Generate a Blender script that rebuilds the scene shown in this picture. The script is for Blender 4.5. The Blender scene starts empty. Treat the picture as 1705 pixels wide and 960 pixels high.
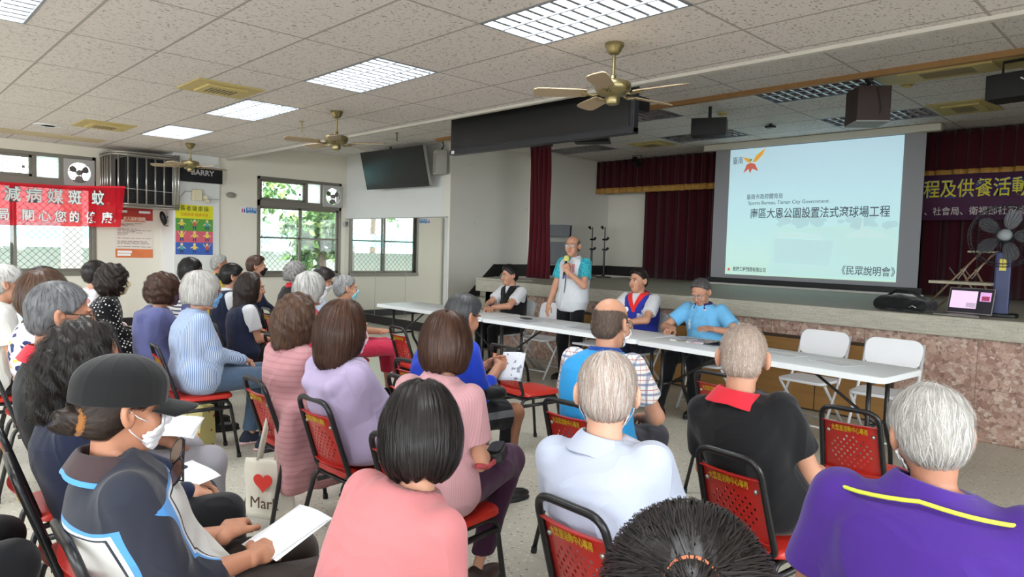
import bpy, math, random
import numpy as np
from mathutils import Matrix, Vector
D = bpy.data
SC = bpy.context.scene
COL = SC.collection
PI = math.pi
rnd = random.Random(7)

# ------------------------------------------------------------------ camera, world, exposure
cam = D.cameras.new('camera')
cam_o = D.objects.new('camera', cam)
COL.objects.link(cam_o)
cam.sensor_width = 36.0
cam.lens = 1146.03 / 1705.0 * 36.0
cam.clip_start = 0.05
cam.clip_end = 200
CX = (0.69432950, 0.71906625, 0.02915936)
CY = (-0.06153865, 0.01895410, 0.99792472)
CF = (-0.71702130, 0.69468300, -0.05741075)
cam_o.matrix_world = Matrix(((CX[0], CY[0], -CF[0], 0), (CX[1], CY[1], -CF[1], 0), (CX[2], CY[2], -CF[2], 1.5), (0, 0, 0, 1)))
SC.camera = cam_o

SC.view_settings.view_transform = 'Standard'
SC.view_settings.look = 'None'
SC.view_settings.gamma = 1.0
SC.view_settings.use_curve_mapping = False
SC.view_settings.exposure = 0.27

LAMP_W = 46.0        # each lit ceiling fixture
SUN_SIDE = 13.0     # sky raised on the unseen right side to add light indoors
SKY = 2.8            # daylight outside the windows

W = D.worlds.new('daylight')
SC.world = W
W.use_nodes = True
wn = W.node_tree.nodes
wbg = wn['Background']
# bright hazy sky, raised towards +x and -y to send light through the added windows
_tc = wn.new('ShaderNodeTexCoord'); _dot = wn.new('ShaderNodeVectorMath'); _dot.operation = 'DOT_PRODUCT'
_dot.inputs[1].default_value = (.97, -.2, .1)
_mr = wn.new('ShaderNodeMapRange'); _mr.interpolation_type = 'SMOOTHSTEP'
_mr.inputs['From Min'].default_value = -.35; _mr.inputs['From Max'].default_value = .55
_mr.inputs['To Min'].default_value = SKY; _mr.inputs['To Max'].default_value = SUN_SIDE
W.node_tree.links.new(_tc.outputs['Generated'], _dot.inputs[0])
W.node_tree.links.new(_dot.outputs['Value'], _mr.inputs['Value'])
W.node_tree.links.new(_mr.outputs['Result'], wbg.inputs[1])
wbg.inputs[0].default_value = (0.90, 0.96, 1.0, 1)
def sky_portal(loc, rot, sx, sy):
    la = D.lights.new('sky_portal', 'AREA'); la.shape = 'RECTANGLE'; la.size = sx; la.size_y = sy; la.cycles.is_portal = True
    o = D.objects.new('sky_portal', la); COL.objects.link(o); o.location = loc; o.rotation_euler = rot
sky_portal((3.99, .3, 1.85), (0, math.radians(90), 0), 1.9, 9.0)
sky_portal((-4.6, -4.19, 1.85), (math.radians(90), 0, 0), 15.0, 1.9)
sky_portal((-12.96, 1.1, 1.8), (0, math.radians(-90), 0), 1.9, 3.7)
sky_portal((-12.41, 6.3, 1.8), (0, math.radians(-90), 0), 1.9, 1.75)
SC.cycles.max_bounces = 7
SC.cycles.diffuse_bounces = 4
SC.cycles.glossy_bounces = 4
SC.cycles.transmission_bounces = 6
SC.cycles.transparent_max_bounces = 10
SC.cycles.sample_clamp_indirect = 6.0
SC.cycles.use_denoising = True

# ------------------------------------------------------------------ materials
def lin(c):
    c = c / 255.0
    return c / 12.92 if c <= 0.04045 else ((c + 0.055) / 1.055) ** 2.4
def rgb(r, g, b):
    return (lin(r), lin(g), lin(b), 1.0)
MC = {}
class NT:
    """small node-tree helper"""
    def __init__(s, m):
        s.t = m.node_tree; s.n = s.t.nodes; s.l = s.t.links
    def new(s, typ, **kw):
        n = s.n.new(typ)
        for k, v in kw.items(): setattr(n, k, v)
        return n
    def set(s, inp, v):
        if hasattr(v, 'is_output') or hasattr(v, 'links'): s.l.new(v, inp)
        else: inp.default_value = v
    def math(s, op, a, b=0.0, c=None):
        n = s.new('ShaderNodeMath', operation=op)
        s.set(n.inputs[0], a); s.set(n.inputs[1], b)
        if c is not None: s.set(n.inputs[2], c)
        return n.outputs[0]
    def mix(s, f, a, b):
        n = s.new('ShaderNodeMix', data_type='RGBA')
        s.set(n.inputs[0], f); s.set(n.inputs[6], a); s.set(n.inputs[7], b)
        return n.outputs[2]
    def obj(s, which='Object'):
        return s.new('ShaderNodeTexCoord').outputs[which]
    def sep(s, v):
        n = s.new('ShaderNodeSeparateXYZ'); s.l.new(v, n.inputs[0]); return n.outputs
    def mapping(s, v, scale=(1, 1, 1), loc=(0, 0, 0), rot=(0, 0, 0)):
        n = s.new('ShaderNodeMapping'); s.l.new(v, n.inputs[0])
        n.inputs['Scale'].default_value = scale; n.inputs['Location'].default_value = loc; n.inputs['Rotation'].default_value = rot
        return n.outputs[0]
    def noise(s, v, scale, detail=3.0, rough=0.5):
        n = s.new('ShaderNodeTexNoise'); s.l.new(v, n.inputs['Vector'])
        n.inputs['Scale'].default_value = scale; n.inputs['Detail'].default_value = detail; n.inputs['Roughness'].default_value = rough
        return n.outputs['Fac']
    def voro(s, v, scale, out='Distance', feature='F1', rnd_=1.0):
        n = s.new('ShaderNodeTexVoronoi', feature=feature); s.l.new(v, n.inputs['Vector'])
        n.inputs['Scale'].default_value = scale; n.inputs['Randomness'].default_value = rnd_
        return n.outputs[out]
    def ramp(s, f, stops, interp='LINEAR'):
        n = s.new('ShaderNodeValToRGB'); s.l.new(f, n.inputs[0]); r = n.color_ramp; r.interpolation = interp
        while len(r.elements) < len(stops): r.elements.new(0.5)
        for e, (p, c) in zip(r.elements, stops): e.position = p; e.color = c
        return n.outputs[0]
    def wrap(s, x, period, off=0.0):
        return s.math('FRACT', s.math('DIVIDE', s.math('ADD', x, off), period))
    def stripe(s, x, period, width, off=0.0):
        """1 inside a stripe of the given width repeated every period"""
        return s.math('LESS_THAN', s.wrap(x, period, off), width / period)
    def band(s, x, a, b):
        return s.math('MULTIPLY', s.math('GREATER_THAN', x, a), s.math('LESS_THAN', x, b))
    def bump(s, h, strength, dist=0.01):
        n = s.new('ShaderNodeBump'); s.l.new(h, n.inputs['Height'])
        n.inputs['Strength'].default_value = strength; n.inputs['Distance'].default_value = dist
        return n.outputs[0]

def mat(name, col=(0.5, 0.5, 0.5, 1), rough=0.6, metal=0.0, spec=0.4, noise=None, bump=None, emit=None, pattern=None, alpha=None, sheen=0.0, coat=0.0):
    """one procedural material; noise=(scale, amount) mottles the colour, bump=(scale, strength) the surface,
    pattern(nt, colour) -> colour socket"""
    if name in MC: return MC[name]
    m = D.materials.new(name); m.use_nodes = True
    nt = NT(m); p = nt.n['Principled BSDF']
    p.inputs['Roughness'].default_value = rough
    p.inputs['Metallic'].default_value = metal
    p.inputs['Specular IOR Level'].default_value = spec
    if sheen: p.inputs['Sheen Weight'].default_value = sheen
    if coat: p.inputs['Coat Weight'].default_value = coat
    p.inputs['Base Color'].default_value = col
    m.diffuse_color = col
    c = None
    if pattern: c = pattern(nt, col)
    if noise:
        f = nt.noise(nt.obj(), noise[0], 4.0)
        f2 = nt.math('MULTIPLY_ADD', f, 2 * noise[1], 1.0 - noise[1])
        src = c if c is not None else None
        n = nt.new('ShaderNodeMix', data_type='RGBA', blend_type='MULTIPLY')
        n.inputs[0].default_value = 1.0
        if src is not None: nt.l.new(src, n.inputs[6])
        else: n.inputs[6].default_value = col
        nt.l.new(f2, n.inputs[7]); c = n.outputs[2]
    if c is not None: nt.l.new(c, p.inputs['Base Color'])
    if bump:
        nt.l.new(nt.bump(nt.noise(nt.obj(), bump[0], 3.0), bump[1]), p.inputs['Normal'])
    if emit:
        if c is not None: nt.l.new(c, p.inputs['Emission Color'])
        else: p.inputs['Emission Color'].default_value = col
        p.inputs['Emission Strength'].default_value = emit
    if alpha is not None: p.inputs['Alpha'].default_value = alpha
    MC[name] = m
    return m

# ------------------------------------------------------------------ mesh builder
class MB:
    def __init__(s): s.v = []; s.f = []; s.m = []
    def add(s, vs, fs, mi=0):
        b = len(s.v); s.v += [tuple(map(float, v)) for v in vs]
        s.f += [tuple(b + i for i in f) for f in fs]; s.m += [mi] * len(fs); return s
    def box(s, lo, hi, mi=0):
        (a, b, c), (d, e, f) = lo, hi
        return s.add([(a, b, c), (d, b, c), (d, e, c), (a, e, c), (a, b, f), (d, b, f), (d, e, f), (a, e, f)],
                     [(0, 3, 2, 1), (4, 5, 6, 7), (0, 1, 5, 4), (1, 2, 6, 5), (2, 3, 7, 6), (3, 0, 4, 7)], mi)
    def cbox(s, c, size, mi=0, rot=None):
        h = [x / 2 for x in size]
        b = len(s.v)
        s.box([-x for x in h], h, mi)
        for i in range(b, len(s.v)):
            p = Vector(s.v[i])
            if rot is not None: p = rot @ p
            s.v[i] = tuple(p + Vector(c))
        return s
    def tube(s, pts, r, n=8, mi=0, closed=False, caps=True):
        pts = [Vector(p) for p in pts]; k = len(pts)
        rs = r if isinstance(r, (list, tuple)) else [r] * k
        vs = []; ref = None
        for i, p in enumerate(pts):
            if closed: t = pts[(i + 1) % k] - pts[i - 1]
            else: t = pts[min(i + 1, k - 1)] - pts[max(i - 1, 0)]
            t = t.normalized() if t.length > 1e-9 else Vector((0, 0, 1))
            if ref is None:
                ref = Vector((0, 0, 1)) if abs(t.z) < 0.9 else Vector((1, 0, 0))
                ref = (ref - t * ref.dot(t)).normalized()
            else:
                ref = ref - t * ref.dot(t)
                ref = ref.normalized() if ref.length > 1e-6 else t.orthogonal().normalized()
            bi = t.cross(ref)
            for j in range(n):
                a = 2 * PI * j / n
                vs.append(p + (ref * math.cos(a) + bi * math.sin(a)) * rs[i])
        fs = []
        for i in range(k if closed else k - 1):
            i2 = (i + 1) % k
            for j in range(n):
                j2 = (j + 1) % n
                fs.append((i * n + j, i * n + j2, i2 * n + j2, i2 * n + j))
        if caps and not closed:
            fs.append(tuple(range(n - 1, -1, -1))); fs.append(tuple((k - 1) * n + j for j in range(n)))
        return s.add(vs, fs, mi)
    def cyl(s, a, b, r, r2=None, n=16, mi=0):
        return s.tube([a, b], [r, r if r2 is None else r2], n, mi)
    def lathe(s, prof, c=(0, 0, 0), n=24, mi=0, M=None):
        """profile of (radius, height) turned round z"""
        vs = []; k = len(prof)
        for r, z in prof:
            for j in range(n):
                a = 2 * PI * j / n
                p = Vector((r * math.cos(a), r * math.sin(a), z))
                if M is not None: p = M @ p
                vs.append(p + Vector(c))
        fs = []
        for i in range(k - 1):
            for j in range(n):
                j2 = (j + 1) % n
                fs.append((i * n + j, i * n + j2, (i + 1) * n + j2, (i + 1) * n + j))
        if prof[0][0] > 1e-6: fs.append(tuple(range(n - 1, -1, -1)))
        if prof[-1][0] > 1e-6: fs.append(tuple((k - 1) * n + j for j in range(n)))
        return s.add(vs, fs, mi)
    def ball(s, c, r, n=12, m=8, mi=0, M=None):
        rr = r if isinstance(r, (tuple, list)) else (r, r, r)
        vs = []
        for i in range(m + 1):
            th = PI * i / m
            for j in range(n):
                a = 2 * PI * j / n
                p = Vector((rr[0] * math.sin(th) * math.cos(a), rr[1] * math.sin(th) * math.sin(a), -rr[2] * math.cos(th)))
                if M is not None: p = M @ p
                vs.append(p + Vector(c))
        fs = [(i * n + j, i * n + (j + 1) % n, (i + 1) * n + (j + 1) % n, (i + 1) * n + j) for i in range(m) for j in range(n)]
        return s.add(vs, fs, mi)
    def prism(s, poly, z0, z1, M=None, mi=0):
        """polygon (x, y) pulled from z0 to z1, then moved by M"""
        n = len(poly)
        vs = [Vector((x, y, z0)) for x, y in poly] + [Vector((x, y, z1)) for x, y in poly]
        if M is not None: vs = [M @ v for v in vs]
        fs = [tuple(range(n - 1, -1, -1)), tuple(range(n, 2 * n))] + [(i, (i + 1) % n, n + (i + 1) % n, n + i) for i in range(n)]
        return s.add(vs, fs, mi)
    def grid(s, fn, nu, nv, mi=0):
        vs = [fn(i / nu, j / nv) for j in range(nv + 1) for i in range(nu + 1)]
        w = nu + 1
        fs = [(j * w + i, j * w + i + 1, (j + 1) * w + i + 1, (j + 1) * w + i) for j in range(nv) for i in range(nu)]
        return s.add(vs, fs, mi)
    def mesh(s, name, mats):
        me = D.meshes.new(name)
        me.from_pydata(s.v, [], s.f)
        for m in (mats if isinstance(mats, (list, tuple)) else [mats]): me.materials.append(m)
        if any(s.m): me.polygons.foreach_set('material_index', s.m)
        me.update()
        return me
    def build(s, name, mats, parent=None, smooth=False, bevel=0.0, M=None, solid=0.0, subsurf=0):
        o = D.objects.new(name, s.mesh(name, mats)); COL.objects.link(o)
        if smooth:
            o.data.polygons.foreach_set('use_smooth', [True] * len(o.data.polygons))
            if smooth == 'auto': o.data.set_sharp_from_angle(angle=math.radians(40))
        if M is not None: o.matrix_basis = M
        if parent is not None: o.parent = parent
        if solid:
            md = o.modifiers.new('thickness', 'SOLIDIFY'); md.thickness = solid; md.offset = 0
        if bevel:
            md = o.modifiers.new('bevel', 'BEVEL'); md.width = bevel; md.segments = 2; md.limit_method = 'ANGLE'
        if subsurf:
            md = o.modifiers.new('subsurf', 'SUBSURF'); md.levels = md.render_levels = subsurf
        return o

def tag(o, label=None, cat=None, group=None, kind=None):
    if label: o['label'] = label
    if cat: o['category'] = cat
    if group: o['group'] = group
    if kind: o['kind'] = kind
    return o
def struct(o, label=None): return tag(o, label, kind='structure')
def thing(name, label, cat, loc=(0, 0, 0), rz=0.0, group=None, rot=None):
    o = D.objects.new(name, None); COL.objects.link(o)
    o.empty_display_size = 0.1
    o.location = loc; o.rotation_euler = rot if rot else (0, 0, rz)
    return tag(o, label, cat, group)
def dup(root, loc, rz, label=None, group=None, rot=None):
    r = root.copy(); COL.objects.link(r); r.location = loc; r.rotation_euler = rot if rot else (0, 0, rz)
    if label: r['label'] = label
    if group: r['group'] = group
    for ch in list(root.children):
        c = ch.copy(); COL.objects.link(c); c.parent = r
        for g in list(ch.children):
            d = g.copy(); COL.objects.link(d); d.parent = c
    return r
def text_mesh(name, body, size, m, parent=None, M=None, extrude=0.0008, sx=1.0, align='CENTER', bold=0.0, spacing=1.0):
    """lettering turned into a mesh; lies in the local x-y plane facing +z"""
    cu = D.curves.new('lettering', 'FONT'); cu.body = body; cu.size = size; cu.extrude = extrude
    cu.align_x = align; cu.align_y = 'CENTER'; cu.resolution_u = 2; cu.offset = bold; cu.space_character = spacing
    t = D.objects.new('lettering', cu); COL.objects.link(t)
    dg = bpy.context.evaluated_depsgraph_get(); dg.update()
    me = D.meshes.new_from_object(t.evaluated_get(dg))
    D.objects.remove(t); D.curves.remove(cu)
    me.materials.clear(); me.materials.append(m)
    if sx != 1.0:
        me.transform(Matrix.Diagonal((sx, 1, 1, 1)))
    o = D.objects.new(name, me); COL.objects.link(o)
    if M is not None: o.matrix_basis = M
    if parent is not None: o.parent = parent
    return o
def frame(o, x, y, z):
    """matrix with the given origin and axes"""
    x, y, z = Vector(x).normalized(), Vector(y).normalized(), Vector(z).normalized()
    return Matrix(((x.x, y.x, z.x, o[0]), (x.y, y.y, z.y, o[1]), (x.z, y.z, z.z, o[2]), (0, 0, 0, 1)))
def rrect(w, h, r, n=5, cx=0.0, cy=0.0):
    pts = []
    for (sx, sy, a0) in ((1, 1, 0), (-1, 1, 90), (-1, -1, 180), (1, -1, 270)):
        for i in range(n + 1):
            a = math.radians(a0 + 90 * i / n)
            pts.append((cx + sx * (w / 2 - r) + r * math.cos(a), cy + sy * (h / 2 - r) + r * math.sin(a)))
    return pts
def arc3(c, u, v, r, a0, a1, n=6):
    c, u, v = Vector(c), Vector(u), Vector(v)
    return [c + u * (r * math.cos(math.radians(a0 + (a1 - a0) * i / n))) + v * (r * math.sin(math.radians(a0 + (a1 - a0) * i / n))) for i in range(n + 1)]
def rounded_path(pts, r, n=5):
    """polyline with its inner corners rounded"""
    pts = [Vector(p) for p in pts]; out = [pts[0]]
    for a, b, c in zip(pts, pts[1:], pts[2:]):
        d1, d2 = (a - b), (c - b)
        rr = min(r, d1.length * .49, d2.length * .49)
        p1, p2 = b + d1.normalized() * rr, b + d2.normalized() * rr
        for i in range(n + 1):
            t = i / n
            out.append(p1 * (1 - t) ** 2 + b * 2 * t * (1 - t) + p2 * t * t)
    out.append(pts[-1]); return out
black_metal = mat('black painted steel', rgb(22, 22, 24), .35, .0, .5, noise=(30, .1))
white_paint = mat('white enamel', rgb(225, 226, 226), .4, noise=(8, .02))
chrome = mat('brushed steel', rgb(150, 148, 142), .35, .9, noise=(40, .1))
black_plastic = mat('black plastic', rgb(20, 20, 22), .45, noise=(25, .1))
paper_m = mat('white paper', rgb(232, 233, 236), .7, noise=(15, .02))
# ------------------------------------------------------------------ room surfaces
NZ, UZ, TRIM_Y = 2.95, 3.25, 4.9          # lower ceiling, upper ceiling and the line between them
def ceiling_pattern(offx, offy):
    def f(nt, col):
        xyz = nt.sep(nt.obj()); v = nt.obj()
        g = nt.math('MAXIMUM', nt.stripe(xyz[0], 1.2, 0.020, -offx + .010), nt.stripe(xyz[1], 0.6, 0.020, -offy + .010))
        pits = nt.noise(nt.mapping(v, (55, 34, 34)), 1.0, 2.0, .6)
        pit = nt.math('LESS_THAN', pits, .385)
        fine = nt.math('LESS_THAN', nt.noise(nt.mapping(v, (150, 150, 150)), 1.0, 1.0), .35)
        cell = nt.new('ShaderNodeTexWhiteNoise', noise_dimensions='2D')
        cv = nt.new('ShaderNodeCombineXYZ')
        nt.l.new(nt.math('FLOOR', nt.math('DIVIDE', nt.math('SUBTRACT', xyz[0], offx), 1.2)), cv.inputs[0])
        nt.l.new(nt.math('FLOOR', nt.math('DIVIDE', nt.math('SUBTRACT', xyz[1], offy), 0.6)), cv.inputs[1])
        nt.l.new(cv.outputs[0], cell.inputs['Vector'])
        base = nt.mix(nt.math('MULTIPLY', cell.outputs['Value'], .35), rgb(228, 222, 217), rgb(216, 210, 205))
        base = nt.mix(nt.math('MULTIPLY', fine, .25), base, rgb(160, 152, 146))
        base = nt.mix(nt.math('MULTIPLY', pit, .55), base, rgb(110, 98, 90))
        return nt.mix(nt.math('MULTIPLY', g, .75), base, rgb(152, 147, 141))
    return f
ceil_low = mat('acoustic ceiling tiles', rgb(200, 195, 190), .9, spec=.1, pattern=ceiling_pattern(-5.85, 2.98))
ceil_up = mat('acoustic ceiling tiles over the stage', rgb(200, 195, 190), .9, spec=.1, pattern=ceiling_pattern(-3.69, 7.1))
wall_m = mat('cream painted wall', rgb(222, 217, 203), .75, spec=.2, noise=(1.5, .03), bump=(60, .04))
wall_white = mat('white painted pillar', rgb(218, 219, 217), .7, spec=.2, noise=(1.5, .02), bump=(60, .04))
def scuffs(nt, col):
    v = nt.obj()
    s = nt.math('LESS_THAN', nt.noise(nt.mapping(v, (6, 6, 9)), 1.0, 2.0), .27)
    return nt.mix(nt.math('MULTIPLY', s, .25), col, rgb(150, 148, 142))
wall_grey = mat('pale grey painted wall', rgb(220, 217, 207), .75, spec=.2, noise=(2, .03), pattern=scuffs)
def terrazzo(nt, col):
    v = nt.obj(); xyz = nt.sep(v)
    big = nt.voro(v, 42, 'Color'); d = nt.voro(v, 42)
    r = nt.sep(big)[0]
    chip = nt.math('MULTIPLY', nt.math('LESS_THAN', d, .34), nt.math('GREATER_THAN', r, .72))
    chipd = nt.math('MULTIPLY', nt.math('LESS_THAN', d, .30), nt.math('LESS_THAN', r, .20))
    base = nt.mix(nt.noise(v, 1.2, 4), rgb(178, 173, 158), rgb(192, 188, 174))
    base = nt.mix(nt.math('MULTIPLY', chip, .6), base, rgb(220, 217, 206))
    base = nt.mix(nt.math('MULTIPLY', chipd, .8), base, rgb(104, 100, 90))
    sp = nt.math('LESS_THAN', nt.noise(v, 160, 1), .36)
    base = nt.mix(nt.math('MULTIPLY', sp, .5), base, rgb(120, 116, 104))
    j = nt.math('MAXIMUM', nt.stripe(xyz[0], 1.2, .006), nt.stripe(xyz[1], 1.2, .006))
    return nt.mix(nt.math('MULTIPLY', j, .35), base, rgb(120, 116, 106))
floor_m = mat('terrazzo floor', rgb(185, 182, 168), .33, spec=.4, pattern=terrazzo)
def breccia(nt, col):
    v = nt.obj(); xyz = nt.sep(v)
    w = nt.noise(v, 5, 2)
    vv = nt.new('ShaderNodeVectorMath', operation='ADD'); nt.l.new(v, vv.inputs[0]); nt.l.new(nt.new('ShaderNodeTexNoise').outputs['Color'], vv.inputs[1])
    c1 = nt.voro(v, 13, 'Color'); d1 = nt.voro(v, 13)
    c2 = nt.voro(v, 34, 'Color'); d2 = nt.voro(v, 34)
    a = nt.ramp(nt.sep(c1)[0], [(0, rgb(150, 118, 104)), (.3, rgb(172, 140, 124)), (.55, rgb(190, 162, 146)), (.8, rgb(160, 124, 110)), (1, rgb(206, 186, 168))])
    b = nt.ramp(nt.sep(c2)[0], [(0, rgb(136, 104, 92)), (.4, rgb(170, 140, 126)), (.8, rgb(184, 158, 144)), (1, rgb(204, 188, 174))])
    mixm = nt.math('LESS_THAN', d1, .42)
    base = nt.mix(mixm, b, a)
    base = nt.mix(nt.math('MULTIPLY', nt.math('LESS_THAN', nt.noise(v, 60, 2), .4), .45), base, rgb(120, 88, 78))
    j = nt.math('MAXIMUM', nt.stripe(xyz[0], .9, .006, 3.2), nt.stripe(xyz[2], .44, .005))
    return nt.mix(nt.math('MULTIPLY', j, .6), base, rgb(92, 72, 64))
breccia_m = mat('pink breccia cladding', rgb(170, 135, 120), .45, pattern=breccia)
def lipfn(nt, col):
    v = nt.obj()
    n = nt.noise(nt.mapping(v, (8, 60, 60)), 1.0, 4)
    base = nt.mix(n, rgb(146, 142, 128), rgb(196, 192, 176))
    return nt.mix(nt.math('MULTIPLY', nt.math('LESS_THAN', nt.noise(v, 90, 2), .38), .5), base, rgb(120, 116, 104))
lip_m = mat('worn grey terrazzo edge', rgb(170, 166, 150), .6, pattern=lipfn)
stage_m = mat('grey terrazzo stage floor', rgb(168, 168, 160), .45, pattern=lipfn)
base_black = mat('black baseboard', rgb(34, 31, 30), .5, noise=(10, .1))
alu = mat('bronze aluminium frame', rgb(122, 118, 108), .45, .35, noise=(12, .05))
grille_m = mat('dark wire grille', rgb(92, 92, 88), .5, .4)

def glass_mat():
    m = D.materials.new('window glass'); m.use_nodes = True; nt = NT(m)
    nt.n.remove(nt.n['Principled BSDF']); out = nt.n['Material Output']
    tr = nt.new('ShaderNodeBsdfTransparent'); gl = nt.new('ShaderNodeBsdfGlossy'); mx = nt.new('ShaderNodeMixShader')
    tr.inputs[0].default_value = (.93, .96, .96, 1); gl.inputs[1 if gl.inputs[1].name == 'Roughness' else 'Roughness'].default_value = .03
    fr = nt.new('ShaderNodeFresnel'); fr.inputs[0].default_value = 1.4
    nt.l.new(fr.outputs[0], mx.inputs[0]); nt.l.new(tr.outputs[0], mx.inputs[1]); nt.l.new(gl.outputs[0], mx.inputs[2])
    nt.l.new(mx.outputs[0], out.inputs[0]); return m
glass_m = glass_mat()
def frost_mat():
    m = D.materials.new('patterned privacy glass'); m.use_nodes = True; nt = NT(m)
    nt.n.remove(nt.n['Principled BSDF']); out = nt.n['Material Output']
    tr = nt.new('ShaderNodeBsdfTransparent'); tl = nt.new('ShaderNodeBsdfTranslucent'); mx = nt.new('ShaderNodeMixShader')
    tl.inputs[0].default_value = rgb(238, 240, 240)
    v = nt.obj(); d = nt.voro(nt.mapping(v, (1, 16, 16)), 1.0, rnd_=0.0)
    nt.l.new(nt.math('MULTIPLY_ADD', nt.math('GREATER_THAN', d, .22), .55, .35), mx.inputs[0])
    nt.l.new(tr.outputs[0], mx.inputs[1]); nt.l.new(tl.outputs[0], mx.inputs[2]); nt.l.new(mx.outputs[0], out.inputs[0]); return m
frost_m = frost_mat()

LX, W2X, PILX = -12.95, -12.4, -12.4
# floor, walls
struct(MB().box((-13.3, -4.2, -.1), (4.2, 11.2, 0)).build('floor', floor_m))
w1 = (-.75, 2.97, .86, 2.79)               # window 1: y0 y1 z0 z1
b = MB()
b.box((LX - .2, -4.2, 0), (LX, 3.98, w1[2])).box((LX - .2, -4.2, w1[3]), (LX, 3.98, 3.4))
b.box((LX - .2, -4.2, w1[2]), (LX, w1[0], w1[3])).box((LX - .2, w1[1], w1[2]), (LX, 3.98, w1[3]))
struct(b.build('wall_left', wall_m))
struct(MB().box((LX - .2, 3.98, 0), (PILX + .04, 4.75, 3.4)).build('wall_pillar', wall_white, bevel=.01))
w2 = (5.44, 7.17, .84, 2.70)
b = MB()
b.box((W2X - .2, 4.75, 0), (W2X, 7.3, w2[2])).box((W2X - .2, 4.75, w2[3]), (W2X, 7.3, 3.4))
b.box((W2X - .2, 4.75, w2[2]), (W2X, w2[0], w2[3])).box((W2X - .2, w2[1], w2[2]), (W2X, 7.3, w2[3]))
struct(b.build('wall_alcove', wall_m))
struct(MB().box((W2X - .2, 7.28, 0), (-9.262, 7.5, 3.4)).build('wall_mirror', wall_white))
struct(MB().box((-9.26, 7.28, 0), (-9.06, 9.15, 3.4)).box((-9.26, 9.151, 0), (-8.63, 11.2, 3.4)).build('wall_stage_side', wall_grey))
struct(MB().box((-8.7, 10.98, 0), (4.2, 11.2, 3.4)).build('wall_stage_back', wall_m))
RW = [(-3.9, -1.1), (-.9, 1.9), (2.1, 4.7)]               # unseen windows added to the right wall to let in light (y ranges)
BW = [(-12.2, -8.6), (-8.2, -4.8), (-4.4, -1.0), (-.6, 2.6)]   # unseen windows added to the rear wall for more light (x ranges)
b = MB().box((4.0, -4.2, 0), (4.2, 11.2, .9)).box((4.0, -4.2, 2.8), (4.2, 11.2, 3.4))
for a, c in zip([-4.2] + [w[1] for w in RW], [w[0] for w in RW] + [11.2]): b.box((4.0, a, .9), (4.2, c, 2.8))
struct(b.build('wall_right', wall_m))
b = MB().box((-13.2, -4.4, 0), (4.2, -4.2, .9)).box((-13.2, -4.4, 2.8), (4.2, -4.2, 3.4))
for a, c in zip([-13.2] + [w[1] for w in BW], [w[0] for w in BW] + [4.2]): b.box((a, -4.4, .9), (c, -4.2, 2.8))
struct(b.build('wall_back', wall_m))
def plain_window(name, lo, hi, axis):
    b = MB(); (x0, y0), (x1, y1) = lo, hi; f = .05
    for z0, z1 in ((.9, .95), (2.2, 2.25), (2.75, 2.8)): b.box((x0, y0, z0), (x1, y1, z1))
    for k in range(5):
        if axis == 'y': y = y0 + (y1 - y0 - f) * k / 4; b.box((x0, y, .9), (x1, y + f, 2.8))
        else: x = x0 + (x1 - x0 - f) * k / 4; b.box((x, y0, .9), (x + f, y1, 2.8))
    return struct(b.build(name, alu))
for i, (a, c) in enumerate(RW): plain_window('window_%d' % (i + 3), (4.05, a), (4.12, c), 'y')  # frames of the added right-hand windows, out of view
for i, (a, c) in enumerate(BW): plain_window('window_%d' % (i + 6), (a, -4.34), (c, -4.27), 'x')  # frames of the added rear windows, out of view
struct(MB().box((-12.2, 7.262, .14), (-9.06, 7.279, .155)).box((-12.38, 7.255, 0), (-9.07, 7.28, .14)).build('baseboard_mirror', base_black))
struct(MB().box((W2X, 4.76, 0), (W2X + .02, 7.28, .14)).build('baseboard_alcove', base_black))
struct(MB().box((LX, -4.2, 0), (LX + .02, 3.98, .14)).build('baseboard_left', base_black))

# ceilings: one mesh of tiles with openings for the light fixtures
LIT = [(-10.65, 2.98), (-8.25, 2.98), (-5.85, 2.98), (-3.45, 2.98),
       (-10.65, .32), (-8.25, .32), (-5.85, .32), (-3.45, .32), (-1.05, .32),
       (-10.65, -2.4), (-8.25, -2.4), (-5.85, -2.4), (-3.45, -2.4), (-1.05, -2.4), (1.35, -2.4)]  # fixtures out of view are added to light the room
UNLIT = [(-3.69, 7.1), (-3.69, 8.9), (-6.09, 8.9), (-6.09, 7.1), (-8.49, 8.9), (-1.29, 8.9)]
def ceiling(name, m, x0, x1, y0, y1, z, holes):
    xs = sorted({x0, x1} | {h[0] for h in holes} | {h[0] + 1.2 for h in holes})
    ys = sorted({y0, y1} | {h[1] for h in holes} | {h[1] + .6 for h in holes})
    xs = [x for x in xs if x0 <= x <= x1]; ys = [y for y in ys if y0 <= y <= y1]
    b = MB()
    for xa, xb in zip(xs, xs[1:]):
        for ya, yb in zip(ys, ys[1:]):
            cx, cy = (xa + xb) / 2, (ya + yb) / 2
            if any(h[0] < cx < h[0] + 1.2 and h[1] < cy < h[1] + .6 for h in holes): continue
            b.box((xa, ya, z), (xb, yb, z + .02))
    return struct(b.build(name, m))
ceiling('ceiling', ceil_low, -13.1, 4.1, -4.2, TRIM_Y, NZ, LIT)
ceiling('ceiling_stage', ceil_up, -13.1, 4.1, TRIM_Y, 11.0, UZ, UNLIT)
trim_m = mat('ceiling edge trim', rgb(196, 192, 182), .6)
struct(MB().box((-12.4, TRIM_Y - .03, NZ - .025), (4.0, TRIM_Y + .02, UZ)).build('trim_1', trim_m))
struct(MB().box((-13.2, -4.4, 3.41), (4.2, 11.2, 3.5)).build('ceiling_roof', wall_m))
brown_m = mat('brown wooden batten', rgb(158, 120, 76), .6, noise=(20, .15))
struct(MB().box((-9.0, 6.90, UZ - .05), (4.0, 6.96, UZ)).build('trim_2', brown_m))

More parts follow.
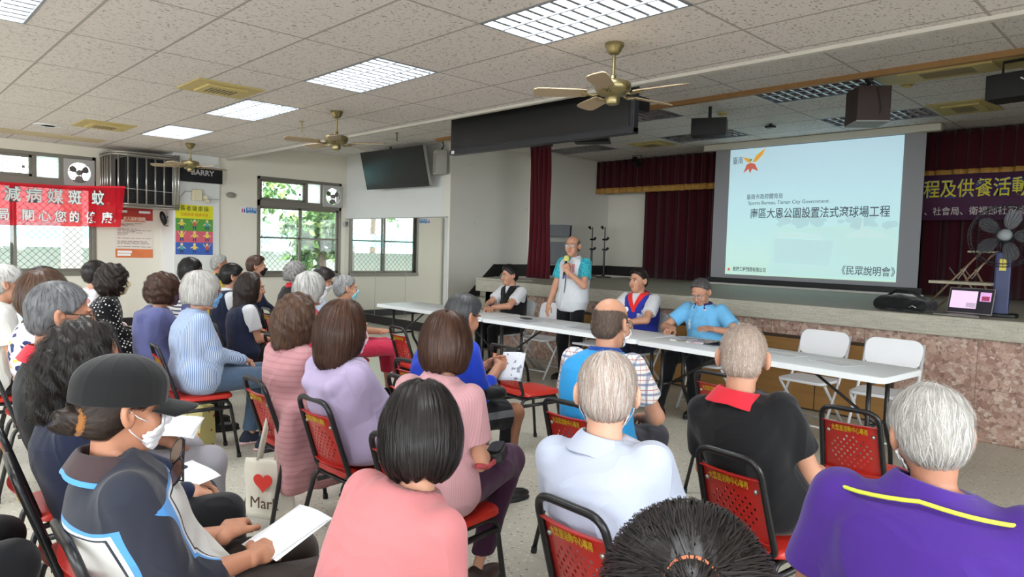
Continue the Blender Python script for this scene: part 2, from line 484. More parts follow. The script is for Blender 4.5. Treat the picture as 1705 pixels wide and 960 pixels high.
# ------------------------------------------------------------------ light fixtures
fix_white = mat('white fixture louvre', rgb(128, 133, 140), .3, spec=.5)
fix_steel = mat('unlit fixture louvre', rgb(176, 172, 172), .25, .6)
tube_on = mat('lit fluorescent tube', (1, 1, 1, 1), .4, emit=6.0)
tube_off = mat('unlit fluorescent tube', rgb(225, 225, 225), .4)
def fixture_meshes(lou, tube):
    hb = MB()   # housing: open box above the ceiling
    hb.box((0, 0, .11), (1.2, .6, .12))
    for lo, hi in (((0, 0, -.004), (.018, .6, .12)), ((1.182, 0, -.004), (1.2, .6, .12)), ((0, 0, -.004), (1.2, .018, .12)), ((0, .582, -.004), (1.2, .6, .12))): hb.box(lo, hi)
    lb = MB()
    for k in (1, 2): lb.box((.018, .6 * k / 3 - .006, .0), (1.182, .6 * k / 3 + .006, .05))
    for i in range(1, 12):
        x = 1.2 * i / 12
        for k in range(3):
            y0, y1 = .2 * k + .02, .2 * k + .18
            lb.box((x - .013, y0, .004), (x + .013, y1, .046))
    tb = [MB().cyl((.04, .1 + .2 * k, .075), (1.16, .1 + .2 * k, .075), .013, n=10) for k in range(3)]
    return hb.mesh('housing', fix_white), lb.mesh('louvre', lou), [t.mesh('tube', tube) for t in tb]
def place_fixture(ms, x, y, z, label, lit, group):
    t = thing('ceiling_light', label, 'ceiling light', (x, y, z), 0, group)
    for nm, me in [('housing', ms[0]), ('louvre', ms[1])] + [('tube', q) for q in ms[2]]:
        o = D.objects.new(nm, me); COL.objects.link(o); o.parent = t
    if lit:
        la = D.lights.new('lamp', 'AREA'); la.shape = 'RECTANGLE'; la.size = 1.14; la.size_y = .54
        la.energy = LAMP_W; la.color = (.95, .98, 1.0)
        lo = D.objects.new('lamp', la); COL.objects.link(lo); lo.parent = t; lo.location = (.6, .3, .054)
    return t
lit_ms = fixture_meshes(fix_white, tube_on); off_ms = fixture_meshes(fix_steel, tube_off)
LL = {0: 'lit ceiling light farthest away, before the caged corner unit', 1: 'lit ceiling light second farthest, beside the yellowed vent',
      2: 'lit ceiling light in the middle of the lower ceiling, left of the hanging black screen', 3: 'large lit ceiling light nearest the top edge, left of the nearest fan',
      6: 'lit ceiling light cut off by the top left corner'}
for i, (x, y) in enumerate(LIT):
    place_fixture(lit_ms, x, y, NZ, LL.get(i, 'added unseen lit ceiling light behind or beside the viewer'), True, 'lit ceiling lights')
UL = ['unlit louvred ceiling light behind the dark brown speaker box', 'unlit louvred ceiling light just above the projection screen', 'unlit louvred ceiling light left of the screen above the stage',
      'unlit louvred ceiling light right of the hanging black screen', 'unlit louvred ceiling light by the stage curtain', 'unlit louvred ceiling light at the right end of the stage']
for i, (x, y) in enumerate(UNLIT):
    place_fixture(off_ms, x, y, UZ, UL[i], False, 'unlit stage lights')

# ------------------------------------------------------------------ windows
def window(name, X, y0, y1, z0, z1, zt, ys_upper, mid, sash_split, rail_z, deep=.2):
    """outer frame, transom, sliding sashes; x is the room side of the wall"""
    b = MB(); xo, xi = X - .11, X + .012; f = .055
    b.box((xo, y0, z0), (xi, y0 + f, z1)).box((xo, y1 - f, z0), (xi, y1, z1)).box((xo, y0, z1 - f), (xi, y1, z1)).box((xo, y0, z0), (xi + .02, y1, z0 + f + .02))
    b.box((xo, y0, zt - .06), (xi, y1, zt + .06))
    for y in ys_upper: b.box((xo, y - .03, zt), (xi - .02, y + .03, z1))
    root = struct(b.build(name, alu, bevel=.004))
    for (a, c) in mid:      # sashes: frame + pane
        s = MB(); xs = X - .055 if mid.index((a, c)) % 2 else X - .09; w = .04
        zl, zh = z0 + f + .02, zt - .06
        s.box((xs, a, zl), (xs + .03, a + w, zh)).box((xs, c - w, zl), (xs + .03, c, zh)).box((xs, a, zh - w), (xs + .03, c, zh)).box((xs, a, zl), (xs + .03, c, zl + w))
        if rail_z: s.box((xs, a, rail_z - .018), (xs + .03, c, rail_z + .018))
        so = s.build('sash', alu, root, bevel=.003)
        MB().box((xs + .011, a + w, zl + w), (xs + .017, c - w, zh - w)).build('pane', glass_m, so)
    # upper hopper sash and the patterned fixed pane
    a, c = y0 + f, ys_upper[0] - .03 if len(ys_upper) else y1 - f
    s = MB(); zl, zh, w = zt + .06, z1 - f, .04
    s.box((X - .05, a, zl), (X - .01, a + w, zh)).box((X - .05, c - w, zl), (X - .01, c, zh)).box((X - .05, a, zh - w), (X - .01, c, zh)).box((X - .05, a, zl), (X - .01, c, zl + w))
    s.box((X - .01, c - .13, zl + .12), (X + .01, c - .09, zl + .16))
    so = s.build('hopper_sash', alu, root, bevel=.003)
    MB().box((X - .033, a + w, zl + w), (X - .027, c - w, zh - w)).build('pane', glass_m, so)
    if len(ys_upper) > 1:
        MB().box((X - .05, ys_upper[0] + .03, zl), (X - .044, ys_upper[1] - .03, zh)).build('patterned_pane', frost_m, root)
    # diamond wire grille outside
    g = MB(); xg = X - .17; pitch = .105
    n0 = int((z1 - z0 + y1 - y0) / pitch) + 1
    for k in range(n0):
        for sgn in (1, -1):
            # line z - z0 = sgn*(y - ya)
            pts = []
            off = k * pitch
            if sgn > 0:
                ya, za = (y0, z1 - off) if off < (z1 - z0) else (y0 + off - (z1 - z0), z0)
                L = min(y1 - ya, z1 - za)
                if L > .02: pts = [(xg, ya, za), (xg, ya + L, za + L)]
            else:
                ya, za = (y0, z0 + off) if off < (z1 - z0) else (y0 + off - (z1 - z0), z1)
                L = min(y1 - ya, za - z0)
                if L > .02: pts = [(xg, ya, za), (xg, ya + L, za - L)]
            if pts: g.tube(pts, .0032, 4, caps=False)
    g.build('wire_grille', grille_m, root)
    return root
window('window_1', LX, *w1, 2.345, [2.13, 2.49], [(-.70, .62), (.58, 1.9), (1.82, 2.92)], None, None)
window('window_2', W2X, *w2, 2.215, [6.42, 6.76], [(5.495, 6.36), (6.28, 7.115)], None, 1.58)
# sliding aluminium sash posts seen through window 1
def exhaust_fan(X, yc, zc, label):
    t = thing('exhaust_fan', label, 'exhaust fan', (X, yc, zc), 0, 'window exhaust fans')
    h = .21; ft = MB(); n = 24
    # square plate with a round opening
    vs, fs = [], []
    for i in range(n):
        a = 2 * PI * i / n; cx, sy = math.cos(a), math.sin(a); k = h / max(abs(cx), abs(sy))
        for x in (-.03, .035):
            vs += [(x, cx * k, sy * k), (x, .165 * cx, .165 * sy)]
    for i in range(n):
        j = (i + 1) % n; A, B = 4 * i, 4 * j
        fs += [(A + 2, B + 2, B + 3, A + 3), (A, A + 1, B + 1, B), (A + 1, A + 3, B + 3, B + 1), (A, B, B + 2, A + 2)]
    ft.add(vs, fs).build('housing', fan_grey, t)
    MB().cyl((-.02, 0, 0), (.05, 0, 0), .042, n=16).build('motor', fan_dark, t)
    gb = MB()
    for k in range(3):
        a = 2 * PI * k / 3 + .5; u = Vector((0, math.cos(a), math.sin(a))); w = Vector((0, -math.sin(a), math.cos(a)))
        pts = []
        for i in range(14):
            an = 2 * PI * i / 14
            r = .098 + .052 * math.cos(an); q = .060 * math.sin(an) * (.55 + .45 * (r / .15))
            pts.append(u * r + w * q + Vector((q * .45, 0, 0)))
        b = MB(); b.add(pts + [p + Vector((-.006, 0, 0)) for p in pts], [tuple(range(14)), tuple(range(27, 13, -1))] + [(i, (i + 1) % 14, 14 + (i + 1) % 14, 14 + i) for i in range(14)])
        b.build('blade', fan_dark, t)
    g = MB()
    for k in range(3): g.tube([(.034, .165 * math.cos(2.1 * k + .9), .165 * math.sin(2.1 * k + .9)), (.05, 0, 0)], .006, 6)
    g.build('bracket', fan_dark, t)
    return t
fan_grey = mat('grey exhaust fan plastic', rgb(168, 166, 164), .5)
fan_dark = mat('dark taupe fan blade', rgb(112, 105, 102), .5)
exhaust_fan(LX + .02, 2.73, 2.52, 'grey exhaust fan in the window behind the red banner')
exhaust_fan(W2X + .02, 6.965, 2.43, 'grey exhaust fan in the alcove window beside the mirror wall')

# mirror on the alcove wall
mir = mat('mirror glass', (.86, .88, .86, 1), .02, 1.0)
mf = mat('mirror seam', rgb(150, 150, 146), .5, .3)
t = thing('wall_mirror_panel', 'large frameless wall mirror in the alcove reflecting the window', 'mirror', (-10.72, 7.275, 0))
b = MB().box((-1.67, -.008, .16), (1.62, .003, 2.0)); b.build('mirror_glass', mir, t)
b = MB()
for x in (-1.38, -.55, .45): b.box((x - .003, -.0095, .16), (x + .003, -.008, 2.0))
b.box((-1.67, -.011, 1.995), (1.62, .003, 2.01)); b.build('seam_strip', mf, t)

# ------------------------------------------------------------------ stage
struct(MB().box((-7.72, 6.72, .865), (4.0, 11.0, 1.035)).build('floor_stage', [lip_m], bevel=.012))
struct(MB().box((-7.6, 6.82, 0), (4.0, 7.0, .865)).box((-7.6, 6.82, 0), (-7.4, 10.9, .865)).build('wall_stage_front', breccia_m))
struct(MB().box((-7.72, 6.72, 1.035), (-6.95, 7.15, 1.065)).build('trim_3', lip_m, bevel=.005))
b = MB()
for k in range(6): b.box((-9.06, 6.9 + .27 * k, 0), (-7.75, 8.6, .165 * (k + 1)))
struct(b.build('floor_steps', stage_m))
b = MB()   # black stepped skirting on the grey wall
b.box((-9.06, 8.3, 1.0), (-9.045, 9.15, 1.22)); b.box((-8.63, 9.15, 1.035), (-8.61, 10.97, 1.22)); b.box((-8.62, 10.95, 1.035), (3.9, 10.98, 1.22))
b.prism([(7.29, .0), (7.29, .34), (8.3, 1.22), (8.3, .90), (7.9, .5)], 0, .018, Matrix(((0, 0, 1, -9.059), (1, 0, 0, 0), (0, 1, 0, 0), (0, 0, 0, 1))))
struct(b.build('baseboard_stage', base_black))
wood_m = mat('varnished plywood', rgb(150, 112, 62), .45, noise=(3, .15), pattern=lambda nt, c: nt.mix(nt.noise(nt.mapping(nt.obj(), (2, 2, 30)), 1, 4), rgb(134, 96, 50), rgb(170, 128, 74)))
dark_trim = mat('dark panel frame', rgb(64, 50, 36), .6)
for i, (xa, xb) in enumerate(((-5.75, -4.85), (-4.75, -3.5), (-3.4, -2.02))):
    d = struct(MB().box((xa, 6.79, .0), (xb, 6.83, .72)).build('door_%d' % (i + 1), dark_trim))
    MB().box((xa + .03, 6.78, .02), ((xa + xb) / 2 - .005, 6.80, .69)).build('door_panel', wood_m, d)
    MB().box(((xa + xb) / 2 + .005, 6.78, .02), (xb - .03, 6.80, .69)).build('door_panel', wood_m, d)

# ------------------------------------------------------------------ outside the windows
out_wall = mat('outside wall', rgb(196, 192, 184), .9, noise=(.8, .05))
struct(MB().box((-40, -40, -.3), (40, 40, -.2)).build('ground_outside', mat('outside paving', rgb(176, 173, 165), .9, noise=(1, .08))))
struct(MB().box((-17.7, -14, -.2), (-17.5, 24, 1.25)).build('wall_outside', out_wall))
tq = mat('turquoise awning sheet', rgb(120, 205, 205), .6, noise=(3, .05))
for i, (ya, yb, lab) in enumerate(((-6.0, 4.8, 'turquoise awning outside the window behind the red banner'), (6.2, 14.0, 'turquoise awning outside the alcove window'))):
    t = thing('awning', lab, 'awning', (-17.0, (ya + yb) / 2, 0), 0, 'awnings outside')
    L = (yb - ya) / 2
    MB().grid(lambda u, v: (-.55 + 1.1 * u, -L + 2 * L * v, 1.78 - .32 * u + .02 * math.sin(v * 60)), 4, 120).build('awning_sheet', tq, t, solid=.01)
    for s in (-1, -.33, .33, 1): MB().cyl((.5, s * (L - .2), -.2), (.5, s * (L - .2), 1.5), .03).build('post', alu, t)
leaf_ms = [mat('leaf light', rgb(150, 178, 96), .7), mat('leaf mid', rgb(112, 148, 84), .7), mat('leaf dark', rgb(78, 112, 70), .7)]
bark = mat('bark', rgb(118, 104, 90), .9, noise=(20, .2))
def tree(x, y, h, r, lab, n=1500):
    t = thing('tree', lab, 'tree', (x, y, -.2), rnd.random() * 6, 'trees outside the windows')
    MB().tube([(0, 0, 0), (.05, 0, h * .35), (-.04, .05, h * .75)], [.13, .1, .05], 8).build('trunk', bark, t, smooth=True)
    b = MB()
    cs = [(rnd.gauss(0, r * .45), rnd.gauss(0, r * .45), h * .72 + rnd.gauss(0, r * .4)) for _ in range(14)]
    for k in range(n):
        c = rnd.choice(cs); d = Vector((rnd.gauss(0, 1), rnd.gauss(0, 1), rnd.gauss(0, 1))).normalized() * (r * .5 * rnd.random() ** .4)
        p = Vector(c) + d; u = Vector((rnd.gauss(0, 1), rnd.gauss(0, 1), rnd.gauss(0, 1))).normalized(); w = u.orthogonal().normalized(); s = .09 + .07 * rnd.random()
        b.add([p, p + u * s + w * s * .45, p + u * s * 2, p + u * s - w * s * .45], [(0, 1, 2, 3)], rnd.choice((0, 1, 1, 2)))
    b.build('crown', leaf_ms, t)
for a in ((-20.5, 1.4, 5.2, 1.5, 'leafy tree behind the awning, seen past the red banner'), (-20.2, 8.2, 5.2, 1.5, 'leafy tree seen in the left pane of the alcove window'),
          (-21.0, 14.6, 5.4, 1.6, 'leafy tree seen in the right pane of the alcove window'),
          (-14.9, 8.1, 2.9, .8, 'bright low tree close outside the alcove window')):
    tree(*a)
struct(MB().box((-15.9, 6.75, -.2), (-15.65, 7.0, 4.5)).box((-15.2, 2.9, -.2), (-14.95, 3.2, 4.5)).build('column_outside', mat('outside column', rgb(190, 186, 180), .9)))
# ------------------------------------------------------------------ red banquet chairs
red_m = mat('red coated steel', rgb(172, 36, 30), .35, spec=.5, noise=(6, .08), coat=.2)
red_pad = mat('red vinyl seat', rgb(186, 42, 30), .4, spec=.5, noise=(8, .08), bump=(40, .05))
gold_m = mat('gold lettering', rgb(206, 166, 40), .4, .3)
rivet_m = mat('steel rivet', rgb(170, 168, 160), .3, .8)
def curved(u, v, w=.30):          # backrest surface, bowed backwards
    x = (u - .5) * w; zz = .475 + .225 * v
    return x, zz
def make_chair():
    t = thing('banquet_chair', '', 'chair')
    # seat: padded plate with rounded corners
    b = MB(); P = rrect(.335, .36, .06, 5)
    lay = [(.96, .418), (1, .424), (1, .436), (.97, .446), (.88, .452)]
    vs = [(x * s, y * s, z) for s, z in lay for x, y in P]; n = len(P)
    fs = [(k * n + i, k * n + (i + 1) % n, (k + 1) * n + (i + 1) % n, (k + 1) * n + i) for k in range(len(lay) - 1) for i in range(n)]
    fs += [tuple(range(n - 1, -1, -1)), tuple((len(lay) - 1) * n + i for i in range(n))]
    b.add(vs, fs).build('seat', red_pad, t, smooth='auto')
    b = MB(); b.box((-.135, -.14, .398), (.135, .15, .419)); b.build('seat_pan', black_metal, t)
    # back frame loop leaning backwards
    def bp(x, z): return (x, -.165 - (z - .42) * .33, z)
    pts = [bp(-.08, .425), bp(-.142, .43), bp(-.128, .790), bp(.128, .790), bp(.142, .43), bp(.08, .425)]
    MB().tube(rounded_path(pts, .06, 6), .0125, 10).build('back_frame', black_metal, t, smooth=True)
    # perforated panel
    nx, nz = 15, 11
    def pp(u, v, off=0.0):
        x = (u - .5) * (.262 - .010 * v); z = .475 + .245 * v
        return (x, -.165 - (z - .42) * .33 - .012 + .02 * ((2 * u - 1) ** 2) - off, z)
    b = MB()
    for j in range(nz):
        for i in range(nx):
            u0, u1, v0, v1 = .08 + .84 * i / nx, .08 + .84 * (i + 1) / nx, .08 + .84 * j / nz, .08 + .84 * (j + 1) / nz
            uc, vc = (u0 + u1) / 2, (v0 + v1) / 2
            hole = (i + j) % 2 == 0 and ((uc - .5) / .36) ** 2 + ((vc - .40) / .34) ** 2 < 1
            if not hole: b.add([pp(u0, v0), pp(u1, v0), pp(u1, v1), pp(u0, v1)], [(0, 1, 2, 3)])
            else:
                o = [(u0, v0), (uc, v0), (u1, v0), (u1, vc), (u1, v1), (uc, v1), (u0, v1), (u0, vc)]
                r = []
                for k in range(8):
                    a = math.radians(225 + 45 * k); r.append((uc + .021 * math.cos(a), vc + .027 * math.sin(a)))
                b.add([pp(*q) for q in o] + [pp(*q) for q in r], [(k, (k + 1) % 8, 8 + (k + 1) % 8, 8 + k) for k in range(8)])
    for (u0, u1, v0, v1) in ((0, .08, 0, 1), (.92, 1, 0, 1), (.08, .92, 0, .08), (.08, .92, .92, 1)):   # flanged rim
        b.grid(lambda u, v: pp(u0 + (u1 - u0) * u, v0 + (v1 - v0) * v), 6, 4)
    b.grid(lambda u, v: pp(u, 0, .018 * v), 12, 1); b.grid(lambda u, v: pp(u, 1, .018 * v), 12, 1)
    pan = b.build('backrest', red_m, t, solid=.003)
    txt = text_mesh('lettering', '大恩里活動中心專用', 0.034, gold_m, t, None, .0006, .54, bold=.0006)
    nrm = Vector((0, -math.cos(math.atan(.33)), -math.sin(math.atan(.33))))
    up = Vector((0, -.33, 1)).normalized()
    txt.matrix_basis = frame(Vector(pp(.5, .88)) + nrm * .004, Vector((1, 0, 0)), up, nrm)
    for s in (0.1, .9):
        p = Vector(pp(s, .80)) + nrm * .002
        MB().ball(p, .010, 8, 6).build('rivet', rivet_m, t, smooth=True)
    for s in (-1, 1):        # side frames
        l = MB().tube(rounded_path([(s * .140, -.10, .405), (s * .143, -.180, .400), (s * .180, -.265, .012)], .05, 4), .0115, 10).build('leg', black_metal, t, smooth=True)
        MB().cyl((s * .180, -.265, 0), (s * .179, -.262, .03), .015, n=10).build('rubber_foot', black_plastic, l)
        l = MB().tube(rounded_path([(s * .140, .06, .405), (s * .143, .155, .400), (s * .165, .215, .012)], .05, 4), .0115, 10).build('leg', black_metal, t, smooth=True)
        MB().cyl((s * .165, .215, 0), (s * .164, .213, .03), .015, n=10).build('rubber_foot', black_plastic, l)
        MB().tube([(s * .141, -.12, .405), (s * .141, .10, .405)], .0115, 8).build('side_rail', black_metal, t, smooth=True)
        MB().tube([(s * .147, -.165, .355), (s * .147, .155, .355)], .013, 8).build('stacking_bar', black_metal, t, smooth=True)
    MB().tube([(-.14, -.165, .40), (.14, -.165, .40)], .009, 8).build('crossbar', black_metal, t, smooth=True)
    MB().tube([(-.14, .145, .40), (.14, .145, .40)], .009, 8).build('crossbar', black_metal, t, smooth=True)
    return t
CHAIR0 = make_chair(); CH_USED = [False]
def chair(x, y, rz, label, group='red banquet chairs'):
    if not CH_USED[0]:
        CH_USED[0] = True
        CHAIR0.location = (x, y, 0); CHAIR0.rotation_euler = (0, 0, rz); CHAIR0['label'] = label; CHAIR0['group'] = group
        return CHAIR0
    return dup(CHAIR0, (x, y, 0), rz, label, group)
R = math.radians
# empty ones (the occupied chairs are placed with their sitters further down)
chair(-4.95, 3.72, R(-4), 'empty red chair left of the other empties, beside the woman in crimson trousers')
chair(-3.52, 2.78, R(6), 'empty red chair low behind the lavender hoodie, only its back top showing')
chair(-3.62, 3.72, R(-6), 'empty red chair in front of the man in royal blue, seat in full view')
chair(-2.08, 4.02, R(-3), 'empty red chair between the bald man and the black polo shirt')
chair(-1.20, 3.68, R(2), 'empty red chair at the right end of the white tables')

# ------------------------------------------------------------------ white folding tables
table_m = mat('white plastic table top', rgb(232, 236, 238), .4, spec=.4, noise=(3, .02), bump=(90, .03))
def make_table(L, Dp):
    t = thing('folding_table', '', 'table')
    b = MB(); P = rrect(L, Dp, .05, 5); n = len(P)
    lay = [(1.0, .698), (1.0, .728), (.996, .737), (.985, .740)]
    vs = []
    for s, z in lay:
        vs += [(x - (1 - s) * math.copysign(L / 2, x), y - (1 - s) * math.copysign(Dp / 2, y), z) for x, y in P]
    fs = [(k * n + i, k * n + (i + 1) % n, (k + 1) * n + (i + 1) % n, (k + 1) * n + i) for k in range(3) for i in range(n)] + [tuple(range(n - 1, -1, -1)), tuple(3 * n + i for i in range(n))]
    b.add(vs, fs).build('table_top', table_m, t, smooth='auto')
    for s in (-1, 1):
        x = s * (L / 2 - .16)
        for y in (-.15, .15):
            MB().tube(rounded_path([(x, y, .70), (x, y, .30), (x, y * 1.7, .17), (x, y * 1.9, .0)], .10, 4), .016, 10).build('leg', black_metal, t, smooth=True)
        for z in (.36, .66): MB().tube([(x, -.15, z), (x, .15, z)], .012, 8).build('leg_crossbar', black_metal, t, smooth=True)
        MB().tube(rounded_path([(x, 0, .36), (x - s * .22, 0, .50), (x - s * .52, 0, .69)], .1, 3), .011, 8).build('brace', black_metal, t, smooth=True)
    return t
tb = make_table(2.06, .66); tb.location = (-4.56, 5.28, 0); tb['label'] = 'middle white folding table, before the standing speaker'; tb['group'] = 'white folding tables'
dup(tb, (-6.63, 5.28, 0), 0, 'leftmost white folding table, set before the mirror wall'); dup(tb, (-2.48, 5.19, 0), R(-4.5), 'rightmost white folding table, with two empty white chairs behind it')

# ------------------------------------------------------------------ white folding chairs behind the tables
fc_m = mat('white folding chair plastic', rgb(228, 229, 232), .4, noise=(5, .02))
fc_s = mat('white folding chair tube', rgb(205, 206, 208), .35, .2)
def make_fchair():
    t = thing('folding_chair', '', 'chair')
    P = [(x, z) for x, z in rrect(.43, .23, .075, 6)]
    M = frame((0, -.205, .745), (1, 0, 0), (0, -.22, 1), (0, -1, -.22))
    MB().prism(P, -.012, .012, M).build('backrest', fc_m, t, smooth='auto', bevel=.005)
    MB().prism(rrect(.40, .38, .05, 5), 0, .025, Matrix.Translation((0, .03, .435))).build('seat', fc_m, t, smooth='auto', bevel=.006)
    for s in (-1, 1):
        MB().tube([(s * .213, -.235, .83), (s * .213, -.16, .60), (s * .213, .23, .0)], .0125, 8).build('front_leg', fc_s, t, smooth=True)
        MB().tube([(s * .196, .16, .43), (s * .196, -.27, .0)], .0125, 8).build('rear_leg', fc_s, t, smooth=True)
    MB().tube([(-.213, .17, .08), (.213, .17, .08)], .009, 8).build('stretcher', fc_s, t, smooth=True)
    MB().tube([(-.196, -.2, .08), (.196, -.2, .08)], .009, 8).build('stretcher', fc_s, t, smooth=True)
    return t
fc = make_fchair()
FCS = [(-6.22, 6.02, 'white folding chair under the man in the black vest'), (-5.62, 5.98, 'empty white folding chair between the black vest man and the standing speaker'),
       (-4.95, 6.16, 'white folding chair behind the standing speaker'), (-4.30, 6.08, 'white folding chair under the man in the blue and red vest'),
       (-3.42, 6.02, 'white folding chair under the man in the light blue polo'), (-2.44, 6.02, 'empty white folding chair left of the two at the right end'), (-1.83, 5.93, 'empty white folding chair at the far right end of the tables')]
for i, (x, y, lab) in enumerate(FCS):
    if i == 0: fc.location = (x, y, 0); fc.rotation_euler = (0, 0, PI); fc['label'] = lab; fc['group'] = 'white folding chairs'
    else: dup(fc, (x, y, 0), PI + R((-3, 4, 0, -2, 3, -4, 2)[i]), lab)

# ------------------------------------------------------------------ ceiling fans
brass = mat('antique brass', rgb(150, 138, 100), .32, .85, noise=(30, .08))
blade_m = mat('beige wooden fan blade', rgb(172, 152, 124), .5, noise=(4, .08))
def make_fan():
    t = thing('ceiling_fan', '', 'ceiling fan')
    MB().lathe([(.0, 0), (.066, -.002), (.068, -.022), (.052, -.045), (.05, -.055), (.034, -.075), (.014, -.08)], n=28).build('canopy', brass, t, smooth='auto')
    MB().cyl((0, 0, -.07), (0, 0, -.25), .0115, n=12).lathe([(.011, -.215), (.022, -.222), (.022, -.255), (.03, -.265)], n=16).build('downrod', brass, t, smooth='auto')
    MB().lathe([(.02, -.255), (.09, -.262), (.122, -.275), (.126, -.285), (.126, -.318), (.118, -.33), (.10, -.352), (.06, -.36), (.05, -.37)], n=36).build('motor_housing', brass, t, smooth='auto')
    MB().lathe([(.045, -.362), (.05, -.375), (.05, -.40), (.044, -.418), (.03, -.425), (0, -.427)], n=24).build('switch_cup', brass, t, smooth='auto')
    for k in range(5):
        A = Matrix.Rotation(2 * PI * k / 5, 4, 'Z')
        b = MB(); b.tube([(.08, 0, -.345), (.14, 0, -.362), (.19, .018, -.352), (.22, .03, -.348)], .008, 8); b.tube([(.14, 0, -.362), (.19, -.018, -.352), (.22, -.03, -.348)], .008, 8)
        b.build('blade_iron', brass, t, smooth=True, M=A)
        P = [(.18, -.05), (.22, -.058), (.45, -.068), (.52, -.066), (.55, -.05), (.56, 0), (.55, .05), (.52, .066), (.45, .068), (.22, .058), (.18, .05)]
        B = A @ Matrix.Rotation(R(11), 4, 'X')
        MB().prism(P, -.004, .004, Matrix.Translation((0, 0, -.345))).build('blade', blade_m, t, M=A @ Matrix.Translation((0, 0, -.345)) @ Matrix.Rotation(R(12), 4, 'X') @ Matrix.Translation((0, 0, .345)), bevel=.002)
    return t
fn = make_fan(); fn.location = (-3.05, 3.94 * .985, NZ); fn.rotation_euler = (0, 0, R(8)); fn['label'] = 'nearest brass ceiling fan, in front of the wide hanging black screen'; fn['group'] = 'brass ceiling fans'
dup(fn, (-6.87, 3.9, NZ), R(40), 'middle brass ceiling fan, left of the tilted black television')
dup(fn, (-10.99, 3.78, NZ), R(20), 'farthest brass ceiling fan, before the black wall sign')

# ------------------------------------------------------------------ screens hung from the ceiling
scr_m = mat('dark screen', rgb(30, 30, 32), .30, spec=.5)
bez_m = mat('dark grey bezel', rgb(44, 45, 50), .4)
t = thing('hanging_display', 'wide black display hanging below the ceiling edge, white sticker at its corner', 'display', (-5.16, 5.22, 2.86))
MB().box((-1.33, -.02, -.26), (1.33, .05, .36)).build('casing', bez_m, t, bevel=.006)
MB().box((-1.30, -.027, -.20), (1.28, -.018, .34)).build('screen_panel', scr_m, t)
MB().box((-1.33, -.035, -.27), (1.33, .055, -.215)).build('bottom_rail', bez_m, t, bevel=.004)
MB().box((-1.29, -.0375, -.262), (-1.24, -.034, -.225)).build('sticker', paper_m, t)
for x in (-.9, .9): MB().cyl((x, .02, .35), (x, .02, UZ - 2.86), .02, n=10).build('hanger', black_metal, t)
MB().box((1.20, .06, -.03), (1.27, .30, .10)).build('mount_box', black_plastic, t)
t = thing('television', 'tilted black flat television mounted high above the mirror', 'television', (-10.2, 6.92, 2.86), 0, rot=(R(14), 0, R(3)))
MB().box((-.89, -.02, -.36), (.89, .03, .32)).build('casing', bez_m, t, bevel=.006)
MB().box((-.87, -.024, -.34), (.87, -.018, .305)).build('screen_panel', scr_m, t)
MB().box((.86, -.016, -.35), (.892, .034, .318)).build('side_edge', mat('pale bezel edge', rgb(170, 168, 160), .4), t)
MB().cyl((0, .03, .1), (0, .18, .3), .03, n=10).cyl((0, .0, .30), (0, .0, .36), .02, n=10).build('bracket', black_metal, t)
t = thing('column_speaker', 'narrow grey column speaker on the wall right of the tilted television', 'speaker', (-9.18, 7.14, 2.90), R(-20))
MB().box((-.10, -.09, -.2), (.10, .09, .2)).build('cabinet', mat('grey speaker cabinet', rgb(172, 170, 164), .5), t, bevel=.008)
MB().box((-.085, -.097, -.18), (.085, -.09, .14)).build('grille', mat('grey speaker cloth', rgb(148, 146, 140), .8, bump=(300, .2)), t)
MB().tube([(0, .02, .2), (.0, .06, .28), (.0, .04, .35)], .012, 8).build('bracket', black_metal, t)
# speakers and spots over the stage
brown_box = mat('dark brown speaker veneer', rgb(52, 36, 34), .5, noise=(8, .2))
t = thing('hanging_speaker', 'dark brown box speaker hanging before the projection screen', 'speaker', (-2.50, 7.15, 3.02), R(-52))
MB().box((-.17, -.15, -.21), (.17, .15, .12)).build('cabinet', brown_box, t, bevel=.004)
MB().box((-.172, -.152, -.216), (.172, .152, -.205)).build('base_panel', mat('pale grey speaker base', rgb(150, 152, 150), .6), t)
MB().cyl((0, 0, .12), (0, 0, .235), .02, n=10).box((-.05, -.02, .19), (.05, .02, .23)).build('bracket', black_metal, t)
MB().tube([(.175, .02, .1), (.19, .04, 0), (.182, .06, -.1), (.175, .05, -.15)], .004, 6).build('cable', black_plastic, t)
t = thing('hanging_speaker', 'long black speaker with loose wires hanging at the right edge above the stage', 'speaker', (-1.15, 7.15, 3.02), R(-8))
MB().box((-.36, -.13, -.13), (.36, .13, .08)).build('cabinet', black_plastic, t, bevel=.005)
MB().tube([(-.28, 0, .08), (-.28, 0, .20), (.28, 0, .20), (.28, 0, .08)], .012, 6).cyl((0, 0, .2), (0, 0, .235), .02).build('bracket', black_metal, t)
MB().tube([(-.1, -.14, .02), (0, -.16, -.05), (.1, -.15, .02), (.16, -.14, .12), (.1, -.12, .22)], .006, 6).build('cable', white_paint, t)
t = thing('hanging_speaker', 'small black speaker behind the right end of the hanging display', 'speaker', (-4.35, 7.4, 3.0), R(25))
MB().box((-.2, -.12, -.1), (.2, .12, .1)).build('cabinet', black_plastic, t, bevel=.005); MB().cyl((0, 0, .1), (0, 0, .26), .02).build('bracket', black_metal, t)
t = thing('hanging_speaker', 'black wedge speaker above the red side curtain', 'speaker', (-6.3, 7.6, 3.1), R(30))
MB().prism([(-.25, -.08), (.25, -.08), (.2, .1), (-.25, .08)], -.12, .12, Matrix(((1, 0, 0, 0), (0, 0, 1, 0), (0, 1, 0, 0), (0, 0, 0, 1)))).build('cabinet', black_plastic, t, bevel=.005); MB().cyl((0, 0, .08), (0, 0, .16), .02).build('bracket', black_metal, t)
t = thing('stage_spotlight', 'small black stage spotlight in front of the red valance', 'spotlight', (-7.49, 10.3, 3.12))
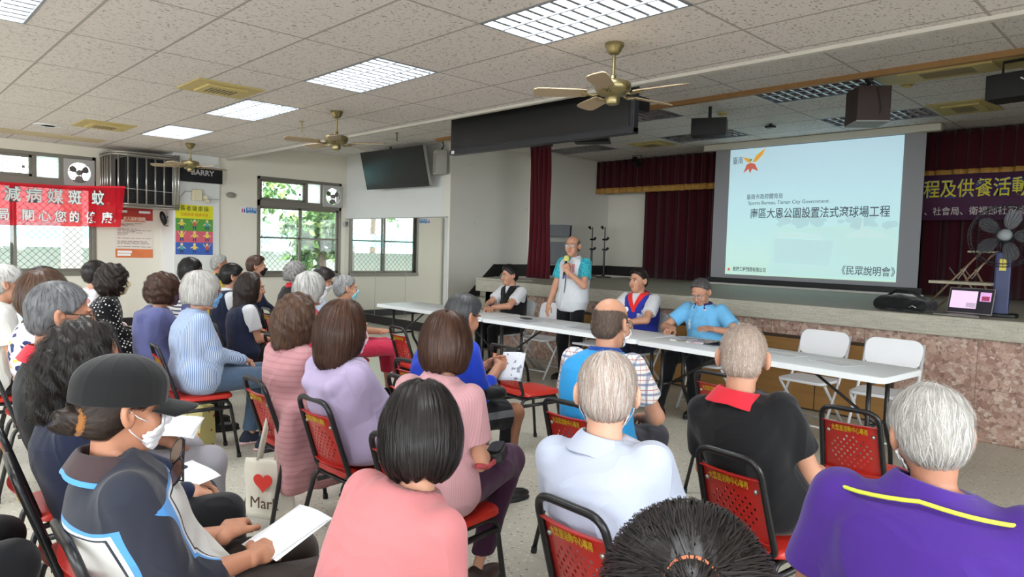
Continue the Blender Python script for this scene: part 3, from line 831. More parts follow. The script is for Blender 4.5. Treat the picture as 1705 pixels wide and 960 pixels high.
MB().lathe([(.0, -.08), (.05, -.08), (.06, .06), (.065, .09), (.055, .09), (.05, .06)], M=Matrix.Rotation(R(60), 4, 'X'), n=20).build('lamp_head', black_plastic, t)
MB().tube([(-.09, 0, 0), (-.09, 0, .13), (.09, 0, .13), (.09, 0, 0)], .008, 6).build('yoke', black_metal, t)
yellow_m = mat('yellowed plastic', rgb(196, 178, 118), .6, noise=(6, .12))
vent_dark = mat('dusty vent slots', rgb(120, 108, 84), .8)
def vent(x0, y0, x1, y1, z, label):
    t = thing('ceiling_vent', label, 'ceiling vent', ((x0 + x1) / 2, (y0 + y1) / 2, z), 0, 'yellowed ceiling vents')
    w, d = (x1 - x0) / 2, (y1 - y0) / 2
    MB().box((-w, -d, -.012), (w, d, 0)).build('frame', yellow_m, t, bevel=.004)
    MB().box((-w * .62, -d * .6, -.03), (w * .62, d * .6, -.011)).build('cover', yellow_m, t, bevel=.006)
    b = MB()
    for k in range(7): b.box((-w * .35, -d * .4 + k * d * .12, -.033), (w * .35, -d * .4 + k * d * .12 + d * .06, -.03))
    b.build('slots', vent_dark, t)
vent(-7.08, 2.3, -6.48, 2.92, NZ, 'large yellowed ceiling vent between the lit lights')
vent(-10.6, 2.15, -9.9, 2.75, NZ, 'yellowed ceiling vent nearest the small round downlight')
vent(-2.45, 8.75, -1.85, 9.5, UZ, 'yellowed ceiling vent above the right of the projection screen')
vent(-6.85, 9.1, -6.2, 9.6, UZ, 'yellowed ceiling vent left of the screen above the stage')
vent(-2.47, 7.0, -1.27, 7.55, UZ, 'yellowed ceiling panel between the brown speaker and the black one')
t = tag(MB().box((-12.25, -.6, NZ - .006), (-11.75, 2.85, NZ)).build('patched_ceiling_strip', mat('yellowed ceiling patch', rgb(204, 190, 152), .8, noise=(5, .1))), 'yellowed patched strip on the ceiling above the left window', 'ceiling strip')
t = thing('downlight', 'small round downlight in the ceiling at far left', 'downlight', (-10.9, 1.95, NZ))
MB().lathe([(.08, -.01), (.16, -.012), (.17, -.004), (.17, 0)], n=24).build('ring', white_paint, t, smooth='auto'); MB().lathe([(0, -.004), (.08, -.01)], n=20).build('reflector', chrome, t)
def detector(x, y, z, label):
    t = thing('smoke_detector', label, 'smoke detector', (x, y, z), 0, 'smoke detectors')
    MB().lathe([(0, -.045), (.035, -.04), (.045, -.02), (.06, -.018), (.065, 0)], n=20).build('dome', yellow_m, t, smooth='auto')
    MB().lathe([(.046, -.026), (.05, -.022), (.05, -.018), (.046, -.016)], n=20).build('vent_ring', vent_dark, t)
detector(-4.414, 7.8, UZ, 'yellowed smoke detector left of the brown speaker'); detector(-2.3, 7.6, UZ, 'yellowed smoke detector right of the brown speaker')
t = thing('ceiling_camera', 'small black camera on the ceiling left of the screen housing', 'camera', (-4.3, 8.85, UZ)); MB().box((-.06, -.04, -.05), (.06, .04, -.02)).build('body', black_plastic, t, bevel=.006); MB().cyl((0, 0, -.02), (0, 0, 0), .02).build('base', black_plastic, t)
for x, y, z, lab in ((-7.77, 3.95, NZ, 'short hanger rod hanging left of the middle ceiling fan'), (-9.07, 6.2, UZ, 'short hanger rod hanging over the tilted television')):
    t = thing('hanger_rod', lab, 'hanger rod', (x, y, z)); MB().cyl((0, 0, -.13), (0, 0, 0), .009, n=8).build('rod', brass, t); MB().lathe([(0, 0), (.03, 0), (.03, -.008), (0, -.01)], n=12).build('plate', brass, t)

# ------------------------------------------------------------------ stage curtains, screen and banner
velvet = mat('maroon velvet', rgb(86, 20, 30), .85, spec=.1, sheen=.3, noise=(2, .1))
velvet_d = mat('dark maroon velvet', rgb(60, 15, 24), .9, spec=.1, sheen=.2, noise=(2, .1))
fringe = mat('gold fringe', rgb(176, 132, 62), .6, noise=(60, .25), bump=(200, .4))
def drape(x0, x1, y, z0, z1, amp, per, seed, nu=220, nz=10, flare=0.0):
    rr = random.Random(seed); ph = rr.random() * 6
    def f(u, v):
        x = x0 + (x1 - x0) * u
        k = 2 * PI * (x - x0) / per
        a = amp * (1 + flare * (1 - v)) * (math.sin(k + .7 * math.sin(k * .37 + ph)) + .35 * math.sin(2.3 * k + ph))
        return (x + .3 * amp * math.cos(k), y + a, z0 + (z1 - z0) * v)
    return MB().grid(f, nu, nz)
t = thing('side_curtain', 'narrow gathered maroon curtain at the left edge of the stage', 'curtain', (-7.68, 8.0, 1.04))
def sc(u, v):
    w = .235 - .03 * v + .05 * abs(v - .5); k = u * 2 * PI * 5
    return (-w + 2 * w * u + .01 * math.sin(v * 9 + u * 7), .05 * math.sin(k + .6 * math.sin(3 * u)) + .02 * math.sin(v * 4), 2.09 * v)
MB().grid(sc, 110, 24).build('cloth', velvet, t, smooth=True, solid=.006)
MB().tube([(-.24, 0, 2.10), (.24, 0, 2.10)], .015, 8).cyl((-.2, 0, 2.1), (-.2, 0, 2.21), .01).cyl((.2, 0, 2.1), (.2, 0, 2.21), .01).build('rail', black_metal, t)
t = thing('back_curtain', 'wide dark maroon curtain across the back of the stage behind the screen', 'curtain', (0, 10.75, 0))
drape(-7.64, 3.6, 0, 1.04, 3.2, .045, .22, 3, 900, 4).build('cloth', velvet_d, t, smooth=True, solid=.006)
MB().tube([(-8.6, 0, 3.215), (3.9, 0, 3.215)], .02, 8).build('rail', black_metal, t)
for x0, x1, lab in ((-8.6, -5.6, 'maroon valance with gold fringe left of the projection screen'), (-3.0, 3.0, 'maroon valance with gold fringe right of the projection screen')):
    t = thing('valance', lab, 'valance', (0, 10.55, 0), 0, 'stage valances')
    drape(x0, x1, 0, 2.69, 3.23, .02, .17, 5, 500, 6).build('cloth', velvet_d, t, smooth=True, solid=.006)
    drape(x0, x1, -.008, 2.61, 2.715, .022, .17, 5, 500, 2, .3).build('fringe', fringe, t, smooth=True, solid=.008)
ban_p = mat('purple banner cloth', rgb(74, 38, 66), .8, noise=(4, .1)); ban_y = mat('yellow banner lettering', rgb(206, 196, 60), .7); ban_w = mat('pale banner lettering', rgb(186, 176, 176), .7); ban_b = mat('blue letter outline', rgb(50, 60, 130), .7)
t = thing('stage_banner', 'purple banner with large yellow characters hanging at the back of the stage', 'banner', (-1.1, 10.48, 2.345))
MB().grid(lambda u, v: (-1.9 + 5.4 * u, .012 * math.sin(u * 40), -.30 + .60 * v), 80, 2).build('cloth', ban_p, t, smooth=True, solid=.003)
FX = Matrix(((1, 0, 0, 0), (0, 0, -1, 0), (0, 1, 0, 0), (0, 0, 0, 1)))
text_mesh('lettering', '程及供餐活動', .25, ban_b, t, Matrix.Translation((-1.78, -.024, .095)) @ FX, .001, .78, 'LEFT', .011, 1.0)
text_mesh('lettering', '程及供餐活動', .25, ban_y, t, Matrix.Translation((-1.78, -.028, .095)) @ FX, .001, .78, 'LEFT', .002, 1.0)
text_mesh('lettering', '、社會局、衛福部社家署', .115, ban_w, t, Matrix.Translation((-1.76, -.026, -.19)) @ FX, .001, .9, 'LEFT', .001, 1.0)

# projection screen with its slide
housing_m = mat('cream screen housing', rgb(206, 203, 190), .5)
screen_grey = mat('grey projection cloth', rgb(150, 150, 154), .8)
def slide_pat(nt, col):
    v = nt.obj(); x, y, z = nt.sep(v)
    g = nt.math('MULTIPLY_ADD', z, .5, .5)
    n = nt.noise(nt.mapping(v, (3, 1, 3)), 1.0, 3)
    base = nt.ramp(g, [(0, rgb(190, 222, 206)), (.45, rgb(184, 220, 224)), (1, rgb(186, 216, 230))])
    return base
slide_m = mat('projected slide', rgb(186, 218, 224), .9, spec=0.0, pattern=slide_pat, emit=.5)
def emis(name, c, e=.5): return mat(name, c, .9, spec=0, emit=e)
txt_m = emis('slide lettering', rgb(84, 92, 100), .5)
ph1 = emis('slide picture foliage', rgb(172, 204, 208), .5); ph2 = emis('slide picture grass', rgb(184, 217, 214), .5); ph3 = emis('slide picture panel', rgb(180, 210, 212), .5); ph4 = emis('slide picture edge', rgb(190, 218, 216), .5)
t = thing('projection_screen', 'pull-down projection screen showing a pale blue slide above the stage', 'projection screen', (-4.25, 10.0, 2.13))
MB().box((-1.68, -.06, 1.02), (1.66, .06, 1.115)).build('housing', housing_m, t, bevel=.01)
MB().box((-1.49, .0, -1.05), (1.49, .012, 1.03)).build('cloth', screen_grey, t)
MB().box((-1.55, -.012, -1.06), (1.55, .02, -.985)).build('lower_border', black_plastic, t)
MB().box((-1.56, -.03, -1.10), (1.57, .03, -1.065)).build('bottom_bar', mat('pale bottom bar', rgb(190, 188, 182), .4), t, bevel=.006)
s = MB().box((-1.235, -.006, -.925), (1.235, -.001, 1.01)).build('slide', slide_m, t)
def sp(poly, m, y=-.008): MB().prism(poly, 0, .001, Matrix(((1, 0, 0, 0), (0, 0, -1, y), (0, 1, 0, 0), (0, 0, 0, 1)))).build('slide_picture', m, s)
rp = random.Random(3)
sp([(-.52, -.9), (1.22, -.9), (1.22, -.25)] + [(1.22 - 1.7 * k / 30, -.20 + .05 * rp.random()) for k in range(31)] + [(-.55 + .06 * rp.random(), -.25 - .6 * k / 14) for k in range(15)], ph2)
for k in range(26):
    cx = -.45 + 1.6 * rp.random(); cy = -.17 + .16 * rp.random(); r = .04 + .08 * rp.random()
    sp([(cx + r * (.7 + .5 * rp.random()) * math.cos(a * .7), cy + r * .7 * (.6 + .5 * rp.random()) * math.sin(a * .7)) for a in range(9)], ph1, -.0095 - .00002 * k)
sp([(-.45, -.72), (.36, -.74), (.42, -.38), (-.45, -.36)], ph3, -.011); sp([(-.42, -.34), (.25, -.36), (.2, -.29), (-.38, -.27)], ph4, -.011)
sp([(.55, -.32), (1.2, -.36), (1.05, -.27), (.8, -.22), (.78, -.05), (.75, -.22)], ph4, -.011)
def st(body, size, x, z, sx=1.0, al='LEFT', m=txt_m, bold=0.0): text_mesh('lettering', body, size, m, s, Matrix.Translation((x, -.0125, z)) @ FX, .0005, sx, al, bold)
st('臺南市政府體育局', .088, -.93, .265, .82); st('Sports Bureau, Tainan City Government', .078, -.90, .175, .95)
st('南區大恩公園設置法式滾球場工程', .165, -.86, .005, .80, bold=.0015); st('《民眾說明會》', .135, .48, -.80, .85, bold=.001)
st('乾陽工程顧問有限公司', .075, -1.10, -.845, .72, bold=.001); st('臺南', .12, -1.19, .83, .75)
lg = [emis('emblem orange', rgb(214, 160, 70), .55), emis('emblem red', rgb(190, 100, 84), .55), emis('emblem green', rgb(120, 150, 110), .5)]
sp([(-.86, .80), (-.80, .90), (-.66, 1.0), (-.70, .90), (-.80, .80)], lg[0], -.0125); sp([(-1.02, .88), (-.94, .80), (-.88, .79), (-.92, .86)], lg[0], -.0125)
sp([(-1.0, .64), (-.95, .77), (-.89, .79), (-.82, .77), (-.76, .66), (-.86, .70), (-.89, .63), (-.92, .70)], lg[1], -.0125)
sp([(-.89 + .022 * math.cos(a), .835 + .022 * math.sin(a)) for a in [k * .7 for k in range(9)]], lg[2], -.0128)
sp([(-1.17 + .02 * math.cos(a), -.85 + .024 * math.sin(a)) for a in [k * .7 for k in range(9)]], lg[1], -.0125)
# ------------------------------------------------------------------ people: signed-distance sculpting
F32 = np.float32
def A(*v): return np.array(v, F32)
def rc(P, a, b, ra, rb):
    a = np.asarray(a, F32); b = np.asarray(b, F32); ba = b - a; pa = P - a
    t = np.clip(pa @ ba / max(float(ba @ ba), 1e-9), 0, 1)
    return np.sqrt(((pa - t[:, None] * ba) ** 2).sum(1)) - (ra + (rb - ra) * t)
def el(P, c, r, M=None):
    q = P - np.asarray(c, F32)
    if M is not None: q = q @ np.asarray(M, F32)
    r = np.asarray(r, F32)
    k0 = np.sqrt(((q / r) ** 2).sum(1)); k1 = np.sqrt(((q / (r * r)) ** 2).sum(1))
    return k0 * (k0 - 1) / np.maximum(k1, 1e-6)
def rbox(P, c, hsz, r, M=None):
    q = P - np.asarray(c, F32)
    if M is not None: q = q @ np.asarray(M, F32)
    q = np.abs(q) - (np.asarray(hsz, F32) - r)
    return np.sqrt((np.maximum(q, 0) ** 2).sum(1)) + np.minimum(q.max(1), 0) - r
def smin(a, b, k):
    h = np.clip(.5 + .5 * (b - a) / k, 0, 1)
    return b + (a - b) * h - k * h * (1 - h)
def smax(a, b, k): return -smin(-a, -b, k)
def polygonize(f, lo, hi, h):
    """sparse surface-nets mesh of f(P) = 0"""
    B = 6; lo = np.asarray(lo, F32); hi = np.asarray(hi, F32)
    nb = np.ceil((hi - lo) / (h * B)).astype(int) + 1
    bi = np.stack(np.meshgrid(*[np.arange(k) for k in nb], indexing='ij'), -1).reshape(-1, 3)
    dc = f((lo + (bi * B + (B - 1) / 2) * h).astype(F32))
    act = np.abs(dc) < h * B * .5 * 1.732 * 1.4 + .006 + 2 * h
    V = np.where(dc < 0, -1, 1).astype(F32).reshape(nb)
    V = V.repeat(B, 0).repeat(B, 1).repeat(B, 2)
    off = np.stack(np.meshgrid(*[np.arange(B)] * 3, indexing='ij'), -1).reshape(-1, 3)
    ab = bi[act]
    V6 = V.reshape(nb[0], B, nb[1], B, nb[2], B).transpose(0, 2, 4, 1, 3, 5)
    for s in range(0, len(ab), 1500):
        q = ab[s:s + 1500]
        p = (lo + (q[:, None, :] * B + off[None]) * h).reshape(-1, 3).astype(F32)
        V6[q[:, 0], q[:, 1], q[:, 2]] = f(p).reshape(-1, B, B, B)
    S = V < 0
    c = np.zeros(tuple(k - 1 for k in S.shape), np.uint8)
    for dx in (0, 1):
        for dy in (0, 1):
            for dz in (0, 1):
                c += S[dx:S.shape[0] - 1 + dx, dy:S.shape[1] - 1 + dy, dz:S.shape[2] - 1 + dz]
    am = (c > 0) & (c < 8)
    idx = np.argwhere(am)
    vid = np.full(am.shape, -1, np.int32); vid[am] = np.arange(len(idx), dtype=np.int32)
    acc = np.zeros((len(idx), 3), F32); cnt = np.zeros(len(idx), F32)
    cor = [(x, y, z) for x in (0, 1) for y in (0, 1) for z in (0, 1)]
    vals = {k: V[idx[:, 0] + k[0], idx[:, 1] + k[1], idx[:, 2] + k[2]] for k in cor}
    for k in cor:
        for d in range(3):
            if k[d]: continue
            k2 = list(k); k2[d] = 1; k2 = tuple(k2)
            va, vb = vals[k], vals[k2]; cr = (va < 0) != (vb < 0)
            t = np.where(cr, va / np.where(cr, va - vb, 1), 0)
            pt = np.tile(np.array(k, F32), (len(idx), 1)); pt[:, d] += t
            acc += pt * cr[:, None]; cnt += cr
    verts = lo + (idx + acc / np.maximum(cnt, 1)[:, None]) * h
    qs = []
    for d in range(3):
        u, v = (d + 1) % 3, (d + 2) % 3
        sl0 = [slice(None)] * 3; sl1 = [slice(None)] * 3; sl0[d] = slice(0, -1); sl1[d] = slice(1, None)
        S0 = S[tuple(sl0)]; ch = np.argwhere(S0 != S[tuple(sl1)])
        ok = (ch[:, u] > 0) & (ch[:, v] > 0) & (ch[:, u] < S.shape[u] - 1) & (ch[:, v] < S.shape[v] - 1)
        ch = ch[ok]; ins = S0[ch[:, 0], ch[:, 1], ch[:, 2]]
        eu = np.zeros(3, int); eu[u] = 1; ev = np.zeros(3, int); ev[v] = 1
        q = np.stack([vid[tuple((ch - a * eu - b * ev).T)] for a, b in ((0, 0), (1, 0), (1, 1), (0, 1))], 1)
        q[~ins] = q[~ins][:, ::-1]; qs.append(q)
    return verts.astype(F32), np.concatenate(qs).astype(np.int32)
def np_mesh(name, verts, faces, mats, mi=None, smooth=True):
    me = D.meshes.new(name); k = faces.shape[1]
    me.vertices.add(len(verts)); me.vertices.foreach_set('co', np.ascontiguousarray(verts, F32).ravel())
    me.loops.add(faces.size); me.loops.foreach_set('vertex_index', np.ascontiguousarray(faces, np.int32).ravel())
    me.polygons.add(len(faces)); me.polygons.foreach_set('loop_start', np.arange(0, faces.size, k, dtype=np.int32))
    if smooth: me.polygons.foreach_set('use_smooth', np.ones(len(faces), bool))
    for m in (mats if isinstance(mats, (list, tuple)) else [mats]): me.materials.append(m)
    if mi is not None: me.polygons.foreach_set('material_index', np.ascontiguousarray(mi, np.int32))
    me.update(calc_edges=True); me.validate()
    return me
def np_obj(name, verts, faces, mats, parent=None, M=None, mi=None, attr=None):
    o = D.objects.new(name, np_mesh(name, verts, faces, mats, mi)); COL.objects.link(o)
    if attr is not None:
        at = o.data.attributes.new('mark', 'FLOAT', 'POINT'); at.data.foreach_set('value', np.ascontiguousarray(attr, F32))
    if M is not None: o.matrix_basis = M
    if parent is not None: o.parent = parent
    return o
def join(parts):
    vs, fs, b = [], [], 0
    for v, f in parts: vs.append(v); fs.append(f + b); b += len(v)
    return np.concatenate(vs), np.concatenate(fs)
def rotz(a): c, s = math.cos(a), math.sin(a); return np.array([[c, -s, 0], [s, c, 0], [0, 0, 1]])
def rotx(a): c, s = math.cos(a), math.sin(a); return np.array([[1, 0, 0], [0, c, -s], [0, s, c]])
def roty(a): c, s = math.cos(a), math.sin(a); return np.array([[c, 0, s], [0, 1, 0], [-s, 0, c]])
def unit(v): v = np.asarray(v, float); return v / max(np.linalg.norm(v), 1e-9)
def M4(Rm, t):
    return Matrix([[float(Rm[i][0]), float(Rm[i][1]), float(Rm[i][2]), float(t[i])] for i in range(3)] + [[0, 0, 0, 1]])

# materials for people
def skin_mat(name, c):
    return mat(name, c, .5, spec=.35, pattern=lambda nt, col: nt.mix(nt.noise(nt.obj(), 14, 4), col, tuple(x * k for x, k in zip(col[:3], (.90, .80, .76))) + (1,)), bump=(140, .05))
skins = {'a': skin_mat('skin light', rgb(212, 168, 144)), 'b': skin_mat('skin medium', rgb(194, 146, 120)), 'c': skin_mat('skin tan', rgb(176, 126, 100))}
lip_mat = mat('lips', rgb(178, 104, 92), .45)
eye_white = mat('eye white', rgb(226, 220, 214), .25); eye_dark = mat('dark iris', rgb(26, 18, 14), .2)
def hair_mat(name, c1, c2, rough=.42, spec=.32):
    if name in MC: return MC[name]
    m = D.materials.new(name); m.use_nodes = True; nt = NT(m); p = nt.n['Principled BSDF']
    geo = nt.new('ShaderNodeNewGeometry'); v = nt.obj()
    n = nt.noise(nt.mapping(v, (90, 90, 12)), 1.0, 3)
    f = nt.math('MULTIPLY_ADD', nt.math('POWER', geo.outputs['Random Per Island'], 1.6), .85, nt.math('MULTIPLY', n, .3))
    nt.l.new(nt.mix(f, c1, c2), p.inputs['Base Color'])
    p.inputs['Roughness'].default_value = rough; p.inputs['Specular IOR Level'].default_value = spec
    m.diffuse_color = c1; MC[name] = m; return m
HM = {'black': hair_mat('black hair', rgb(14, 12, 12), rgb(42, 36, 34)), 'softblack': hair_mat('soft black hair', rgb(26, 20, 18), rgb(58, 46, 40)),
      'brown': hair_mat('dark brown hair', rgb(40, 24, 18), rgb(86, 58, 44)), 'midbrown': hair_mat('brown hair', rgb(58, 40, 30), rgb(110, 82, 64)),
      'white': hair_mat('white hair', rgb(138, 134, 128), rgb(216, 213, 208), .45), 'grey': hair_mat('grey hair', rgb(96, 94, 92), rgb(176, 174, 170), .45),
      'saltpepper': hair_mat('salt and pepper hair', rgb(44, 44, 46), rgb(150, 150, 150), .45), 'greyblack': hair_mat('black hair going grey', rgb(30, 30, 32), rgb(96, 96, 98), .42),
      'lightgrey': hair_mat('light grey hair', rgb(108, 106, 103), rgb(190, 188, 184), .45), 'thinwhite': hair_mat('thin white hair', rgb(150, 116, 100), rgb(222, 216, 208), .45), 'saltdark': hair_mat('dark salt and pepper hair', rgb(34, 34, 36), rgb(108, 108, 110), .45), 'darkgrey': hair_mat('dark grey hair', rgb(54, 52, 52), rgb(140, 138, 136), .45),
      'stubble': hair_mat('dark stubble hair', rgb(64, 54, 48), rgb(124, 106, 94), .6, .2),
      'buzz': hair_mat('white stubble hair', rgb(150, 128, 114), rgb(200, 190, 180), .55)}
def cloth(name, c, wrinkle=.45, **k):
    fresh = name not in MC
    m = mat(name, c, k.pop('rough', .85), spec=k.pop('spec', .15), noise=k.pop('noise', (9, .07)), bump=k.pop('bump', (350, .12)), sheen=.15, **k)
    if fresh and wrinkle:
        nt = NT(m); p = nt.n['Principled BSDF']; old = p.inputs['Normal'].links[0].from_socket if p.inputs['Normal'].links else None
        n = nt.new('ShaderNodeTexNoise', noise_dimensions='3D'); nt.l.new(nt.mapping(nt.obj(), (1, 1, .7), rot=(.3, .5, 0)), n.inputs['Vector'])
        n.inputs['Scale'].default_value = 5.0; n.inputs['Detail'].default_value = 1.2; n.inputs['Distortion'].default_value = 1.1
        rid = nt.math('SUBTRACT', 1.0, nt.math('ABSOLUTE', nt.math('MULTIPLY_ADD', n.outputs['Fac'], 4.0, -2.0)))
        b = nt.new('ShaderNodeBump'); nt.l.new(rid, b.inputs['Height']); b.inputs['Strength'].default_value = wrinkle; b.inputs['Distance'].default_value = .018
        if old is not None: nt.l.new(old, b.inputs['Normal'])
        nt.l.new(b.outputs[0], p.inputs['Normal'])
    return m

# ------------------------------------------------------------------ head
def cran(Q, o): return el(Q, (0, -.012, .03), (.075 + o, .095 + o, .088 + o))
def face_fn(Q):
    d = cran(Q, 0.0)
    d = smin(d, el(Q, (0, .030, -.038), (.060, .064, .080)), .03)
    d = smin(d, el(Q, (0, .058, -.092), (.030, .026, .024)), .03)
    for s in (-1, 1):
        d = smin(d, el(Q, (s * .040, .064, -.034), (.024, .022, .026)), .02)
        d = smin(d, el(Q, (s * .028, .083, .026), (.028, .012, .008)), .012)
        d = smax(d, -el(Q, (s * .031, .106, .004), (.021, .016, .010)), .010)
    d = smin(d, rc(Q, (0, .090, .014), (0, .109, -.028), .0085, .0125), .010)
    for s in (-1, 1): d = smin(d, el(Q, (s * .012, .096, -.032), (.009, .010, .008)), .006)
    d = smin(d, el(Q, (0, .089, -.058), (.024, .012, .0062)), .005)
    d = smin(d, el(Q, (0, .086, -.069), (.020, .012, .0066)), .005)
    d = smax(d, -el(Q, (0, .102, -.0632), (.024, .010, .0022)), .003)
    return d
def head_fn(Q):
    d = face_fn(Q)
    for s in (-1, 1):
        M = np.array([[1, 0, 0], [0, .97, -.22], [0, .22, .97]]) @ rotz(s * .55)
        e = el(Q, (s * .0845, -.010, -.004), (.0125, .020, .035), M)
        e = smax(e, -el(Q, (s * .095, -.003, .0), (.010, .011, .020), M), .006)
        d = smin(d, e, .008)
    return d
# hair: a function of the head-local point, its crown, flow weights
def hair_fn(style, o=.013, bl=.115, seed=0, **k):
    rs = np.random.RandomState(seed); ph = rs.rand(6) * 6
    def wav(Q, amp, fr):
        return amp * (np.sin(fr * Q[:, 0] + 3 * np.sin(fr * .4 * Q[:, 2] + ph[0]) + ph[1]) * np.sin(fr * .9 * Q[:, 2] + 2 * np.sin(fr * .5 * Q[:, 1] + ph[2])) + .6 * np.sin(fr * 1.7 * Q[:, 1] + ph[3] + 2 * Q[:, 2] * fr * .6))
    def ridges(Q, amp, n=46):
        a = np.arctan2(Q[:, 0], Q[:, 1] + .02); return amp * (.5 * np.sin(31 * a + 5 * np.sin(4 * a + ph[4]) + 14 * Q[:, 2]) + .5 * np.sin(57 * a + 6 * np.sin(7 * a + ph[5]) - 23 * Q[:, 2]))
    c1 = k.get('line', .014)
    def plane1(Q): return .75 * Q[:, 1] - .66 * Q[:, 2] - c1
    def ear_notch(Q, d):
        for s in (-1, 1): d = smax(d, -el(Q, (s * .088, .012, -.018), (.030, .030, .038)), .008)
        return d
    if style in ('short', 'bald', 'buzz'):
        def f(Q):
            d = cran(Q, o)
            d = smin(d, el(Q, (0, -.052, -.026), (.066 + o * .4, .050 + o * .5, .056)), .02)
            if k.get('top'): d = smin(d, el(Q, (k.get('tx', 0), .012, .088), (.066, .078, .036 + k['top'])), .02)
            d = d + ridges(Q, .0012) + wav(Q, k.get('wave', .0), 60)
            d = smax(d, plane1(Q), .006); d = smax(d, -(Q[:, 2] + k.get('nape', .07)), .006); d = ear_notch(Q, d)
            if style == 'bald':
                d = smax(d, -el(Q, (0, .02, .112), (.080, k.get('bald', .098), k.get('bz', .085))), .010)
                d = smax(d, Q[:, 1] - .035, .006)
            return d
    elif style == 'bob':
        wd, dp = k.get('wd', .098), k.get('dp', .108)
        def f(Q):
            d = cran(Q, o)
            d = smin(d, el(Q, (0, -.022, -.030), (wd, dp, .112)), .035)
            if bl > .15: d = smin(d, rc(Q, (0, -.045, -.02), (0, -.055, -bl + .05), .090, .080) , .03)
            d = d + ridges(Q, .0011) + wav(Q, k.get('wave', .002), k.get('wf', 45))
            d = smax(d, -el(Q, (0, .148, -.052), (.064, .110, .118)), .012)
            d = smax(d, -(Q[:, 2] + bl + .004 * np.sin(70 * Q[:, 0] + 40 * Q[:, 1]) + .003 * np.sin(160 * Q[:, 0] - 90 * Q[:, 1]) + .25 * np.clip(Q[:, 1] + .02, -.1, .1) * k.get('tilt', 0.3)), .010)
            if bl > .15: d = smax(d, Q[:, 1] - .05, .01)
            if k.get('part'): d = smax(d, -el(Q, (.004, -.030, .136), (.0075, .040, .024)), .004)
            return d
    elif style == 'pony':
        def f(Q):
            d = cran(Q, o); d = smin(d, el(Q, (0, -.052, -.026), (.070, .055, .060)), .02)
            d = d + ridges(Q, .001); d = smax(d, plane1(Q), .006); d = smax(d, -(Q[:, 2] + .075), .006); d = ear_notch(Q, d)
            tc = k.get('tie', (0, -.105, .045))
            if k.get('bun'): d = smin(d, el(Q, (tc[0], tc[1] - .028, tc[2]), k['bun']) + wav(Q, .004, 90), .012)
            else:
                d = smin(d, rc(Q, tc, (tc[0], tc[1] - .03, tc[2] + .012), .012, .013), .008)
                d = smin(d, rc(Q, (tc[0], tc[1] - .035, tc[2] + .008), (tc[0], tc[1] - .075, tc[2] - .09), .026, .034), .02)
                d = smin(d, rc(Q, (tc[0], tc[1] - .075, tc[2] - .09), (tc[0], tc[1] - .06, tc[2] - .22), .034, .018), .02)
            return d
    return f
def strands(f, verts, n, crown, steps, ds, rs, wg=.35, lift=0.0, width=.0016, down=0.0, jit=.25, e0=.004, ex=None):
    """thin ribbons combed over the hair surface, away from the crown and downwards"""
    if n <= 0 or len(verts) == 0: return None
    P = verts[rs.randint(0, len(verts), n)].astype(F32).copy()
    def grad(P):
        e = .0025; g = np.stack([f(P + A(e, 0, 0)) - f(P - A(e, 0, 0)), f(P + A(0, e, 0)) - f(P - A(0, e, 0)), f(P + A(0, 0, e)) - f(P - A(0, 0, e))], 1)
        return g / np.maximum(np.linalg.norm(g, axis=1, keepdims=True), 1e-6)
    off = (rs.rand(n) * e0 + .0006).astype(F32)
    jv = rs.randn(n, 3).astype(F32) * jit
    pts, nrm = [], []
    cr = np.asarray(crown, F32); T = None
    for s in range(steps + 1):
        G = grad(P); d = f(P)
        near = np.abs(d) < .03
        tgt = off + lift * s
        P = P - G * np.where(near, d - tgt, 0)[:, None]
        pts.append(P.copy()); nrm.append(G)
        w = P - cr; w = w / np.maximum(np.linalg.norm(w, axis=1, keepdims=True), 1e-5)
        t = w + A(0, 0, -wg) + jv * .5
        t = t - G * (t * G).sum(1, keepdims=True) * np.where(near, 1, .2)[:, None]
        t = t / np.maximum(np.linalg.norm(t, axis=1, keepdims=True), 1e-5)
        T = t if T is None else (T * .45 + t * .55)
        P = P + T * ds
    pts = np.stack(pts, 1); nrm = np.stack(nrm, 1); m = steps + 1
    if ex is not None:
        keep = (((pts - np.asarray(ex[0], F32)) / np.asarray(ex[1], F32)) ** 2).sum(2).min(1) > 1; pts, nrm = pts[keep], nrm[keep]; n = len(pts)
    tg = np.gradient(pts, axis=1); sd = np.cross(nrm, tg); sd /= np.maximum(np.linalg.norm(sd, axis=2, keepdims=True), 1e-6)
    wv = width * (1 - .75 * np.linspace(0, 1, m) ** 2)[None, :, None] * (.6 + .8 * rs.rand(n, 1, 1))
    L, Rr = pts - sd * wv * .5, pts + sd * wv * .5
    V = np.stack([L, Rr], 2).reshape(-1, 3).astype(F32)
    b = (np.arange(n) * m * 2)[:, None] + (np.arange(steps) * 2)[None]
    Fq = np.stack([b, b + 1, b + 3, b + 2], 2).reshape(-1, 4).astype(np.int32)
    return V, Fq

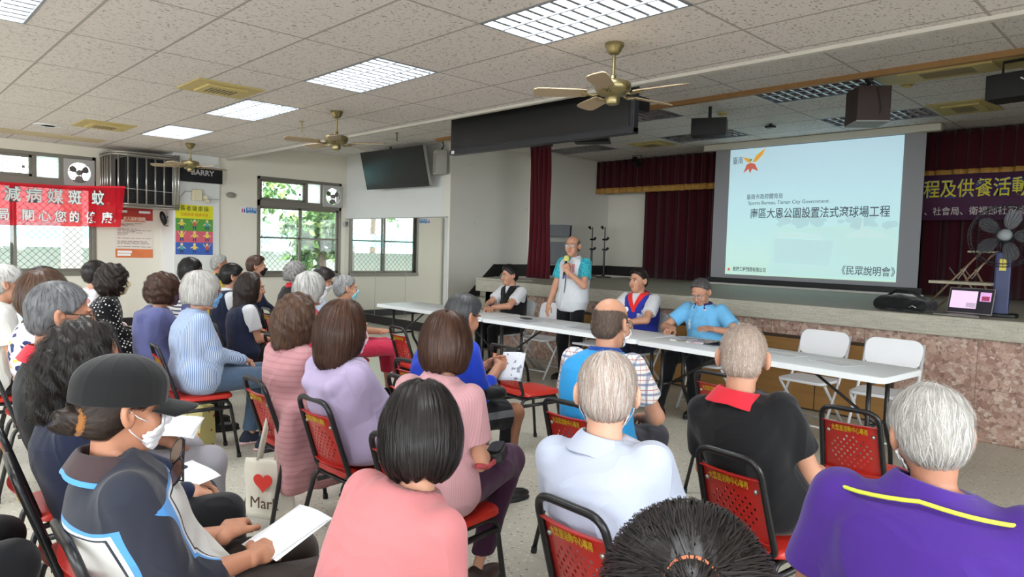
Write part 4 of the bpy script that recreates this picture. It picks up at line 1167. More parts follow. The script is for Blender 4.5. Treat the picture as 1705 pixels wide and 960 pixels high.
# ------------------------------------------------------------------ hands
def hand_mesh(Wp, fd, nd, side, curl=20.0, h=.0034, sc=1.0, spread=1.0, thumb=0.0):
    """fd: finger direction, nd: back-of-hand normal; side +1 right hand"""
    y = unit(fd); z = unit(np.asarray(nd, float) - y * np.dot(nd, y)); x = np.cross(y, z)
    Rm = np.stack([x, y, z], 1); th = -side
    cl = [curl] * 4 if not isinstance(curl, (list, tuple)) else list(curl)
    segs = []
    for i, (bx, ln, r) in enumerate(((-.030, .064, .0082), (-.0105, .073, .0088), (.0105, .068, .0085), (.030, .054, .0076))):
        bx = bx * -th if False else bx * (1 if th < 0 else 1)
        # index finger lies on the thumb side
        bx = (bx if th < 0 else -bx); a = 0.0; p = np.array([bx, .082 - .006 * abs(i - 1.3), .0]); c = math.radians(cl[i])
        sp = bx * 1.3 * spread
        for k, (fr, m) in enumerate(((.45, .75), (.31, 1.0), (.24, .65))):
            a += c * m
            q = p + np.array([sp * fr * ln / .05 * math.cos(a) * .4, math.cos(a), -math.sin(a)]) * ln * fr
            segs.append((p, q, r * (1 - .06 * k), r * (1 - .06 * (k + 1)))); p = q
    t0 = np.array([th * .026, .022, -.004]); ta = math.radians(thumb)
    t1 = t0 + np.array([th * .030 * math.cos(ta), .030, -.012 - .02 * math.sin(ta)]); t2 = t1 + np.array([th * .010 * math.cos(ta) - th * .012 * math.sin(ta), .028, -.010])
    t3 = t2 + np.array([-th * .004, .020, -.006])
    def f(P):
        Q = ((P - np.asarray(Wp, F32)) @ Rm.astype(F32)) / sc
        d = rbox(Q, (0, .046, -.001), (.040, .044, .014), .013)
        d = smin(d, rc(Q, (0, -.025, 0), (0, .02, 0), .024, .027), .02)
        d = smin(d, rc(Q, t0, t1, .015, .0115), .012); d = np.minimum(d, rc(Q, t1, t2, .0110, .0098)); d = smin(d, rc(Q, t2, t3, .0098, .0080), .004)
        for a, b, ra, rb in segs: d = smin(d, rc(Q, a, b, ra, rb), .0025)
        return d * sc
    c = np.asarray(Wp) + Rm @ np.array([0, .06, -.02]) * sc
    return polygonize(f, c - .125 * sc, c + .125 * sc, h)
TT = np.array([-.3, 0, .15, .35, .6, .78, .88, .95, 1.0, 1.2], F32)
WM = np.array([.165, .168, .168, .162, .174, .182, .170, .126, .072, .06], F32)
WF = np.array([.168, .168, .158, .142, .152, .160, .150, .108, .062, .052], F32)
YM = np.array([.115, .118, .124, .126, .122, .112, .092, .074, .060, .055], F32)
YF = np.array([.115, .116, .116, .112, .115, .108, .086, .066, .052, .050], F32)
PEOPLE = {}
def fold_noise(P, amp, s):
    x, y, z = P[:, 0], P[:, 1], P[:, 2]
    a = np.sin(17 * z + 5 * np.sin(8 * x + s) + 4 * np.sin(7 * y + 1.3 * s) + s)
    b = np.sin(26 * (z * .7 + x * .7) + 6 * np.sin(9 * y - s) + 2 * s)
    c = np.sin(23 * (z * .6 - x * .8) + 5 * np.sin(10 * z + s) + 3 * s)
    m = .5 + .5 * np.sin(6 * x + 5 * z + 4 * y + 2.1 * s)
    return amp * (a * .45 + b * .4 * m + c * .35 * (1 - m))
def person(key, label, pos, rz=0, lean=.06, side=0.0, head=(0, 0, 0), fem=False, skin='b', hs=1.0, bs=1.0, bd=1.0, bow=.03, hair=None, top=None, vest=None, low=None, arms=None,
           seat=.455, stand=0.0, mask=None, glasses=None, face=True, hb=None, hh=None, collar=None, belly=0.0, cap=None, knees=None, group=None, chair_at=None, feet=None, hood=None, strands_n=None, hand_h=.0042):
    dist = math.hypot(pos[0], pos[1])
    hb = hb or min(.0095, max(.0052, .0019 * dist)); hh = hh or min(.0065, max(.0036, .0012 * dist))
    rs = np.random.RandomState(sum(ord(c) * (i + 3) for i, c in enumerate(key)) % 9973); sd = float(rs.rand() * 6)
    ra = math.radians(rz); Rb = rotz(ra)
    hipw = np.array(pos[:2] + (0,)) - Rb @ np.array([side, lean, 0])
    Hm = rotz(math.radians(head[0])) @ rotx(-math.radians(head[1])) @ roty(math.radians(head[2]))
    ht = np.array([side, lean, pos[2]]); Hc = ht - Hm @ np.array([0, 0, .120 * hs])
    P0 = np.array([0, 0, stand if stand else seat + .105])
    N = Hc + .5 * (Hm @ np.array([0, -.030, -.128])) * hs + .5 * np.array([0, -.045, -.132]) * hs
    L = np.linalg.norm(N - P0); ax = (N - P0) / L
    Xb = unit(np.array([1, 0, 0]) - ax * ax[0]); Yb = np.cross(ax, Xb)
    WX = (WF if fem else WM) * bs; WY = (YF if fem else YM) * bd
    axf, Xf, Yf, P0f = ax.astype(F32), Xb.astype(F32), Yb.astype(F32), P0.astype(F32)
    def torso(P, infl):
        u = (P - P0f) @ axf / L; t = np.clip(u, -.02, 1.0)
        B = -bow * 4 * np.clip(t, 0, 1) * (1 - np.clip(t, 0, 1))
        q = P - P0f; x = q @ Xf; y = q @ Yf - B
        w = np.interp(t, TT, WX).astype(F32) + infl; dp = np.interp(t, TT, WY).astype(F32) + infl
        k0 = np.sqrt((x / w) ** 2 + (y / dp) ** 2); k1 = np.sqrt((x / w ** 2) ** 2 + (y / dp ** 2) ** 2)
        d = k0 * (k0 - 1) / np.maximum(k1, 1e-4); z = (u - t) * L
        d = np.where(z != 0, np.sqrt(np.maximum(d, 0) ** 2 + z ** 2) + np.minimum(d, 0) * 0, d)
        return d
    def spine(t): return P0 + ax * L * t - Yb * bow * 4 * t * (1 - t)
    sx = (.140 if fem else .160) * bs
    S = {s: spine(.90) + Xb * s * sx - ax * .016 for s in (-1, 1)}
    al1, al2 = (.265, .225) if fem else (.285, .245)
    # arms: wrist targets
    arms = arms or {}
    Wt, E, hd = {}, {}, {}
    for s in (-1, 1):
        a = arms.get(s) or arms.get(0) or {}
        w = np.array(a.get('w', (.075, .30, (seat + .175)))); w = w * np.array([s, 1, 1]) if not a.get('abs') else w
        v = w - S[s]; dl = np.linalg.norm(v); mx = (al1 + al2) * .985
        if dl > mx: v = v / dl * mx; w = S[s] + v; dl = mx
        ca = (al1 ** 2 + dl ** 2 - al2 ** 2) / (2 * al1 * dl); ca = max(-1, min(1, ca))
        n = v / dl; pole = np.array(a.get('pole', (.30, -.55, -.85))) * np.array([s, 1, 1]); pole = unit(pole - n * np.dot(pole, n))
        E[s] = S[s] + n * al1 * ca + pole * al1 * math.sqrt(1 - ca * ca); Wt[s] = w
        fd = unit(np.array(a['fd']) * (np.array([s, 1, 1]) if not a.get('abs') else 1)) if 'fd' in a else unit(w - E[s] + np.array([-s * .05, .05, -.04]))
        nd = np.array(a.get('nd', (.25, .1, 1.0))) * (np.array([s, 1, 1]) if not a.get('abs') else 1)
        hd[s] = (fd, nd, a.get('curl', 22), a.get('thumb', 0))
    # legs
    HJ = {s: np.array([s * .088 * bs, .01, (stand - .03) if stand else seat + .088]) for s in (-1, 1)}
    kn = knees or {}
    K, An = {}, {}
    for s in (-1, 1):
        if stand: K[s] = np.array([s * .10, .025, .47]); An[s] = np.array([s * .11, -.01, .085])
        else:
            k = kn.get(s, (.12, .40, seat + .065)); K[s] = np.array([s * k[0], k[1], k[2]])
            f_ = (feet or {}).get(s, (.12, .40, .085)); An[s] = np.array([s * f_[0], f_[1], f_[2]])
    low = low or {}; lw = low.get('r', 1.0) * (1.0 if not fem else .95)
    def leg(P, s, i):
        d = rc(P, HJ[s], K[s], .080 * lw + i, .060 * lw + i)
        return smin(d, rc(P, K[s], An[s], .058 * lw + i, (.036 + low.get('flare', 0)) * lw + i), .02)
    # ---- skin body: core, arms, legs as one field; head and hands finer
    slw = 1.0 if not fem else .88
    def arm(P, s, i, t0=0.0):
        return smin(rc(P, S[s], E[s], .046 * slw + i, .039 * slw + i), rc(P, E[s], Wt[s], .040 * slw + i, .026 * slw + i), .015)
    def body(P):
        d = torso(P, -.016)
        d = smin(d, el(P, P0 + A(0, 0, -.02), (.150 * bs, .10, .075)), .03)
        for s in (-1, 1):
            d = smin(d, arm(P, s, 0), .012); d = smin(d, leg(P, s, -.012), .02)
        return smin(d, rc(P, Hc + Hm @ np.array([0, -.022, -.06]) * hs, N + A(0, .004, -.055), .052 * slw * hs, .050 * slw * hs), .02)
    allp = np.array([Hc, N, P0] + [v for dct in (S, E, Wt, K, An, HJ) for v in dct.values()])
    lo, hi = allp.min(0) - .22, allp.max(0) + .22; lo[2] = max(lo[2], .03)
    hbs = hb * 1.15 if not low.get('bare') else hb
    parts = [polygonize(body, lo, hi, hbs)]
    Hf = Hm.astype(F32)
    def hl(P): return ((P - Hc.astype(F32)) @ Hf) / hs
    def headw(P):
        d = head_fn(hl(P)) * hs
        return smin(d, rc(P, Hc + Hm @ np.array([0, -.022, -.06]) * hs, N + A(0, .004, -.055), .052 * slw * hs, .050 * slw * hs), .018)
    hp = np.array([Hc, N]); hlo, hhi = hp.min(0) - .155 * hs, hp.max(0) + .155 * hs; hlo[2] = N[2] - .045
    hv, hf = polygonize(headw, hlo, hhi, hh)
    for s in (-1, 1):
        parts.append(hand_mesh(Wt[s], hd[s][0], hd[s][1], s, hd[s][2], hand_h, .93 if fem else 1.0, thumb=hd[s][3]))
    nb = sum(len(p[1]) for p in parts)
    parts.append((hv, hf)); v, f = join(parts)
    mi = np.zeros(len(f), np.int32)
    q = hl(hv[hf].mean(1)); mi[nb:][el(q, (0, .100, -.0635), (.025, .016, .0105)) < 0] = 1
    root = np_obj('person', v, f, [skins[skin], lip_mat], None, M4(Rb, hipw), mi)
    tag(root, label, 'person', group)
    HM4 = M4(Hm * hs, Hc)
    # ---- face details
    if face:
        for s in (-1, 1):
            b = MB(); b.ball((s * .031, .0835, .0035), (.0125, .0105, .0060), 14, 10)
            c = MB(); c.ball((s * .031 + .001, .0925, .0035), (.0050, .0020, .0048), 12, 8)
            e = b.build('eye', eye_white, root, True, M=HM4); c.build('iris', eye_dark, e, True)
            b = MB()
            b.tube([(s * .014, .0985, .021), (s * .026, .0985, .0255), (s * .038, .0935, .0245), (s * .047, .085, .019)], [.0028, .0036, .0032, .0016], 6)
            b.build('eyebrow', HM.get((hair or {}).get('mat', 'black'), HM['black']) if (hair or {}).get('mat') not in ('white', 'buzz') else HM['grey'], root, True, M=HM4)
            b = MB(); b.tube([(s * .019, .0955, .005), (s * .026, .0965, .0092), (s * .036, .0935, .0088), (s * .044, .0865, .0045)], .0014, 5); b.build('eyelid', eye_dark, root, True, M=HM4)
    # ---- hair
    if hair:
        st_ = hair['style']; hf_ = hair_fn(st_, seed=int(sd * 100), **{k: v_ for k, v_ in hair.items() if k in ('o', 'bl', 'line', 'nape', 'top', 'tx', 'wave', 'wf', 'bald', 'wd', 'dp', 'tilt', 'tie', 'bun', 'bz', 'part')})
        zb = -.30 if (st_ == 'pony' and not hair.get('bun')) else -max(.14, hair.get('bl', .115) + .05)
        vv, ff = polygonize(hf_, (-.16, -.235, zb), (.16, .15, .19), hh / hs)
        ns = strands_n if strands_n is not None else (3600 if dist < 1.8 else 2600 if dist < 3.2 else 1300 if dist < 5.5 else 600)
        wd = max(.0011, .00052 * dist)
        short = st_ in ('short', 'bald', 'buzz')
        cr = hair.get('crown', hair.get('tie') if st_ == 'pony' else (0, -.045, .115))
        stp = hair.get('steps', (4 if short else 8)); ds = hair.get('ds', (.006 if short else .011))
        sr = strands(hf_, vv, ns, cr, stp, ds, rs, wg=hair.get('wg', .15 if short else (.0 if st_ == 'pony' else .7)), lift=hair.get('lift', .0004), width=wd, jit=hair.get('jit', .25), e0=hair.get('e0', .004), ex=((.004, -.030, .136), (.0075, .040, .03)) if hair.get('part') else None)
        if sr is not None: vv, ff = join([(vv, ff), sr])
        np_obj('hair', vv, ff, HM[hair['mat']], root, HM4)
    if cap: cap(root, HM4, hh)
    # ---- glasses and mask
    if glasses:
        gm = glasses if not isinstance(glasses, str) else black_plastic
        b = MB()
        for s in (-1, 1):
            b.tube([(s * .033 + x, .1065 - 3.2 * (x * s) ** 2 - (.006 if x * s > 0 else 0) * (x * s / .024), .001 + z) for x, z in rrect(.048, .034, .012, 4)], .0013, 5, closed=True)
            b.tube([(s * .057, .098, .010), (s * .072, .070, .011), (s * .0815, .005, .012), (s * .083, -.018, .004)], .0013, 5)
        b.tube([(-.010, .107, .006), (0, .111, .008), (.010, .107, .006)], .0013, 5)
        g = b.build('glasses', gm, root, True, M=HM4)
        for s in (-1, 1):
            MB().prism([(x, z) for x, z in rrect(.046, .032, .011, 4)], -.0004, .0004, Matrix(((1, 0, 0, s * .033), (0, 0, -1, .105), (0, 1, 0, .001), (0, 0, 0, 1)))).build('lens', lens_m, g)
    if mask:
        def mf_(Q):
            d = np.abs(face_fn(Q) - .0058) - .0030
            d = d + .0009 * np.sin(Q[:, 2] * 330)
            m = el(Q, (0, .088, -.060), (.076, .086, .056))
            return smax(d, m, .003)
        vv, ff = polygonize(mf_, (-.09, -.02, -.14), (.09, .16, .02), max(hh, .0042) / hs)
        mo = np_obj('face_mask', vv, ff, mask, root, HM4)
        for s in (-1, 1):
            MB().tube([(s * .060, .058, -.030), (s * .076, .020, -.012), (s * .089, -.016, .016), (s * .086, -.026, -.008), (s * .078, .004, -.048), (s * .058, .048, -.086)], .0017, 5).build('ear_loop', white_paint, mo, True)
    # ---- clothes
    def region(P0_, P1_): return None
    def sleeves(P, kind, i, only=None):
        d = None
        for s in (-1, 1):
            sr_ = (.067 if not fem else .059) * bs ** .5
            if kind == 'short':
                en = S[s] + (E[s] - S[s]) * .66; ex = unit(E[s] - S[s])
                e = rc(P, S[s], S[s] + (E[s] - S[s]) * .8, sr_ + i, sr_ + .006 + i)
                e = smax(e, ((P - en.astype(F32)) @ ex.astype(F32)), .008)
            elif kind == 'cap':
                en = S[s] + (E[s] - S[s]) * .36; ex = unit(E[s] - S[s])
                e = rc(P, S[s], S[s] + (E[s] - S[s]) * .5, sr_ + i, sr_ + i); e = smax(e, ((P - en.astype(F32)) @ ex.astype(F32)), .008)
            else:
                e = smin(rc(P, S[s], E[s], sr_ - .002 + i, .053 * slw + i), rc(P, E[s], E[s] + (Wt[s] - E[s]) * (.93 if kind == 'long' else .45), .053 * slw + i, .038 * slw + i), .02)
                e = e + fold_noise(P, .0035, sd + s)
            d = e if d is None else np.minimum(d, e)
        return d
    def shirt_field(infl, sleeve, hem, tailr=None, puff=0.0, amp=.004):
        def f(P):
            d = torso(P, infl)
            if belly: d = smin(d, el(P, spine(.25) + Yb * .05, (.13 * bs, .06 + belly, .13)), .05)
            if fem: d = smin(d, el(P, spine(.62) + Yb * .07, (.115 * bs, .055, .06)), .05)
            d = smin(d, el(P, P0 + A(0, .0, -.03), (.172 * bs + infl, .128 * bd + infl, .18 if stand else .105)), .05)
            if puff: d = smin(d, el(P, spine(.12) + A(0, 0, 0), (.17 * bs + puff, .13 * bd + puff, .12)), .06)
            if sleeve: d = smin(d, sleeves(P, sleeve, infl - .012), .035)
            if tailr is not None:
                for c_, h_ in tailr: d = smin(d, rbox(P, np.array(c_), h_, .045), .07)
            if hood:
                hp_ = [N + Xb * s_ * x_ + Yb * y_ + ax * z_ for s_, x_, y_, z_ in ((-1, .095, .045, -.04), (-1, .125, -.04, -.035), (-1, .075, -.115, -.075), (1, .075, -.115, -.075), (1, .125, -.04, -.035), (1, .095, .045, -.04))]
                for a_, b_ in zip(hp_, hp_[1:]): d = smin(d, rc(P, a_, b_, .036, .040), .02)
                d = smin(d, el(P, N - Yb * .125 - ax * .135, (.105, .038, .085)), .025)
            u = (P - P0f) @ axf / L
            d = d + fold_noise(P, amp * 1.5, sd) * np.clip(1.25 - u, .3, 1.0)
            d = smax(d, -rc(P, P0 + ax * (.972 * L + .052), P0 + ax * (L + .2), .056, .075), .006)
            return smax(d, hem - P[:, 2], .010)
        return f
    tp = top or {}
    if tp:
        hem = tp.get('hem', (seat + .012) if not stand else stand - .10)
        sf = shirt_field(tp.get('infl', .010), tp.get('sleeve', 'short'), hem, tp.get('tails'), tp.get('puff', 0), tp.get('amp', .004))
        vv, ff = polygonize(sf, lo - .02, hi + .02, hb)
        mi2, ms, attr = None, [tp['mat']], None
        if tp.get('mats'):
            c = vv
            da = np.minimum(np.minimum(rc(c, S[1], E[1], .06, .055), rc(c, E[1], Wt[1], .055, .04)), np.minimum(rc(c, S[-1], E[-1], .06, .055), rc(c, E[-1], Wt[-1], .055, .04)))
            mi2 = None; attr = tp['pick'](c, (c - P0f) @ Xf, (c - P0f) @ Yf, (c - P0f) @ axf / L, da)
        so = np_obj(tp.get('name', 'shirt'), vv, ff, ms, root, None, mi2, attr)
    if vest:
        def vf(P):
            d = shirt_field(.022, None, vest.get('hem', seat + .01 if not stand else stand - .11), None, .0, .003)(P)
            for s in (-1, 1):
                d = smax(d, -rc(P, S[s] + Xb * s * .050 + ax * .03, S[s] + Xb * s * .085 - ax * .08, vest.get('arm', .066), .080), .008)
            q = P - P0f; x = q @ Xf; y = q @ Yf; u = (q @ axf) / L
            if vest.get('open') is not None:
                d = smax(d, np.where(y > 0, (u - vest['open']) * .20 - np.abs(x) + .004, -1.0), .004)
            return d
        vv, ff = polygonize(vf, lo - .03, hi + .03, hb * .9)
        mi2 = None; ms = [vest['mat']]; attr = None
        if vest.get('pick'):      # shoulder yoke or lapels in the second colour
            c = vv; x = (c - P0f) @ Xf; y = (c - P0f) @ Yf; u = (c - P0f) @ axf / L
            attr = vest['pick'](x, y, u)
        np_obj('vest', vv, ff, ms, root, None, mi2, attr)
    if low.get('mat'):
        hemz = low.get('hem', .075)
        def lf(P):
            d = el(P, P0 + A(0, .0, -.03), (.165 * bs, .120 * bd, .10))
            if not stand: d = smin(d, el(P, P0 + A(0, .10, -.035), (.15 * bs, .12, .065)), .04)
            else: d = smin(d, el(P, P0 + A(0, 0, .06), (.155 * bs, .11 * bd, .12)), .04)
            for s in (-1, 1): d = smin(d, leg(P, s, .012), .022)
            d = d + fold_noise(P, low.get('amp', .004), sd + 3)
            d = smax(d, hemz - P[:, 2], .006)
            if low.get('cut_knee'): # shorts end above the knee
                d = smax(d, (P[:, 1] - low['cut_knee']), .006)
            if not stand: d = smax(d, np.where(P[:, 1] < .30, seat - P[:, 2], -1.0).astype(F32), .006)
            return smax(d, P[:, 2] - (P0[2] + .10), .006)
        vv, ff = polygonize(lf, lo - .02, np.array([hi[0], hi[1], P0[2] + .2]), hb)
        attr = low['pick'](vv, K, An, HJ) if low.get('pick') else None
        np_obj(low.get('name', 'trousers'), vv, ff, low['mat'], root, None, None, attr)
    if low.get('shoe'):
        for s in (-1, 1):
            a0 = An[s]; ty = float(low.get('toe', 0)) * s
            Rt = rotz(-s * .12)
            def shf(P):
                q = (P - A(a0[0], a0[1], 0)) @ Rt.astype(F32)
                z0 = max(0.0, a0[2] - .085)
                q = q - A(0, 0, z0)
                d = el(q, (0, .045, .034), (.044, .135, .040)); d = smin(d, el(q, (0, -.02, .055), (.036, .050, .052)), .03)
                d = smax(d, -q[:, 2] + .002, .004); return smin(d, smax(el(q, (0, .040, .008), (.047, .142, .30)), np.abs(q[:, 2] - .010) - .009, .003), .004)
            vv, ff = polygonize(shf, (a0[0] - .10, a0[1] - .14, max(0, a0[2] - .085) - .01), (a0[0] + .10, a0[1] + .24, max(0, a0[2] - .085) + .13), max(.005, hb * .8))
            c = vv[ff].mean(1); z0 = max(0.0, a0[2] - .085)
            np_obj('shoe', vv, ff, [low['shoe'], low.get('sole', black_plastic)], root, None, (c[:, 2] < z0 + .020).astype(np.int32))
    # ---- collar
    if collar:
        cm = collar['mat']; kx = collar.get('w', 1.0) * (1.0 if not fem else .92); gap = collar.get('gap', 26)
        na = unit(Hc + Hm @ np.array([0, -.03, -.08]) * hs - N); cx_ = unit(Xb - na * np.dot(Xb, na)); cy_ = np.cross(na, cx_); C0 = N - ax * .012
        prof = [(.060, -.020), (.058, .018), (.060, .030), (.065, .032), (.074, .012), (.0865, -.016), (.090, -.024)] if not collar.get('stand') else [(.066, -.03), (.062, .0), (.061, .035), (.066, .045), (.073, .03), (.080, -.02)]
        nph = 44; vs = []
        for i in range(nph + 1):
            ph = math.radians(90 + gap + (360 - 2 * gap) * i / nph)
            for r, z in prof:
                rr = r * kx * (1 + .16 * abs(math.cos(ph)) * (1 if r > .07 else .4)); z2 = z - .018 * max(0, math.sin(ph)) - (.012 if r > .07 else 0) * abs(math.cos(ph))
                vs.append(C0 + cx_ * rr * math.cos(ph) + cy_ * rr * math.sin(ph) * .98 + na * z2)
        k = len(prof); fs = [(i * k + j, (i + 1) * k + j, (i + 1) * k + j + 1, i * k + j + 1) for i in range(nph) for j in range(k - 1)]
        mis = [1 if (collar.get('mat2') and j == k - 2) else 0 for i in range(nph) for j in range(k - 1)]
        b = MB(); b.v = [tuple(x) for x in vs]; b.f = fs; b.m = mis
        b.build('collar', [cm] + ([collar['mat2']] if collar.get('mat2') else []), root, True, solid=.004, subsurf=1)
    PEOPLE[key] = dict(root=root, Rb=Rb, hip=hipw, Hm=Hm, Hc=Hc, N=N, S=S, E=E, W=Wt, K=K, An=An, ax=ax, Xb=Xb, Yb=Yb, spine=spine, L=L, hd=hd, hs=hs, HM4=HM4, torso=torso, P0=P0)
    if chair_at is not None:
        cl, cdx, cdy, crz = chair_at if len(chair_at) == 4 else (chair_at[0], 0, 0, rz)
        c_ = hipw + Rb @ np.array([cdx, cdy + .005, 0])
        chair(c_[0], c_[1], math.radians(crz), cl)
    return root
def pw(key, p):
    """a point of a person's own frame in world coordinates"""
    q = PEOPLE[key]; return q['hip'] + q['Rb'] @ np.asarray(p, float)
lens_m = mat('glasses lens', rgb(235, 240, 242), .05, alpha=.10)
# ------------------------------------------------------------------ clothes of the people
def stripes(axis, per, w, c2):
    def f(nt, col):
        x, y, z = nt.sep(nt.obj()); q = {'xy': nt.math('MULTIPLY', nt.math('ARCTAN2', x, nt.math('ADD', y, .02)), .17), 'z': z, 'x': x}[axis]
        return nt.mix(nt.stripe(q, per, w), col, c2)
    return f
def dots(nt, col):
    v = nt.obj(); d = nt.voro(nt.mapping(v, (38, 38, 38), rot=(.5, .4, .3)), 1.0, rnd_=.15)
    return nt.mix(nt.math('LESS_THAN', d, .27), col, rgb(232, 230, 226))
def blocks(nt, col):
    c = nt.voro(nt.mapping(nt.obj(), (22, 22, 34)), 1.0, 'Color'); r = nt.sep(c)[0]
    return nt.ramp(r, [(0, rgb(232, 230, 232)), (.42, rgb(40, 50, 96)), (.58, rgb(226, 214, 226)), (.70, rgb(218, 200, 92)), (.80, rgb(222, 186, 204)), (.9, rgb(236, 236, 238))], 'CONSTANT')
def floral(nt, col):
    v = nt.obj(); d = nt.voro(v, 16); r = nt.sep(nt.voro(v, 16, 'Color'))[0]
    return nt.mix(nt.math('MULTIPLY', nt.math('LESS_THAN', d, .38), nt.math('GREATER_THAN', r, .35)), col, rgb(196, 140, 140))
def plaid(nt, col):
    x, y, z = nt.sep(nt.obj())
    c = nt.mix(nt.math('MULTIPLY', nt.stripe(z, .048, .012), .7), col, rgb(70, 90, 140))
    c = nt.mix(nt.math('MULTIPLY', nt.stripe(z, .048, .004, .022), .8), c, rgb(190, 80, 70))
    c = nt.mix(nt.math('MULTIPLY', nt.stripe(x, .048, .010), .6), c, rgb(80, 110, 150))
    return nt.mix(nt.math('MULTIPLY', nt.stripe(nt.math('ADD', y, x), .05, .005), .7), c, rgb(170, 110, 90))
def blotch(c2, sc=14, th=.5):
    def f(nt, col): return nt.mix(nt.math('GREATER_THAN', nt.noise(nt.obj(), sc, 2), th), col, c2)
    return f
def marked(name, c1, bands):
    # colour changes where the cloth's seam field 'mark' passes the given values
    def f(nt, col):
        a = nt.new('ShaderNodeAttribute', attribute_name='mark').outputs['Fac']; c = col
        for lo_, hi_, cc in bands: c = nt.mix(nt.band(a, lo_, hi_), c, cc)
        return c
    return cloth(name, c1, pattern=f)
CM = dict(
    white=cloth('white cotton', rgb(206, 207, 210)), offwhite=cloth('off white cotton', rgb(214, 213, 208)), navy=cloth('navy cotton', rgb(30, 36, 58)), black=cloth('black cotton', rgb(24, 24, 26)),
    blackpants=cloth('black trouser cloth', rgb(20, 20, 23)), greypants=cloth('light grey trouser cloth', rgb(148, 146, 152)), darkbrown=cloth('dark brown trouser cloth', rgb(54, 46, 42)),
    jeans=cloth('blue denim', rgb(72, 90, 112), noise=(40, .15)), slate=cloth('slate purple jacket cloth', rgb(92, 96, 140)), pinkshirt=cloth('salmon pink cotton', rgb(180, 110, 112)),
    pinkknit=cloth('pale pink knit', rgb(180, 138, 142), pattern=stripes('xy', .008, .0025, rgb(176, 126, 132))), purplepants=cloth('dark purple trouser cloth', rgb(62, 32, 56)), lavender=cloth('lavender hooded jacket cloth', rgb(166, 152, 182)),
    pinkstripe=cloth('dusty pink striped shirt cloth', rgb(186, 136, 140), pattern=stripes('z', .030, .010, rgb(178, 126, 131))), royal=cloth('royal blue cotton', rgb(30, 62, 184)), shorts=cloth('black shorts cloth', rgb(32, 33, 36)), shortgrey=cloth('grey shorts stripe', rgb(116, 118, 122), pattern=stripes('xy', .006, .002, rgb(90, 92, 96))),
    sky=cloth('bright sky blue vest cloth', rgb(44, 152, 216)), plaid=cloth('plaid shirt cloth', rgb(224, 222, 220), pattern=plaid), palepolo=cloth('pale blue white polo cloth', rgb(176, 183, 202)), purple=cloth('purple polo cloth', rgb(66, 36, 122)),
    red=cloth('red collar cloth', rgb(204, 44, 58)), crimson=cloth('crimson cloth', rgb(196, 52, 82)), rosered=cloth('rose red jacket cloth', rgb(190, 60, 78)), bluestripe=cloth('fine blue striped cotton', rgb(184, 196, 214), pattern=stripes('xy', .010, .0045, rgb(92, 122, 168))),
    dots=cloth('black cloth with white dots', rgb(22, 22, 26), pattern=dots), blocks=cloth('colour block print cloth', rgb(230, 228, 230), pattern=blocks), floral=cloth('white floral print cloth', rgb(226, 224, 226), pattern=floral), yellow=cloth('yellow shirt cloth', rgb(206, 178, 60)), paleblue=cloth('pale blue shirt cloth', rgb(190, 208, 224)),
    blackprint=cloth('black print shirt cloth', rgb(40, 40, 40), pattern=blotch(rgb(196, 190, 90), 26, .58)), jacketnavy=cloth('dark navy jacket cloth', rgb(46, 52, 68)), jacketwhite=cloth('white jacket cloth', rgb(220, 220, 216)), jacketblue=cloth('blue jacket stripe', rgb(78, 142, 206)), brownknit=cloth('dark brown knit collar', rgb(66, 52, 54)),
    vestwhite=cloth('white vest cloth', rgb(200, 204, 208)), teal=cloth('teal print sleeve cloth', rgb(64, 172, 182), pattern=blotch(rgb(40, 140, 160), 40, .52)), vestblue=cloth('royal blue vest cloth', rgb(42, 54, 150)), vestred=cloth('bright red vest cloth', rgb(222, 44, 46)), lightblue=cloth('light blue polo cloth', rgb(110, 180, 226)),
    navycollar=cloth('navy collar cloth', rgb(44, 40, 92)), bluecollar=cloth('deep blue collar cloth', rgb(30, 70, 150)), stripewhite=cloth('white top with navy stripes', rgb(226, 226, 228), pattern=stripes('z', .04, .014, rgb(50, 56, 90))))
MASKB = cloth('blue face mask', rgb(110, 164, 214)); MASKT = cloth('pale turquoise face mask', rgb(150, 206, 216)); MASKW = cloth('white face mask', rgb(232, 233, 236)); MASKY = cloth('cream face mask', rgb(224, 210, 172)); MASKP = cloth('purple brown face mask', rgb(92, 70, 88)); MASKK = cloth('black face mask', rgb(30, 28, 32)); MASKR = cloth('pale pink face mask', rgb(226, 190, 196))
shoe_k = mat('black shoe', rgb(24, 23, 24), .45, noise=(20, .1)); shoe_b = mat('dark brown leather shoe', rgb(58, 44, 40), .4, noise=(20, .1)); shoe_s = mat('navy sneaker cloth', rgb(38, 44, 60), .8, noise=(30, .1)); sole_w = mat('pale shoe sole', rgb(206, 196, 192), .7); sole_p = mat('pink shoe sole', rgb(214, 176, 176), .7)
red_frame = mat('red glasses frame', rgb(150, 40, 44), .4); gold_frame = mat('thin metal glasses frame', rgb(120, 112, 104), .3, .7)
BP = dict(mat=CM['blackpants'], shoe=shoe_k)
def H(style, m, **k): return dict(style=style, mat=m, **k)
LAPC = {0: dict(w=(.055, .27, .640))}                                   # hands together on the lap
LAPT = {0: dict(w=(.125, .30, .620))}                                   # hands on the thighs
def seatlab(t): return ('red chair under the ' + t,)
AUD = 'seated audience'

